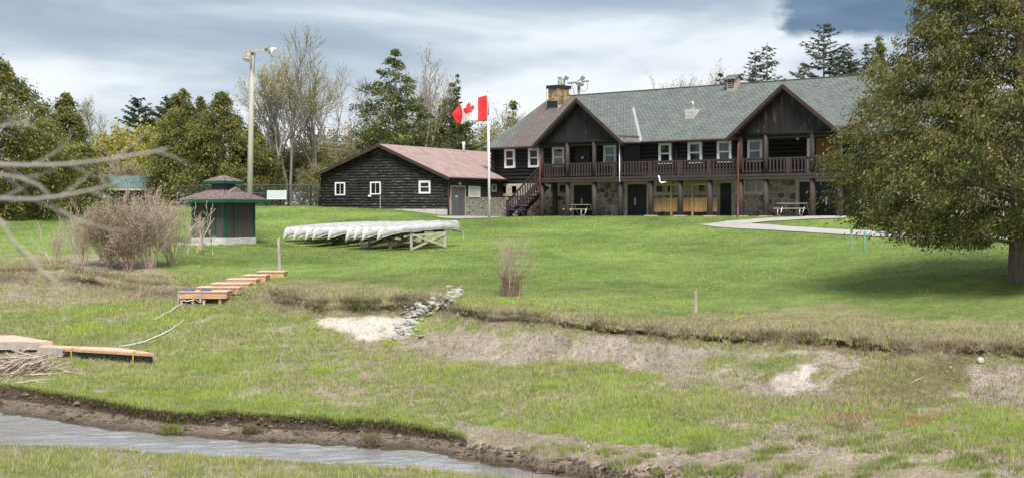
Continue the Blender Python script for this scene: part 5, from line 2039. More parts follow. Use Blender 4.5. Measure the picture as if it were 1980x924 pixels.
# ------------------------------------------------------------------ flag and its pole
def build_flag():
    Yf = 88.0
    b = W(946.5, 433, Yf)
    b.z = gz(b.x, b.y)
    top = W(943.8, 178, Yf)
    P = empty('flagpole', b, 0, 'slim white metal flagpole on the lawn before the lodge', 'flagpole')
    t = top - b
    m = MB()
    m.tube([(0, 0, -0.3), t * 0.5, t * 0.82], [0.085, 0.075, 0.062], 12)
    m.build('pole', 'pole_white', P, smooth=True)
    m = MB()
    m.tube([t * 0.82, t], [0.052, 0.045], 12)
    m.build('upper_pole', 'galvanised', P, smooth=True)
    m = MB()
    m.tube([t, t + Vector((0, 0, 0.04)), t + Vector((0, 0, 0.1))], [0.05, 0.07, 0.02], 10)
    m.build('finial', 'galvanised', P, smooth=True)
    m = MB()
    m.box(t * 0.79 + Vector((0.08, -0.05, 0)), (0.12, 0.08, 0.1))
    m.box(t * 0.2 + Vector((0.07, -0.06, 0)), (0.05, 0.05, 0.22))
    m.build('cleat', 'galvanised', P)
    m = MB()
    m.tube([t * 0.98 + Vector((-0.06, -0.03, 0)), t * 0.6 + Vector((-0.09, -0.04, 0)), t * 0.2 + Vector((0.06, -0.09, 0))], 0.006, 4)
    m.build('halyard', 'rope_white', P)
    s_ = [0, 0.25, 0.5, 0.75, 0.88, 1.0]
    tx, ty = [941.5, 924, 905.5, 889, 886.5, 886], [184.5, 188.5, 194.5, 201.5, 204, 207]
    bx, by = [942.5, 924, 906, 890.5, 886, 884], [234.5, 234.5, 235, 241, 237.5, 234]

    def surf(s, v):
        """s from hoist 0 to fly 1, v from top 0 to foot 1"""
        x = (1 - v) * np.interp(s, s_, tx) + v * np.interp(s, s_, bx)
        y = (1 - v) * np.interp(s, s_, ty) + v * np.interp(s, s_, by)
        bul = math.sin(math.pi * v)
        x += 4.0 * bul * math.exp(-((s - 0.75) / 0.10) ** 2)
        x -= 10.5 * bul * max(0, (s - 0.80) / 0.2) ** 1.3
        dY = 0.55 * s + 0.17 * math.sin(s * 8.5 + v * 1.2) * min(1, s * 3) + 0.10 * math.sin(s * 3 + v * 5) * s
        p = W(x, y, Yf)
        p.y += dY
        p.x *= 1 + dY / Yf
        return p
    o = surf(0, 0.5)
    Fg = empty('flag', o, 0, 'red and white maple leaf flag blowing from the flagpole', 'flag')

    def strip(nm, s0, s1, mt):
        n, k = 14, 14
        m = MB()
        vs = [surf(s0 + (s1 - s0) * i / n, j / k) - o for i in range(n + 1) for j in range(k + 1)]
        fs = [(i * (k + 1) + j, (i + 1) * (k + 1) + j, (i + 1) * (k + 1) + j + 1, i * (k + 1) + j + 1) for i in range(n) for j in range(k)]
        m.add(vs, fs)
        ob = m.build(nm, mt, Fg, smooth=True)
        sm = ob.modifiers.new('cloth', 'SOLIDIFY')
        sm.thickness = 0.008
        return ob
    strip('hoist_band', 0.0, 0.25, 'flag_red')
    white = strip('white_field', 0.25, 0.75, 'flag_white')
    strip('fly_band', 0.75, 1.0, 'flag_red')
    half = [(0, 1.0), (0.16, 0.70), (0.33, 0.78), (0.25, 0.30), (0.47, 0.53), (0.53, 0.40), (0.78, 0.45), (0.70, 0.22), (0.83, 0.13), (0.42, -0.22), (0.47, -0.38), (0.05, -0.32), (0.045, -0.72)]
    poly = half + [(-x, y) for x, y in reversed(half[1:])]
    from mathutils.geometry import tessellate_polygon
    import bmesh
    bm = bmesh.new()
    vs = [bm.verts.new((x, y, 0)) for x, y in poly]
    for tri in tessellate_polygon([[Vector((x, y, 0)) for x, y in poly]]):
        bm.faces.new([vs[i] for i in tri])
    bmesh.ops.subdivide_edges(bm, edges=bm.edges[:], cuts=3, use_grid_fill=True)
    for side in (-1, 1):
        me = bpy.data.meshes.new('maple_leaf')
        bm.to_mesh(me)
        for vv in me.vertices:
            x, y = vv.co.x, vv.co.y
            s = 0.5 - x * 0.215
            v = 0.46 - y * 0.40
            p0 = surf(s, v)
            e1, e2 = surf(s + 0.01, v) - p0, surf(s, v + 0.02) - p0
            n = e1.cross(e2).normalized()
            vv.co = p0 + n * (0.014 * side) - o
        me.materials.append(M['flag_red'])
        ob = bpy.data.objects.new('maple_leaf', me)
        COL.objects.link(ob)
        ob.parent = white
    bm.free()


build_flag()


# ------------------------------------------------------------------ poles, wires, fence and pavilion
def lamp_pole():
    Yp = 88.0
    b = on_ground(482, Yp)
    top = W(488, 97, Yp)
    E = empty('floodlight_pole', b, 0, 'tall pale wooden pole with crossarm and floodlights beside the hut', 'light pole')
    t = top - b
    m = MB()
    m.tube([(0, 0, -0.4), t * 0.5, t], [0.20, 0.17, 0.115], 12)
    m.build('pole', 'pole_wood', E, smooth=True)
    z = t + Vector((0, -0.14, -0.10))
    a, c = z + Vector((-0.52, -0.2, -0.08)), z + Vector((0.95, 0.2, 0.12))
    MB().bar(a, c, 0.11, 0.15).build('crossarm', 'grey_wood', E)
    for p, dr, lit in ((c + Vector((0.0, -0.12, 0.02)), Vector((0.45, -0.3, -0.22)), True), (z + Vector((-0.15, -0.15, -0.12)), Vector((-0.05, -0.2, -0.42)), False)):
        h = MB()
        h.tube([p + Vector((0, 0, 0.05)), p + dr * 0.35, p + dr], [0.10, 0.16, 0.31], 14)
        hh = h.build('floodlight', 'steel' if lit else 'grey_wood', E, smooth=True)
        h = MB()
        h.tube([p + dr * 1.01, p + dr * 1.12], [0.29, 0.25], 14)
        h.build('lens', 'lamp_glass', hh)
        h = MB()
        h.box(p + Vector((-0.05, 0, 0.14)), (0.3, 0.16, 0.16), Matrix.Rotation(-0.4, 3, 'Y'))
        h.build('ballast', 'grey_wood', hh)
    m = MB()
    m.tube([z + Vector((0.22, 0, 0)), z + Vector((0.16, -0.05, -0.7)), t * 0.86 + Vector((0.13, -0.1, 0))], 0.018, 5)
    m.build('cable', 'black', E)


lamp_pole()


def utility_pole(u, Y, ptop, label, arms=True, transformer=False, r=0.13):
    b = on_ground(u, Y)
    t = W(u, ptop, Y).z - b.z
    E = empty('utility_pole', b, 0, label, 'utility pole')
    m = MB()
    m.tube([(0, 0, -0.3), (0, 0, t)], [r * 1.3, r], 8)
    m.build('pole', 'pole_wood', E, smooth=True)
    if arms:
        for k, dz in enumerate((-0.1, -1.0)):
            a = MB().b2(-1.1, 1.1, -0.2, -0.12, t + dz - 0.06, t + dz + 0.06).build('crossarm', 'grey_wood', E)
            for x in (-1.0, -0.5, 0.5, 1.0):
                m = MB()
                m.tube([(x, -0.16, t + dz + 0.06), (x, -0.16, t + dz + 0.2)], [0.05, 0.035], 6)
                m.build('insulator', 'sign_white', a)
    if transformer:
        m = MB()
        m.tube([(0.2, -0.3, t - 1.35), (0.2, -0.3, t - 1.3), (0.2, -0.3, t - 0.55), (0.2, -0.3, t - 0.45)], [0.24, 0.27, 0.27, 0.18], 12)
        m.build('transformer', 'galvanised', E, smooth=True)
        m = MB()
        m.tube([(0.2, -0.3, t - 0.45), (0.2, -0.3, t - 0.2)], [0.07, 0.04], 8)
        m.build('insulator', 'sign_white', E)
    return E


utility_pole(911, 128, 262, 'utility pole with two crossarms seen over the brown cabin roof')
utility_pole(517, 112, 255, 'utility pole with grey transformer can in front of the cedars', False, True, 0.09)
utility_pole(227, 150, 222, 'thin utility pole showing above the yellow willows', False, False, 0.09)
utility_pole(285, 118, 320, 'slim pole beside the green roofed pavilion, ridge side', False, False, 0.06)
utility_pole(291, 118, 323, 'slim pole beside the green roofed pavilion, lawn side', False, False, 0.06)


def wires():
    for k, (dz, x) in enumerate(((0, -1.0), (0.0, 1.0), (0.9, 0.0))):
        p = W(911, 262, 128)
        p += Vector((x, -0.16, -0.0 - dz))
        q = W(517, 255, 112) + Vector((0, 0.1, -0.1 - dz * 0.4))
        q2 = W(1400, 262, 136) + Vector((x, 0, -dz))
        for a, b, nm in ((q, p, 'between the two poles behind the cabin'), (p, q2, 'running behind the lodge roof')):
            pts = []
            for i in range(21):
                f = i / 20
                c = a.lerp(b, f)
                c.z -= 0.9 * 4 * f * (1 - f)
                pts.append(c)
            m = MB()
            m.tube(pts, 0.017, 4)
            o = m.build('power_line', 'galvanised', smooth=True)
            tag(o, 'thin sagging power line ' + nm, 'wire', 'power lines ' + nm)


wires()


def chain_fence():
    us = [343 + 43 * k for k in range(7)] + [617]
    Yf = 104.0
    pts = [on_ground(u, Yf - 0.3 * (k * 0.3)) for k, u in enumerate(us)]
    E = empty('chain_link_fence', pts[0], 0, 'tall dark chain link fence along the top of the lawn', 'fence')
    o = pts[0]
    hgt = 1.55
    m0 = MB()
    for p in pts:
        MB().tube([p - o + Vector((0, 0, -0.2)), p - o + Vector((0, 0, hgt))], 0.06, 8).build('post', 'black', E)
    for a, b in zip(pts[:-1], pts[1:]):
        MB().tube([a - o + Vector((0, 0, hgt)), b - o + Vector((0, 0, hgt))], 0.035, 6).build('top_rail', 'fence_wire', E)
        for z in (0.12, 0.95):
            MB().tube([a - o + Vector((0, 0.02, z)), b - o + Vector((0, 0.02, z))], 0.02, 6).build('mid_rail', 'grey_wood', E)
    m = MB()
    for a, b in zip(pts[:-1], pts[1:]):
        L = (b - a).length
        d = (b - a) / L
        s = -hgt
        while s < L:
            for sg in (0, 1):
                x0, x1 = s, s + hgt
                z0, z1 = (0, hgt) if sg else (hgt, 0)
                if x0 < 0:
                    z0 += (z1 - z0) * (-x0) / hgt
                    x0 = 0
                if x1 > L:
                    z1 = z0 + (z1 - z0) * (L - x0) / (x1 - x0)
                    x1 = L
                p, q = a - o + d * x0 + Vector((0, -0.04, z0 + 0.02)), a - o + d * x1 + Vector((0, -0.04, z1 + 0.02))
                m.bar(p, q, 0.012, 0.012)
            s += 0.13
    w = m.build('wire_mesh', 'fence_wire', E)
    w['kind'] = 'stuff'
    # blank pale board hung on it
    p0, p1 = W(516, 384.5, Yf - 0.9), W(552.5, 368.5, Yf - 0.9)
    b = empty('blank_board', ((p0.x + p1.x) / 2, p0.y, p0.z), 0, 'blank pale blue-grey board hung on the chain link fence', 'board')
    w, h = p1.x - p0.x, p1.z - p0.z
    MB().b2(-w / 2, w / 2, 0, 0.03, 0, h).build('panel', 'banner', b)
    MB().b2(-w / 2, w / 2, -0.02, 0.04, -0.05, 0.0).build('edge', 'sign_white', b)
    MB().b2(w / 2, w / 2 + 0.05, -0.02, 0.04, -0.05, h).build('edge', 'sign_white', b)
    # blue-grey tube frame with a seat behind the fence
    q = on_ground(570, Yf + 0.8)
    s = empty('blue_bench_frame', q, 0, 'blue-grey tubular frame with a low seat against the fence', 'bench')
    m = MB()
    for x in (-0.33, 0.33):
        m.tube([(x, 0, -0.1), (x, 0, 0.95)], 0.035, 8)
    m.tube([(-0.33, 0, 0.93), (0.33, 0, 0.93)], 0.03, 8)
    m.build('frame', 'bench_blue', s)
    MB().b2(-0.3, 0.3, -0.25, 0.05, 0.30, 0.36).build('seat', 'bench_blue', s)
    m = MB()
    m.tube([(-0.2, -0.26, 0.12), (-0.1, -0.28, 0.28), (0.1, -0.28, 0.30), (0.25, -0.26, 0.14)], 0.03, 6)
    m.build('arm', 'sign_white', s)


mat('bench_blue', (0.10, 0.13, 0.24), 0.5, 0.15, 4.0)
chain_fence()


def pavilion():
    b = on_ground(247, 111)
    E = empty('picnic_pavilion', b, math.radians(6), 'distant open pavilion with green roof behind the bare shrubs', 'pavilion')
    w, d, ze, zr = 3.75, 3.2, 1.3, 2.35
    for sg in (-1, 1):
        roof_slab('roof', [(-w / 2, sg * d / 2 * 1.1, ze), (w / 2, sg * d / 2 * 1.1, ze), (w / 2, 0, zr), (-w / 2, 0, zr)], 0.08, 'pav_roof', E, (1, 0, 0))
    MB().b2(-w / 2, w / 2, -d / 2 * 1.1 - 0.05, -d / 2 * 1.1 - 0.005, ze - 0.12, ze + 0.02).build('fascia', 'driftwood', E)
    for x in (-w / 2 + 0.1, -w / 6, w / 6, w / 2 - 0.1):
        for y in (-d / 2 + 0.1, d / 2 - 0.1):
            MB().b2(x - 0.08, x + 0.08, y - 0.08, y + 0.08, -0.2, ze + 0.05).build('post', 'hut_board', E)
    MB().b2(-w / 2 + 0.1, w / 2 - 0.1, d / 2 - 0.05, d / 2, -0.1, ze).build('back_wall', 'hut_board', E)
    for k in range(3):
        MB().b2(-w / 2 + 0.3 + k * 1.2, -w / 2 + 1.2 + k * 1.2, -0.3, 0.3, 0.45, 0.5).build('table', 'dark_wood', E)
    MB().b2(-w / 2 + 0.18, -w / 2 + 0.46, -d / 2 - 0.06, -d / 2 - 0.02, 0.28, 0.82).build('notice', 'sign_white', E)


shingle_mat('pav_roof', (0.095, 0.15, 0.145), (0.12, 0.18, 0.17), (0.07, 0.11, 0.105))
pavilion()


# ------------------------------------------------------------------ box steps, docks, ropes, posts
def box_steps():
    rows = [(347, 563.0, 51.4, 1.70), (378, 555.0, 52.8, 1.62), (408.5, 547.5, 54.2, 1.40), (437.5, 539.5, 55.6, 1.12), (468.5, 532, 57.1, 0.90), (497, 524.8, 58.6, 1.06)]
    base = on_ground(400, 52.5)
    E = empty('box_stair', base, 0, 'orange lumber box steps climbing the bank from the pond floor', 'steps')
    last = 51.0
    for i, (u, p, Y, w) in enumerate(rows):
        best = (9, Y)
        for Yt in np.arange(last + (0.4 if i else 0), last + 2.2, 0.05):        # set each step where its tread clears the turf
            q = W(u, p, Yt)
            gap = abs(q.z - gz(q.x + w * 0.4, Yt + 0.3) - (0.21 if i else 0.40))
            if gap < best[0]:
                best = (gap, Yt)
        Y = last = best[1]
        a = W(u, p, Y) - base
        d = 1.0
        s = MB().b2(a.x, a.x + w, a.y, a.y + 0.04, a.z - 0.26, a.z - 0.032).build('step', 'new_wood', E)
        MB().b2(a.x, a.x + 0.04, a.y + 0.042, a.y + d, a.z - 0.26, a.z - 0.032).build('side_board', 'new_wood', s)
        MB().b2(a.x + w - 0.04, a.x + w, a.y + 0.042, a.y + d, a.z - 0.26, a.z - 0.032).build('side_board', 'new_wood', s)
        for j in range(7):
            MB().b2(a.x - 0.02, a.x + w + 0.02, a.y - 0.03 + j * 0.15, a.y + 0.108 + j * 0.15, a.z - 0.03, a.z).build('plank', 'dock_deck', s)
        if i == 1:
            for j in range(7):
                x = a.x + w * 0.55 + j * 0.16
                MB().b2(x, x + 0.05, a.y - 0.09, a.y - 0.002, a.z - 0.22, a.z - 0.04).build('joist', 'grey_wood', s)
        if i == 0:
            for x in (a.x + 0.02, a.x + 0.42, a.x + 0.82, a.x + 1.4):
                MB().b2(x, x + 0.09, a.y + 0.05, a.y + 0.14, a.z - 0.75, a.z - 0.2).build('leg', 'grey_wood', s)
            MB().b2(a.x - 0.06, a.x - 0.005, a.y - 0.03, a.y + 0.08, a.z - 0.45, a.z + 0.03).build('cleat_post', 'grey_wood', s)
            MB().b2(a.x + 0.72, a.x + 0.80, a.y - 0.06, a.y - 0.005, a.z - 0.4, a.z + 0.02).build('cleat_post', 'grey_wood', s)
    # coiled blue and white mooring rope on the lowest step
    a = W(347, 563, 51.4)
    m = MB()
    for c, r in (((0.28, 0.28), 0.2), ((0.9, 0.3), 0.18)):
        for k in range(3):
            m.tube([(a.x + c[0] + (r - k * 0.03) * math.cos(t) * 1.2, a.y + c[1] + r * math.sin(t), a.z + 0.012 + 0.018 * k + 0.01 * math.sin(3 * t)) for t in np.linspace(0, 6.2, 18)], 0.011, 5)
    o = m.build('coiled_rope', 'rope_blue', smooth=True)
    tag(o, 'blue mooring rope coiled on the lowest box step', 'rope')

    def ground_rope(rows_, mt, nm, lb, r=0.02):
        pts = []
        for u, p in rows_:
            Y = np.linspace(34, 56, 700)
            X = (u - 990) / F * Y
            z = ground_full(X, Y)[0]
            i = int(np.argmin(np.abs(HZ + F * (CZ - z) / Y - p)))
            pts.append(Vector((X[i], Y[i], z[i] + 0.035)))
        fine = []
        for q0, q1 in zip(pts[:-1], pts[1:]):
            for f in np.linspace(0, 1, 8, endpoint=False):
                q = q0.lerp(q1, f)
                q.z = gz(q.x, q.y) + 0.04
                fine.append(q)
        m_ = MB()
        m_.tube(fine, r, 5)
        tag(m_.build(nm, mt, smooth=True), lb, 'rope')
    b0 = a + Vector((0.1, -0.05, -0.3))
    m = MB()
    m.tube([a + Vector((0.0, -0.06, -0.05)), a + Vector((0.04, -0.1, -0.2)), b0, b0 + Vector((0.2, -0.05, -0.05)), b0 + Vector((0.5, 0, 0.02)), a + Vector((0.75, -0.07, -0.4)), a + Vector((0.78, -0.07, -0.05))], 0.02, 5)
    tag(m.build('hanging_rope', 'rope_white', smooth=True), 'white rope looped below the lowest box step', 'rope')
    ground_rope([(350, 590), (335, 600), (318, 608), (296, 621)], 'rope_white', 'mooring_rope', 'short white rope trailing down the bank from the box steps', 0.022)
    ground_rope([(356, 620), (335, 636), (310, 650), (280, 662), (250, 669), (228, 671.5)], 'rope_white', 'mooring_rope', 'long white rope curving over the grass to the black floating dock', 0.022)


box_steps()


def dock(name, label, corners, top_h, th, kind):
    P = [Vector(((u - 990) / F * (top_h * F / (p - HZ)), top_h * F / (p - HZ), CZ - top_h)) for u, p in corners]
    o = sum(P, Vector()) / len(P)
    o.z -= th
    E = empty(name, o, 0, label, 'dock')
    Q = [p - o for p in P]
    m = MB()
    m.prism(Q, (0, 0, -0.035))
    m.build('deck', 'dock_deck' if kind == 'wood' else 'new_deck', E)
    n = len(Q)
    for k in range(n):
        a, b = Q[k], Q[(k + 1) % n]
        if kind == 'wood':
            MB().bar(a + Vector((0, 0, -0.15)), b + Vector((0, 0, -0.15)), 0.05, 0.22).build('rim_board', 'grey_pink', E)
        else:
            MB().bar(a + Vector((0, 0, -0.07)), b + Vector((0, 0, -0.07)), 0.05, 0.065).build('rim_board', 'new_wood', E)
    if kind != 'wood':
        c = sum(Q, Vector()) / n
        R = [c + (q - c) * 0.985 for q in Q]
        m = MB()
        m.prism([r + Vector((0, 0, -0.105)) for r in R], (0, 0, -0.55))
        f = m.build('float', 'float_black', E)
        a, b = Q[0], Q[1]
        d = (b - a).normalized()
        nrm = Vector((d.y, -d.x, 0))
        for k in range(9):
            p = a.lerp(b, 0.33 + 0.078 * k) + Vector((0, 0, -0.22))
            m = MB()
            m.tube([p + nrm * 0.0, p + nrm * 0.03], [0.06, 0.07], 8)
            m.build('knuckle', 'black', f)
            m = MB()
            m.bar(p + nrm * 0.02 + d * 0.16 + Vector((0, 0, 0.08)), p + nrm * 0.02 + d * 0.16 - Vector((0, 0, 0.3)), 0.03, 0.05, up=tuple(d))
            m.build('rib', 'float_black', f)
        MB().bar(a + nrm * 0.05 + Vector((0, 0, -0.16)), a.lerp(b, 0.225) + nrm * 0.05 + Vector((0, 0, -0.16)), 0.05, 0.26).build('end_board', 'grey_wood', E)
        for fr in (0.305, 0.84):
            p = a.lerp(b, fr)
            m = MB()
            m.bar(p + nrm * 0.06 + Vector((0, 0, 0.03)), p + nrm * 0.06 + Vector((0, 0, -0.5)), 0.035, 0.012, up=tuple(nrm))
            m.bar(p + nrm * 0.06 + Vector((0, 0, 0.02)), p - nrm * 0.5 + Vector((0, 0, 0.02)), 0.035, 0.012)
            m.build('strap', 'strap_yellow', E)
    else:
        c = sum(Q, Vector()) / n
        m = MB()
        m.prism([c + (q - c) * 0.97 + Vector((0, 0, -0.2)) for q in Q], (0, 0, -0.3))
        m.build('float', 'float_black', E)


mat('grey_pink', (0.40, 0.335, 0.30), 0.85, 0.2, 4.0, 0.004, stretch=(0.5, 2, 2))
mat('new_deck', (0.58, 0.43, 0.33), 0.85, 0.15, 4.0, 0.003, stretch=(0.5, 2, 2))
dock('floating_dock', 'pale wooden dock section stranded on the grass at the pond edge', [(-160, 659), (102, 659.5), (28, 647.5), (-170, 648.5)], 4.16, 0.42, 'wood')
dock('floating_dock', 'dock section with black plastic float and yellow straps lying on grass', [(75, 668.5), (297, 682), (232, 671.5), (82, 666.5)], 4.28, 0.45, 'float')


def stake(u, p0, p1, r, name, label, mt, Y=None, tilt=0.0):
    Ys_ = np.linspace(34, 80, 1500)
    X = (u - 990) / F * Ys_
    z = ground_full(X, Ys_)[0]
    i = int(np.argmin(np.abs(HZ + F * (CZ - z) / Ys_ - p1)))
    b = Vector((X[i], Ys_[i], z[i]))
    h = (p1 - p0) / F * b.y
    m = MB()
    m.add(*_stake(h, r, tilt))
    o = m.build(name, mt)
    o.location = b
    tag(o, label, 'post')


def _stake(h, r, t):
    vs, fs = [], []
    for k, (z, rr) in enumerate(((-0.3, r), (h * 0.5, r * 0.97), (h, r * 0.93), (h + 0.02, r * 0.55))):
        for sx, sy in ((-1, -1), (1, -1), (1, 1), (-1, 1)):
            vs.append((sx * rr + t * z + 0.008 * math.sin(3 * k), sy * rr, z + (0.02 * sx if k > 1 else 0)))
    for k in range(3):
        for j in range(4):
            fs.append((k * 4 + j, k * 4 + (j + 1) % 4, (k + 1) * 4 + (j + 1) % 4, (k + 1) * 4 + j))
    fs += [(3, 2, 1, 0), (12, 13, 14, 15)]
    return vs, fs


stake(541, 461, 528, 0.055, 'marker_post', 'weathered leaning wooden post at the top of the box steps', 'grey_wood', tilt=-0.03)
stake(1345, 563, 604, 0.045, 'marker_post', 'short weathered wooden stake standing alone near the bank edge', 'grey_wood')
stake(1646, 440, 483, 0.035, 'sign_post', 'thin green metal post under the cedar boughs, beside the lodge', 'green_metal')
stake(1672, 448, 485, 0.045, 'sign_post', 'pale green metal post under the cedar boughs, nearer the trunk', 'green_metal')


# ------------------------------------------------------------------ rocks, driftwood and small debris
def rock_mesh(seed, sx=1, sy=1, sz=0.6):
    rng = random.Random(seed)
    import bmesh
    bm = bmesh.new()
    bmesh.ops.create_icosphere(bm, subdivisions=1, radius=1)
    for v in bm.verts:
        k = rng.uniform(0.72, 1.12)
        v.co = Vector((v.co.x * sx * k, v.co.y * sy * k, max(-0.8, v.co.z) * sz * k))
    me = bpy.data.meshes.new('rock')
    bm.to_mesh(me)
    bm.free()
    me.materials.append(M['rock'])
    return me


def rocks():
    rng = np.random.default_rng(12)
    ms = [rock_mesh(k, 1 + 0.5 * (k % 3), 1, 0.55 + 0.1 * (k % 2)) for k in range(6)]
    Y = np.linspace(36, 52, 800)

    def hit(u, p):
        X = (u - 990) / F * Y
        z = ground_full(X, Y)[0]
        i = int(np.argmin(np.abs(HZ + F * (CZ - z) / Y - p)))
        return Vector((X[i], Y[i], z[i]))
    path = [(893, 560, 5), (870, 570, 14), (845, 580, 20), (815, 595, 16), (805, 612, 12), (790, 628, 10), (775, 645, 22), (765, 655, 20)]
    n = 190
    for k in range(n):
        f = rng.random() * (len(path) - 1)
        i = int(f)
        t = f - i
        u = path[i][0] * (1 - t) + path[i + 1][0] * t + rng.normal(0, 1) * path[i][2] * 0.85
        p = path[i][1] * (1 - t) + path[i + 1][1] * t + rng.normal(0, 1) * 6.0
        b = hit(u, p)
        s = rng.uniform(0.04, 0.115) * (1.5 if rng.random() < 0.12 else 1)
        o = bpy.data.objects.new('rock', ms[k % 6])
        o.location = b + Vector((0, 0, s * 0.15))
        o.scale = (s, s, s)
        o.rotation_euler = (rng.uniform(-.4, .4), rng.uniform(-.4, .4), rng.uniform(0, 6.28))
        COL.objects.link(o)
        tag(o, 'grey rock among the rubble in the bank gully', 'rock', 'rocks in the bank gully')
    for u, p, s, lb in ((1895, 701, 0.10, 'rounded pale stone sitting on the bank edge below the cedar'), (1838, 712, 0.05, 'small pale stone on the mossy slope below the cedar')):
        b = hit(u, p) if False else None
        Yq = np.linspace(25, 45, 900)
        X = (u - 990) / F * Yq
        z = ground_full(X, Yq)[0]
        i = int(np.argmin(np.abs(HZ + F * (CZ - z) / Yq - p)))
        o = bpy.data.objects.new('rock', ms[3])
        o.location = (X[i], Yq[i], z[i] + s * 0.5)
        o.scale = (s, s, s * 1.5)
        COL.objects.link(o)
        tag(o, lb, 'rock')
    # loose pebbles
    pts = []
    Xs, Ysc, Z, seg, u = scatter(9000, 26, 46, rng, u0=600, u1=2050)
    _, g, d = cover(Xs, Ysc, seg)
    k = (g < 0.13) & (seg > 7)
    P = np.stack([Xs, Ysc, Z], -1)[k][:1400]
    q = np.array([[-1, -0.6, 0], [0.8, -1, 0], [1, 0.7, 0], [-0.7, 1, 0], [0.1, 0, 0.9]])
    s = rng.uniform(0.008, 0.03, len(P)) * (1 + 1.2 * (rng.random(len(P)) < 0.06))
    v = (P[:, None] + q[None] * s[:, None, None]).reshape(-1, 3)
    f = np.array([[0, 1, 4], [1, 2, 4], [2, 3, 4], [3, 0, 4]])
    f = (f[None] + 5 * np.arange(len(P))[:, None, None]).reshape(-1, 3)
    c = np.repeat(np.array([0.5, 0.45, 0.4])[None] * rng.uniform(0.5, 1.2, (len(P), 1)), 5, 0)
    # dark clods fallen from the creek scarp
    uu = rng.uniform(-100, 1500, 1500)
    Yp, _ = profile(uu)
    fr = rng.random(1500) ** 0.7
    Yc = Yp[:, 5] * (1 - fr) + (Yp[:, 7] - 0.15) * fr
    Xc = (uu - 990) / F * Yc
    P2 = np.stack([Xc, Yc, ground_full(Xc, Yc)[0]], -1)
    s2 = rng.uniform(0.012, 0.05, 1500) * (1 + 1.3 * (rng.random(1500) < 0.08))
    v = np.concatenate([v, (P2[:, None] + q[None] * s2[:, None, None]).reshape(-1, 3)])
    f = np.concatenate([f, (np.array([[0, 1, 4], [1, 2, 4], [2, 3, 4], [3, 0, 4]])[None] + len(P) * 5 + 5 * np.arange(1500)[:, None, None]).reshape(-1, 3)])
    c = np.concatenate([c, np.repeat(np.array([0.15, 0.115, 0.085])[None] * rng.uniform(0.5, 1.6, (1500, 1)), 5, 0)])
    o = np_mesh('pebble', v, f, 'soil', c)
    tag(o, 'loose pebbles and clods scattered over bare clay and creek mud', 'gravel', kind='stuff')


rocks()


def driftwood():
    rng = random.Random(31)
    o = on_ground(60, 41.2)
    m = MB()
    for k in range(150):
        u = rng.gauss(45, 42)
        Y = 41.2 + rng.uniform(-0.9, 1.1)
        b = on_ground(u, Y) + Vector((0, 0, rng.uniform(0.02, 0.55) * math.exp(-((u - 45) / 50) ** 2)))
        L = rng.uniform(0.4, 1.5)
        a = rng.uniform(-1.2, 1.4)
        d = Vector((math.cos(a), math.sin(a) * 0.8, rng.uniform(-0.3, 0.5)))
        r = rng.choice((0.010, 0.012, 0.015, 0.02, 0.032))
        pts = []
        for j in range(5):
            f = j / 4 - 0.5
            p = b + d * (L * f) + Vector((0, 0, 0.08 * math.sin(f * 5 + k))) * rng.uniform(0.2, 1)
            p.z = max(p.z, gz(p.x, p.y) + r)
            pts.append(p - o)
        m.tube(pts, [r, r, r * 0.9, r * 0.7, r * 0.35], 5)
    e = m.build('driftwood_pile', 'driftwood', smooth=True)
    e.location = o
    tag(e, 'tangled heap of bleached driftwood and reeds by the docks', 'driftwood', kind='stuff')
    # single sticks
    for u, p, L, a, r, lb in ((20, 744, 1.2, 0.25, 0.02, 'bleached forked stick leaning out below the driftwood heap'),
                              (430, 832, 0.45, -0.5, 0.012, 'small pale stick stuck in the creek mud'),
                              (1760, 742, 0.55, 0.7, 0.01, 'thin bleached stick lying on the mossy slope')):
        Yq = np.linspace(25, 45, 900)
        X = (u - 990) / F * Yq
        z = ground_full(X, Yq)[0]
        i = int(np.argmin(np.abs(HZ + F * (CZ - z) / Yq - p)))
        b = Vector((X[i], Yq[i], z[i] + r * 1.2))
        d = Vector((math.cos(a), 0.3, math.sin(a) * 0.4)) * L
        m = MB()
        m.tube([Vector(), d * 0.5 + Vector((0, 0, 0.03)), d], [r, r * 0.9, r * 0.4], 6)
        m.tube([d * 0.5 + Vector((0, 0, 0.03)), d * 0.8 + Vector((0, 0, -0.12 * L))], [r * 0.7, r * 0.3], 5)
        s = m.build('stick', 'twig_pale', smooth=True)
        s.location = b
        tag(s, lb, 'stick')


driftwood()


def clod(u, Y, s, seed, label, green):
    rng = np.random.default_rng(seed)
    b = on_ground(u, Y)
    b.z = max(b.z, CZ - 5.28)
    E = empty('grass_clod', b, 0, label, 'clod')
    o = bpy.data.objects.new('soil', rock_mesh(seed, 1.3, 1, 0.8))
    o.data.materials[0] = M['clod_soil']
    o.scale = (s, s, s)
    COL.objects.link(o)
    o.parent = E
    n = 160
    pts = np.concatenate([rng.normal(0, s * 0.55, (n, 2)), rng.uniform(0.3, 0.8, (n, 1)) * s], 1)
    c = (np.array([0.22, 0.26, 0.07]) if green else np.array([0.24, 0.20, 0.12])) * rng.uniform(0.6, 1.3, (n, 1))
    v, f, cc = blades(pts, np.full(n, s * 1.3), np.full(n, 0.01), np.full(n, 0.9), c, rng, 3)
    np_mesh('blades', v, f, 'grass_blade', cc, E)


mat('clod_soil', (0.12, 0.09, 0.065), 0.95, 0.3, 8.0, 0.02)
clod(718, 31.3, 0.16, 41, 'brown tussock of grass slumped into the creek mud', False)
clod(330, 33.0, 0.14, 42, 'pale green clump of grass fallen at the creek edge', True)
clod(485, 32.7, 0.12, 43, 'dark muddy clod of turf on the creek margin', False)
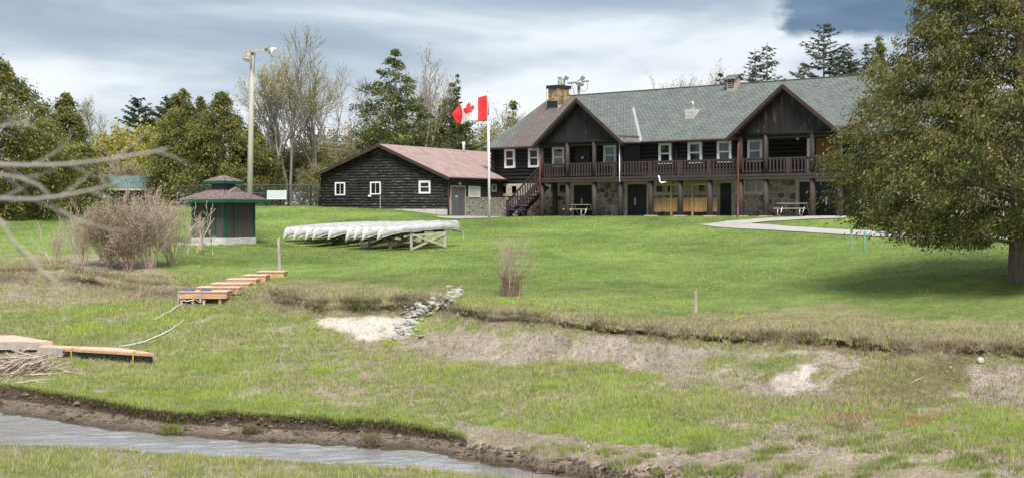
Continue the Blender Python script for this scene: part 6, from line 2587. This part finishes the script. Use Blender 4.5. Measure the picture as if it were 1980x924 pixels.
# ------------------------------------------------------------------ vegetation
def seg_mesh(name, segs, mat_, parent, sides=3):
    """tapered prisms for many branch segments: rows of p0(3) p1(3) r0 r1"""
    s = np.asarray(segs, float)
    p0, p1, r0, r1 = s[:, 0:3], s[:, 3:6], s[:, 6], s[:, 7]
    d = p1 - p0
    d /= np.maximum(np.linalg.norm(d, axis=1), 1e-6)[:, None]
    ref = np.where(np.abs(d[:, 2:3]) > 0.9, np.array([[1.0, 0, 0]]), np.array([[0, 0, 1.0]]))
    a = np.cross(d, ref)
    a /= np.linalg.norm(a, axis=1)[:, None]
    b = np.cross(d, a)
    v = np.empty((len(s), 2 * sides, 3))
    for k in range(sides):
        t = 2 * np.pi * k / sides
        o = a * math.cos(t) + b * math.sin(t)
        v[:, k] = p0 + o * r0[:, None]
        v[:, sides + k] = p1 + o * r1[:, None]
    f = np.array([[k, (k + 1) % sides, sides + (k + 1) % sides, sides + k] for k in range(sides)])
    f = (f[None] + 2 * sides * np.arange(len(s))[:, None, None]).reshape(-1, 4)
    o = np_mesh(name, v.reshape(-1, 3), f, mat_, None, parent, smooth=True)
    if name in ('twig', 'limb', 'stem'):
        o['kind'] = 'stuff'                # too fine to pick apart
    return o


def leaf_quads(c, axis, side, length, width, cols):
    """diamond leaves"""
    l, w = length[:, None], width[:, None]
    v = np.stack([c - axis * l * 0.5, c + side * w * 0.5, c + axis * l * 0.5, c - side * w * 0.5], 1).reshape(-1, 3)
    f = np.arange(len(c) * 4).reshape(-1, 4)
    return v, f, np.repeat(cols, 4, 0)


def unit(v):
    return v / np.maximum(np.linalg.norm(v, axis=-1, keepdims=True), 1e-9)


def cedar(name, label, base, H, R, prof, nclump, nleaf, leaf, pal, seed, group=None, trunk_r=0.3, z0=0.05, limbs=40, clump=0.6, droop=0.45, cat='cedar tree', shell=0.5, lobes=0.30):
    """dense scale-leaved evergreen; prof is a list of (height fraction, radius fraction)"""
    rng = np.random.default_rng(seed)
    E = empty(name, base, 0, label, cat, group)
    pz, pr = np.array([p[0] for p in prof]), np.array([p[1] for p in prof])
    # clump centres
    t = rng.random(nclump * 4) * (1 - z0) + z0
    rad = np.interp(t, pz, pr)
    keep = rng.random(len(t)) < (0.15 + 0.85 * rad / rad.max())
    t, rad = t[keep][:nclump], rad[keep][:nclump]
    n = len(t)
    az = rng.random(n) * 2 * np.pi
    q = shell + (1 - shell) * np.sqrt(rng.random(n))
    lob = 1 + lobes * 2 * fbm(np.cos(az) * 2.1 + seed, t * 6 + np.sin(az) * 2.1, 3)
    rr = R * rad * q * lob
    cx, cy, cz = np.cos(az) * rr, np.sin(az) * rr, t * H - droop * 0.25 * q * R * rad * 0.4
    C = np.stack([cx, cy, cz], -1)
    out = np.stack([np.cos(az), np.sin(az), 0 * az], -1)
    tan = np.stack([-np.sin(az), np.cos(az), 0 * az], -1)
    per = nleaf // n
    N = n * per
    C2, o2, t2 = np.repeat(C, per, 0), np.repeat(out, per, 0), np.repeat(tan, per, 0)
    sc = np.repeat(clump * rng.uniform(0.6, 1.3, n) * np.clip(0.45 + 0.8 * rad / rad.max(), 0.4, 1.2), per)[:, None]
    g = rng.normal(0, 0.5, (N, 3))
    pos = C2 + o2 * g[:, 0:1] * sc * 0.85 + t2 * g[:, 1:2] * sc * 0.7 + np.array([0, 0, 1.0]) * (g[:, 2:3] * sc * 0.48 - np.abs(g[:, 0:1]) * sc * 0.22)
    ax = unit(o2 * rng.uniform(0.1, 1.0, (N, 1)) + t2 * rng.normal(0, 0.55, (N, 1)) + np.array([0, 0, 1.0]) * rng.normal(-droop, 0.45, (N, 1)))
    sd_ = unit(np.cross(ax, rng.normal(0, 1, (N, 3))))
    ln = leaf * rng.uniform(0.6, 1.5, N)
    pal = np.array(pal)
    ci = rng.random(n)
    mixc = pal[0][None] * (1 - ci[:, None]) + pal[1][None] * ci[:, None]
    clump_shade = (1 + 1.1 * fbm(np.cos(az) * 1.6 + 5 + seed, t * 5 + np.sin(az) * 1.6, 3)) * rng.uniform(0.72, 1.28, n)  # lighter and darker clumps: crown shading put into the leaf colour
    cols = np.repeat(mixc * clump_shade[:, None], per, 0)
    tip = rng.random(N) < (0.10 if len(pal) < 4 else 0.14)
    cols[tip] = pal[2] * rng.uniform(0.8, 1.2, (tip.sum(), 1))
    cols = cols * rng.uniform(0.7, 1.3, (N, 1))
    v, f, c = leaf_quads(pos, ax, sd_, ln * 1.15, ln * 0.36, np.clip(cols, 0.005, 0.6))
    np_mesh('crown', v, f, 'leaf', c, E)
    # trunk with flare and limbs
    m = MB()
    m.tube([(0, 0, -0.3), (0, 0, 0.15), (0.02, 0, H * 0.1), (0.05, 0.02, H * 0.3), (0.02, 0, H * 0.6), (0, 0, H * 0.97)],
           [trunk_r * 1.5, trunk_r * 1.15, trunk_r, trunk_r * 0.85, trunk_r * 0.5, 0.02], 12)
    m.build('trunk', 'bark', E, smooth=True)
    segs = []
    for i in rng.choice(n, min(limbs, n), replace=False):
        zt = max(H * z0 * 0.9, C[i, 2] - 0.15 * rr[i])
        p0 = np.array([0, 0, zt])
        p1 = C[i]
        pm = p0 * 0.5 + p1 * 0.5 + np.array([0, 0, 0.06 * rr[i]])
        r = trunk_r * 0.16 + 0.01
        segs += [[*p0, *pm, r, r * 0.6], [*pm, *p1, r * 0.6, r * 0.2]]
    if segs:
        seg_mesh('limb', segs, 'bark', E, 4)['label'] = 'bare grey limbs inside the crown'
    return E


def grow(rng, base, d, length, r, depth, out, tips, spread=0.55, kids=(3, 5), curve=0.10, up=0.06, shrink=0.62, minr=0.012, nseg=5, start=0.3):
    p = np.array(base, float)
    d = unit(np.array(d, float))
    sl = length / nseg
    pts = [p]
    dirs = [d]
    for i in range(nseg):
        d = unit(d + rng.normal(0, curve, 3) + np.array([0, 0, up]))
        q = p + d * sl
        r0, r1 = max(r * (1 - 0.75 * i / nseg), minr), max(r * (1 - 0.75 * (i + 1) / nseg), minr)
        out.append([*p, *q, r0, r1])
        p = q
        pts.append(p)
        dirs.append(d)
    if depth <= 0:
        tips.append((p, d))
        return
    n = rng.integers(kids[0], kids[1] + 1)
    for k in range(n):
        f = start + (1 - start) * (k + rng.random()) / n
        x = f * nseg
        i = min(int(x), nseg - 1)
        b = pts[i] + (pts[i + 1] - pts[i]) * (x - i)
        a = rng.normal(0, 1, 3)
        a = unit(a - dirs[i] * a.dot(dirs[i]))
        an = spread * rng.uniform(0.7, 1.3)
        nd_ = unit(dirs[i] * math.cos(an) + a * math.sin(an))
        grow(rng, b, nd_, length * shrink * rng.uniform(0.75, 1.15) * (1.15 - 0.4 * f), max(r * 0.5 * (1.2 - 0.5 * f), minr), depth - 1, out, tips,
             spread, kids, curve, up, shrink, minr, max(3, nseg - 1), 0.15)
    tips.append((p, d))


def bare_tree(name, label, base, H, seed, mat_='bark_grey', buds=None, spread=0.5, depth=4, stems=1, r=0.2, kids=(4, 6), group=None,
              cat='bare tree', minr=0.012, lean=0.0, first=0.5, shrink=0.62, up=0.07, budn=3, buds_size=0.10, stem_spread=0.3, start=0.3, budfrac=1.0, curve=0.10):
    rng = np.random.default_rng(seed)
    E = empty(name, base, 0, label, cat, group)
    out, tips = [], []
    for s in range(stems):
        d = np.array([rng.normal(0, stem_spread) if stems > 1 else lean, rng.normal(0, stem_spread) if stems > 1 else 0, 1.0])
        off = rng.normal(0, 0.12, 3) * (stems > 1)
        off[2] = -0.15
        grow(rng, off, d, H * first * (rng.uniform(0.75, 1.15) if stems > 1 else 1), r * (rng.uniform(0.7, 1.1) if stems > 1 else 1), depth, out, tips,
             spread, kids, curve, up, shrink, minr, 6, start)
    segs = np.array(out)
    top = segs[:, 5].max()
    segs[:, [0, 1, 2, 3, 4, 5]] *= H / top
    thick = segs[:, 6] > max(r * 0.24, minr * 1.5)
    seg_mesh('trunk' if stems == 1 else 'stem', segs[thick], mat_, E, 8 if r > 0.1 else 5)
    seg_mesh('twig', segs[~thick], mat_, E, 3)
    if buds is not None:
        T = np.array([t[0] for t in tips]) * H / top
        T = T[rng.random(len(T)) < budfrac]
        P = np.repeat(T, budn, 0) + rng.normal(0, 0.22, (len(T) * budn, 3))
        n = len(P)
        a = unit(rng.normal(0, 1, (n, 3)))
        b = unit(np.cross(a, rng.normal(0, 1, (n, 3))))
        ln = buds_size * rng.uniform(0.6, 1.5, n)
        c = np.array(buds)[None] * rng.uniform(0.7, 1.25, (n, 1))
        v, f, cc = leaf_quads(P, a, b, ln, ln * 0.6, np.clip(c, 0, 0.8))
        np_mesh('crown', v, f, 'leaf', cc, E)
    return E


def spruce(name, label, base, H, R, seed, pal, dens=1.0, z0=0.08, up=-0.25, leaf=0.35, group=None, cat='spruce tree', gap=0.55, trunk_r=0.16, prof=None, jit=(0.62, 1.12), zj=0.2):
    rng = np.random.default_rng(seed)
    E = empty(name, base, 0, label, cat, group)
    m = MB()
    m.tube([(0, 0, -0.3), (0, 0, H * 0.5), (0, 0, H)], [trunk_r * 1.2, trunk_r * 0.7, 0.02], 8)
    m.build('trunk', 'bark', E, smooth=True)
    segs, P, A, Sd, Ln = [], [], [], [], []
    z = H * z0
    while z < H * 0.985:
        f = z / H
        rl = R * (1 - f) ** 0.8 * (1.05 if f > 0.1 else 0.8) + 0.1
        if prof:
            rl = R * float(np.interp(f, prof[0], prof[1])) + 0.1
        nb = max(3, int(6 * dens * (0.5 + (1 - f))))
        for k in range(nb):
            az = rng.random() * 2 * np.pi
            L = rl * rng.uniform(*jit)
            o = np.array([math.cos(az), math.sin(az), 0])
            p = np.array([0, 0, z + rng.uniform(-zj, zj) * gap])
            ns = 5
            for i in range(ns):
                slope = up + (0.55 - up) * (i / ns) * 0.8 + 0.5 * f
                q = p + (o + np.array([0, 0, slope * 0.7])) * (L / ns)
                segs.append([*p, *q, 0.03 * (1 - i / ns) + 0.012, 0.03 * (1 - (i + 1) / ns) + 0.012])
                nn = max(2, int(L / ns / leaf * 6 * dens))
                for j in range(nn):
                    if i == 0 and rng.random() < 0.6:
                        continue
                    c = p + (q - p) * rng.random()
                    sidev = np.array([-o[1], o[0], 0]) * rng.choice((-1, 1))
                    a = unit(o * 0.7 + sidev * rng.uniform(0.2, 0.9) + np.array([0, 0, rng.uniform(-0.75, 0.15)]))
                    l = leaf * rng.uniform(0.6, 1.2)
                    P.append(c + a * l * 0.45)
                    A.append(a)
                    Sd.append(unit(np.cross(a, rng.normal(0, 1, 3))))
                    Ln.append(l)
                p = q
        z += gap * (0.65 + 0.7 * rng.random()) * (0.55 + 0.6 * (1 - f))
    seg_mesh('limb', segs, 'bark', E, 3)
    P, A, Sd, Ln = np.array(P), np.array(A), np.array(Sd), np.array(Ln)
    pal = np.array(pal)
    k = rng.random((len(P), 1))
    c = (pal[0] * (1 - k) + pal[1] * k) * rng.uniform(0.75, 1.25, (len(P), 1))
    v, f, cc = leaf_quads(P, A, Sd, Ln, Ln * 0.28, np.clip(c, 0, 0.5))
    np_mesh('crown', v, f, 'leaf', cc, E)
    return E


def hgt(u, Y, ptop, base):
    return W(u, ptop, Y).z - base.z


CED = [(0.105, 0.122, 0.042), (0.225, 0.222, 0.072), (0.33, 0.29, 0.11)]
CEDR = [(0.085, 0.102, 0.036), (0.19, 0.19, 0.065), (0.32, 0.235, 0.13), (0, 0, 0)]
HEM = [(0.085, 0.112, 0.042), (0.175, 0.20, 0.072), (0.24, 0.25, 0.10)]
SPR = [(0.042, 0.065, 0.040), (0.095, 0.118, 0.065)]
CONE = [(0.0, 0.55), (0.06, 0.9), (0.22, 1.0), (0.45, 0.78), (0.7, 0.48), (0.88, 0.2), (1.0, 0.02)]
FAT = [(0.0, 0.6), (0.08, 0.95), (0.3, 1.0), (0.52, 0.9), (0.72, 0.62), (0.87, 0.27), (1.0, 0.02)]


def build_trees():
    # the great cedar on the right
    b = on_ground(1972, 45)
    prof = [(0.0, 0.0), (0.06, 0.30), (0.105, 0.72), (0.15, 0.90), (0.23, 1.0), (0.30, 0.97), (0.38, 0.84), (0.48, 0.68), (0.60, 0.57), (0.75, 0.42), (0.9, 0.2), (1.0, 0.02)]
    cedar('great_cedar', 'great spreading cedar standing alone on the lawn bank with dark trunk', b, 15.5, 5.85, prof, 2700, 300000, 0.106, CEDR, 101,
          trunk_r=0.33, z0=0.085, limbs=110, clump=0.52, droop=0.55, shell=0.25, lobes=0.20)
    # background cedars
    k = 0
    for u, Y, pt, hw, pr, n, lab in ((-6, 84, 108, 130, FAT, 25000, 'tall broad cedar behind the lawn at the end farthest from the lodge'),
                                     (128, 92, 178, 70, CONE, 16000, 'pointed cedar between the broad cedar and the yellow willows'),
                                     (70, 98, 235, 60, FAT, 9000, 'shorter cedar filling the gap behind the pointed cedar'),
                                     (352, 111, 172, 62, FAT, 17000, 'dense cedar behind the hut, on the pavilion side of its clump'),
                                     (428, 109, 178, 72, FAT, 19000, 'dense rounded cedar directly behind the hut cupola'),
                                     (490, 110, 245, 48, FAT, 10000, 'low cedar behind the tall floodlight pole'),
                                     (388, 114, 190, 50, CONE, 9000, 'cedar tip rising between the two dense cedars behind the hut'),
                                     (992, 132, 192, 30, CONE, 6000, 'small cedar between the flag and the lodge roof'),
                                     (872, 122, 160, 40, FAT, 8000, 'grey green cedar just behind the flag'),
                                     (1700, 100, 68, 34, CONE, 7000, 'cedar tip showing beside the great cedar over the lodge roof')):
        b = on_ground(u, Y)
        H = hgt(u, Y, pt, b)
        cedar('cedar', lab, b, H, hw / F * Y, pr, max(200, n // 42), int(n * 1.7), 0.205, CED, 200 + k, group='cedars round the lawn', trunk_r=0.2, z0=0.01, limbs=20, clump=0.85, shell=0.45, lobes=0.5)
        k += 1
    # hemlock behind the cabin and dark low evergreens by the flag
    b = on_ground(765, 116)
    cedar('hemlock', 'tall dark hemlock with bare lower trunk behind the cabin ridge', b, hgt(765, 116, 95, b), 2.9, [(0.0, 0.3), (0.25, 0.8), (0.42, 1.0), (0.6, 0.86), (0.75, 0.62), (0.88, 0.33), (1.0, 0.03)],
          210, 13000, 0.24, HEM, 397, group='hemlocks behind the cabin', trunk_r=0.22, z0=0.27, limbs=130, clump=0.78, droop=0.25, shell=0.1, lobes=0.75, cat='hemlock tree')
    for u, Y, pt, hw, lab in ((896, 118, 205, 60, 'low dark hemlock behind the brown cabin roof'), (640, 126, 270, 50, 'low dark hemlock behind the cabin eave'),
                              (882, 120, 152, 26, 'slim leaning evergreen just behind the flag')):
        b = on_ground(u, Y)
        spruce('hemlock', lab, b, hgt(u, Y, pt, b), hw / F * Y * 1.2, 392 + k, HEM[:2], 1.7, z0=0.04, up=0.1, leaf=0.36, group='hemlocks behind the cabin', gap=0.5, cat='hemlock tree', jit=(0.3, 1.2), zj=1.0)
        k += 1
    # spruces over the lodge roof
    for u, Y, pt, hw, dens, lab in ((1460, 112, 92, 34, 0.9, 'narrow spruce rising behind the ridge cupola'),
                                    (1483, 118, 82, 40, 0.8, 'thin spruce with sparse limbs behind the worn gable'),
                                    (1593, 108, 40, 66, 0.95, 'tallest spruce behind the lodge roof with upswept limbs'),
                                    (1640, 116, 93, 46, 1.3, 'dense dark spruce beside the tallest spruce'),
                                    (1398, 120, 138, 30, 1.0, 'small spruce beside the ridge cupola'),
                                    (1553, 122, 118, 34, 0.8, 'low spruce on the flag side of the tallest spruce'),
                                    (1680, 120, 82, 34, 1.0, 'spruce half hidden by the great cedar')):
        b = on_ground(u, Y)
        spruce('spruce', lab, b, hgt(u, Y, pt, b), hw / F * Y * 2.6, 400 + k, SPR, dens * 1.35, z0=0.42, group='spruces behind the lodge', gap=0.42)
        k += 1
    # white pines far left
    for u, Y, pt, hw, lab in ((268, 150, 190, 34, 'white pine with layered limbs above the yellow willows'), (326, 150, 190, 40, 'white pine crown showing behind the dense cedars')):
        b = on_ground(u, Y)
        spruce('white_pine', lab, b, hgt(u, Y, pt, b), hw / F * Y * 1.15, 430 + k, [(0.06, 0.095, 0.06), (0.12, 0.155, 0.095)], 2.4, z0=0.45, up=0.15, leaf=0.5, group='white pines beyond the pavilion', gap=0.8, cat='pine tree', prof=([0.4, 0.6, 0.8, 0.95, 1.0], [1.0, 1.0, 0.8, 0.4, 0.1]), jit=(0.4, 1.15))
        k += 1
    # big bare trees
    YG = (0.46, 0.43, 0.15)
    spec = [
        (520, 110, 92, 'budding maple nearest the floodlight pole', 'bark_grey', YG, 0.42, 11, 2),
        (560, 112, 55, 'tallest budding maple with yellow green haze behind the fence', 'bark_grey', YG, 0.40, 12, 2),
        (612, 114, 62, 'tall leafless maple with spreading limbs beside the cabin gable', 'bark_grey', None, 0.5, 13, 1),
        (655, 120, 110, 'leafless maple leaning over the cabin gable', 'bark_grey', None, 0.55, 14, 1),
        (826, 122, 92, 'leafless tree with pale limbs beside the dark hemlock', 'bark_pale', (0.36, 0.31, 0.15), 0.45, 15, 1),
        (715, 124, 150, 'grey leafless tree on the fence side of the hemlock', 'bark_grey', None, 0.6, 16, 1),
        (196, 140, 190, 'thin leafless tree beside the yellow willows', 'bark_grey', (0.30, 0.30, 0.10), 0.45, 17, 1),
        (855, 128, 170, 'leafless tree half hidden by the flag', 'bark_pale', None, 0.5, 18, 1),
        (975, 130, 200, 'leafless tree between flagpole and lodge hip', 'bark_grey', (0.28, 0.28, 0.10), 0.5, 19, 1),
        (1436, 130, 108, 'pale beige leafless tree behind the cupola', 'twig_pale', (0.42, 0.33, 0.24), 0.32, 20, 1),
        (1312, 122, 142, 'budding tree with white blossom clusters over the lodge ridge', 'bark_grey', (0.40, 0.42, 0.28), 0.5, 21, 1),
        (1666, 128, 98, 'pale budding tree beside the dense dark spruce', 'bark_pale', (0.40, 0.36, 0.2), 0.4, 22, 1),
        (1210, 124, 178, 'leafless tree tip just over the lodge ridge', 'bark_grey', None, 0.5, 23, 1),
    ]
    for u, Y, pt, lab, mt, buds, spr, seed, stems in spec:
        b = on_ground(u, Y)
        H = hgt(u, Y, pt, b)
        bare_tree('leafless_tree', lab, b, H, 500 + seed, mt, buds, spread=spr * (0.9 if seed < 16 else 1.1), depth=4, stems=stems + 1 if seed < 16 else stems, r=0.17 if seed < 16 else 0.14, kids=(3, 5) if seed < 16 else (4, 6), group='leafless trees behind the buildings',
                  minr=0.0125, stem_spread=0.15, first=0.6, shrink=0.66, up=0.06, budn=4, buds_size=0.115, budfrac=0.8, start=0.40, curve=0.075)
    # yellow willows
    for i, (u, Y, pt, lab) in enumerate(((228, 128, 248, 'yellow budding willow beside the thin leafless tree'), (262, 126, 240, 'yellow budding willow under the white pine'), (296, 124, 246, 'yellow budding willow against the dense cedars'), (195, 132, 262, 'yellow budding willow beside the pointed cedar'))):
        b = on_ground(u, Y)
        bare_tree('willow', lab, b, hgt(u, Y, pt, b), 560 + i, 'bark_pale', (0.42, 0.38, 0.085), spread=0.5, depth=3, stems=6, r=0.09, kids=(4, 6), group='yellow willows',
                  cat='willow', minr=0.02, first=0.6, stem_spread=0.22, budn=5, buds_size=0.26)
    # brush behind the fence and cabin
    WH = ['beside the utility pole transformer', 'behind the blank board on the fence', 'between fence end and cabin gable', "over the cabin's low eave", "on the cabin gable's rising slope", 'right behind the cabin ridge peak', 'beneath the dark tall hemlock', 'behind the middle of the brown roof', "below the flag's free end", 'between the flagpole and the lodge hip', "at the pavilion's open end", 'against the pavilion roof ridge', 'low, hugging the fence by the cabin corner', 'low, behind the blue-grey bench frame', "just off the lodge's roof hip"]
    i = 0
    THK = []
    for u, Y, pt, mt, bud in ((545, 116, 250, 'bark_grey', (0.28, 0.26, 0.10)), (585, 118, 262, 'twig_pale', (0.33, 0.32, 0.12)), (625, 120, 245, 'bark_pale', (0.30, 0.31, 0.12)),
                              (672, 122, 236, 'twig_pale', (0.31, 0.30, 0.12)), (705, 124, 225, 'bark_pale', None), (742, 126, 232, 'twig_pale', (0.32, 0.29, 0.15)),
                              (800, 124, 228, 'twig_pale', (0.30, 0.28, 0.12)), (842, 126, 240, 'bark_pale', (0.28, 0.29, 0.10)), (932, 124, 236, 'bark_pale', (0.27, 0.27, 0.10)),
                              (963, 126, 244, 'twig_pale', None), (215, 118, 300, 'twig_tan', None), (262, 119, 305, 'twig_tan', None), (600, 112, 310, 'bark_pale', None), (515, 113, 320, 'twig_tan', None),
                              (1010, 130, 240, 'bark_pale', (0.27, 0.27, 0.10))):
        b = on_ground(u, Y)
        H = hgt(u, Y, pt, b)
        if i >= 6:
            src, h0 = THK[i % 6]
            t = copy_tree(src)
            t.location = b
            t.scale = (H / h0,) * 3
            t.rotation_euler = (0, 0, 1.3 * i)
            t['label'] = 'tangled leafless thicket ' + WH[i]
            i += 1
            continue
        THK.append((None, H))
        th = bare_tree('brush_thicket', 'tangled leafless thicket ' + WH[i], b, H, 600 + i, mt, bud, spread=0.6, depth=3, stems=9, r=0.06, kids=(4, 6), group='thickets behind the fence and buildings',
                  cat='thicket', minr=0.017, first=0.6, stem_spread=0.32, budn=3, buds_size=0.2)
        THK[-1] = (th, H)
        i += 1
    # far wood closing the view
    rng = np.random.default_rng(77)
    n = 44000
    u = rng.uniform(-400, 2400, n)
    Y = rng.uniform(140, 175, n)
    X = (u - 990) / F * Y
    top = (3.6 + 4.5 * fbm(u / 60, u * 0 + 1, 4)) * np.where((u > 150) & (u < 1300), 1.0, 0.9)
    z = CZ - 0.6 + (np.clip(top, 0.8, 9) * 1.1 + 0.8) * rng.random(n) ** 1.1
    P = np.stack([X, Y, z], -1)
    a = unit(rng.normal(0, 1, (n, 3)))
    b = unit(np.cross(a, rng.normal(0, 1, (n, 3))))
    ln = 0.5 * rng.uniform(0.5, 1.4, n)
    mixk = (fbm(u / 35, u * 0 + 8, 3)[:, None] * 2.2 + 0.5).clip(0, 1)
    c = (np.array([[0.07, 0.085, 0.03]]) * (1 - mixk) + np.array([[0.24, 0.205, 0.12]]) * mixk) * rng.uniform(0.7, 1.3, (n, 1))
    v, f, cc = leaf_quads(P, a, b, ln, ln * 0.5, c)
    o = np_mesh('far_wood', v, f, 'leaf', cc)
    tag(o, 'far belt of mixed spring woodland beyond the buildings', 'woodland', kind='stuff')


build_trees()


def build_shrubs():
    rng = np.random.default_rng(9)
    spec = [
        (290, 59.0, 345, 0.42, 28, 'twig_pale', (0.40, 0.32, 0.24), 'largest bare tan shrub with fine buds beside the hut', 4),
        (205, 58.5, 366, 0.33, 26, 'twig_tan', (0.30, 0.27, 0.15), 'upright bare brown shrub beside the largest one', 4),
        (330, 60.5, 385, 0.40, 16, 'twig_tan', None, 'low bare shrub between the largest shrub and the hut', 3),
        (160, 58.8, 398, 0.36, 12, 'twig_pale', None, 'small pale bare shrub on the bank edge', 3),
        (250, 57.8, 420, 0.36, 16, 'twig_red', None, 'low reddish bare shrub in front of the tall ones', 3),
        (108, 59.5, 410, 0.40, 8, 'twig_pale', None, 'sparse pale bare sapling at the end of the shrub row', 3),
    ]
    for i, (u, Y, pt, sp, st, mt, bud, lab, dp) in enumerate(spec):
        b = on_ground(u, Y)
        H = hgt(u, Y, pt, b)
        bare_tree('bare_shrub', lab, b, H, 700 + i, mt, bud, spread=0.42, depth=dp - 1, stems=st, r=0.028, kids=(4, 6), group='bare shrubs on the bank', cat='shrub',
                  minr=0.0055, first=0.62, stem_spread=sp, budn=2, buds_size=0.06, start=0.35, up=0.06)
    # antler-like sumac before the hut
    for u, Y, pt, lab, sd_ in ((377, 66.5, 388, 'pale antler-branched sumac in front of the hut wall', 731), (398, 66.0, 440, 'smaller pale sumac leaning beside the hut slab', 732)):
        b = on_ground(u, Y)
        bare_tree('sumac', lab, b, hgt(u, Y, pt, b), sd_, 'twig_pale', None, spread=0.55, depth=2, stems=3, r=0.04, kids=(3, 4), cat='shrub', minr=0.010, first=0.55, stem_spread=0.16, curve=0.16, start=0.35)
    # the small wrapped shrub on the lawn
    b = on_ground(987, 48.6)
    Y = np.linspace(40, 60, 900)
    X = (987 - 990) / F * Y
    z = ground_full(X, Y)[0]
    i = int(np.argmin(np.abs(HZ + F * (CZ - z) / Y - 572)))
    b = Vector((X[i], Y[i], z[i]))
    E = bare_tree('bare_shrub', 'small grey twiggy shrub with brown stems alone on the lawn', b, hgt(987, b.y, 432, b), 741, 'twig_tan', None, spread=0.5, depth=3, stems=8, r=0.018, kids=(3, 5),
                  cat='shrub', minr=0.0032, first=0.6, stem_spread=0.3, start=0.4)
    segs = []
    for k in range(90):
        x, y = rng.uniform(-0.34, 0.34), rng.uniform(-0.15, 0.15)
        segs.append([x, y, -0.1, x * 1.0 + rng.normal(0, 0.03), y + rng.normal(0, 0.03), rng.uniform(0.35, 0.85), 0.009, 0.005])
    for k in range(9):
        a = rng.uniform(0, 6.28)
        d = np.array([math.cos(a) * 0.9, math.sin(a) * 0.5, 0.55])
        segs.append([0, 0, 0.35, *(np.array([0, 0, 0.35]) + d * 0.6), 0.012, 0.008])
        for j in range(5):
            q = np.array([0, 0, 0.35]) + d * (0.3 + 0.07 * j)
            e = q + unit(d + rng.normal(0, 0.6, 3)) * 0.45
            segs.append([*q, *e, 0.007, 0.004])
    seg_mesh('stem', segs, 'twig_red', E, 4)


build_shrubs()


# overhanging tree on the near bank, left of the camera: its twigs cross the view out of focus
def near_tree():
    Yn = 3.1

    def pt(u, p, Y=Yn):
        return W(u, p, Y)
    x, y = -2.9, 3.4
    b = Vector((x, y, gz(x, y)))
    E = empty('overhanging_tree', b, 0, 'bare tree on the near bank whose blurred twigs cross the foreground', 'bare tree')
    m = MB()
    m.tube([Vector((0, 0, -0.3)), Vector((0.03, 0, 0.8)), Vector((-0.04, 0, 1.6)), Vector((0.05, 0, 2.6)), Vector((0.0, 0.05, 4.2))], [0.10, 0.08, 0.07, 0.055, 0.02], 8)
    m.build('trunk', 'bark_grey', E, smooth=True)
    br = [([(0, 318), (60, 320), (130, 318), (215, 308), (300, 293), (325, 287)], 0.0046, 1.55),
          ([(0, 337), (40, 345), (75, 358), (98, 378)], 0.0038, 1.5),
          ([(0, 384), (60, 386), (115, 380), (170, 369), (208, 360)], 0.0046, 1.45),
          ([(206, 361), (228, 352), (250, 340)], 0.0022, None),
          ([(206, 361), (197, 345), (193, 330)], 0.0022, None),
          ([(0, 425), (22, 462), (58, 495), (85, 525), (95, 548)], 0.0042, 1.35),
          ([(85, 525), (110, 546), (140, 566)], 0.0024, None),
          ([(115, 405), (150, 425), (200, 440), (250, 448)], 0.0022, None),
          ([(0, 245), (35, 238), (60, 232)], 0.0026, 1.7)]
    for pts, r, z in br:
        P = [pt(u, p) - b for u, p in pts]
        rs = [r * (1 - 0.55 * i / (len(P) - 1)) for i in range(len(P))]
        if z is not None:
            s = Vector((0, 0, z))
            e = P[0]
            P = [s, s.lerp(e, 0.35) + Vector((0, 0, 0.03)), s.lerp(e, 0.7)] + P
            rs = [r * 2.2, r * 1.7, r * 1.3] + rs
        m = MB()
        m.tube(P, rs, 6)
        bo = m.build('branch', 'wet_twig', E, smooth=True)
        for k in range(2, len(P) - 1):
            q = P[k]
            dd = (P[k + 1] - P[k]).normalized()
            sgn = 1 if (k + len(P)) % 2 else -1
            m = MB()
            m.tube([q, q + dd * 0.035 + Vector((0, 0.01, 0.018 * sgn)), q + dd * 0.075 + Vector((0, 0.03, 0.05 * sgn))], [r * 0.5, r * 0.35, r * 0.15], 5)
            m.build('twig', 'wet_twig', bo, smooth=True)


near_tree()
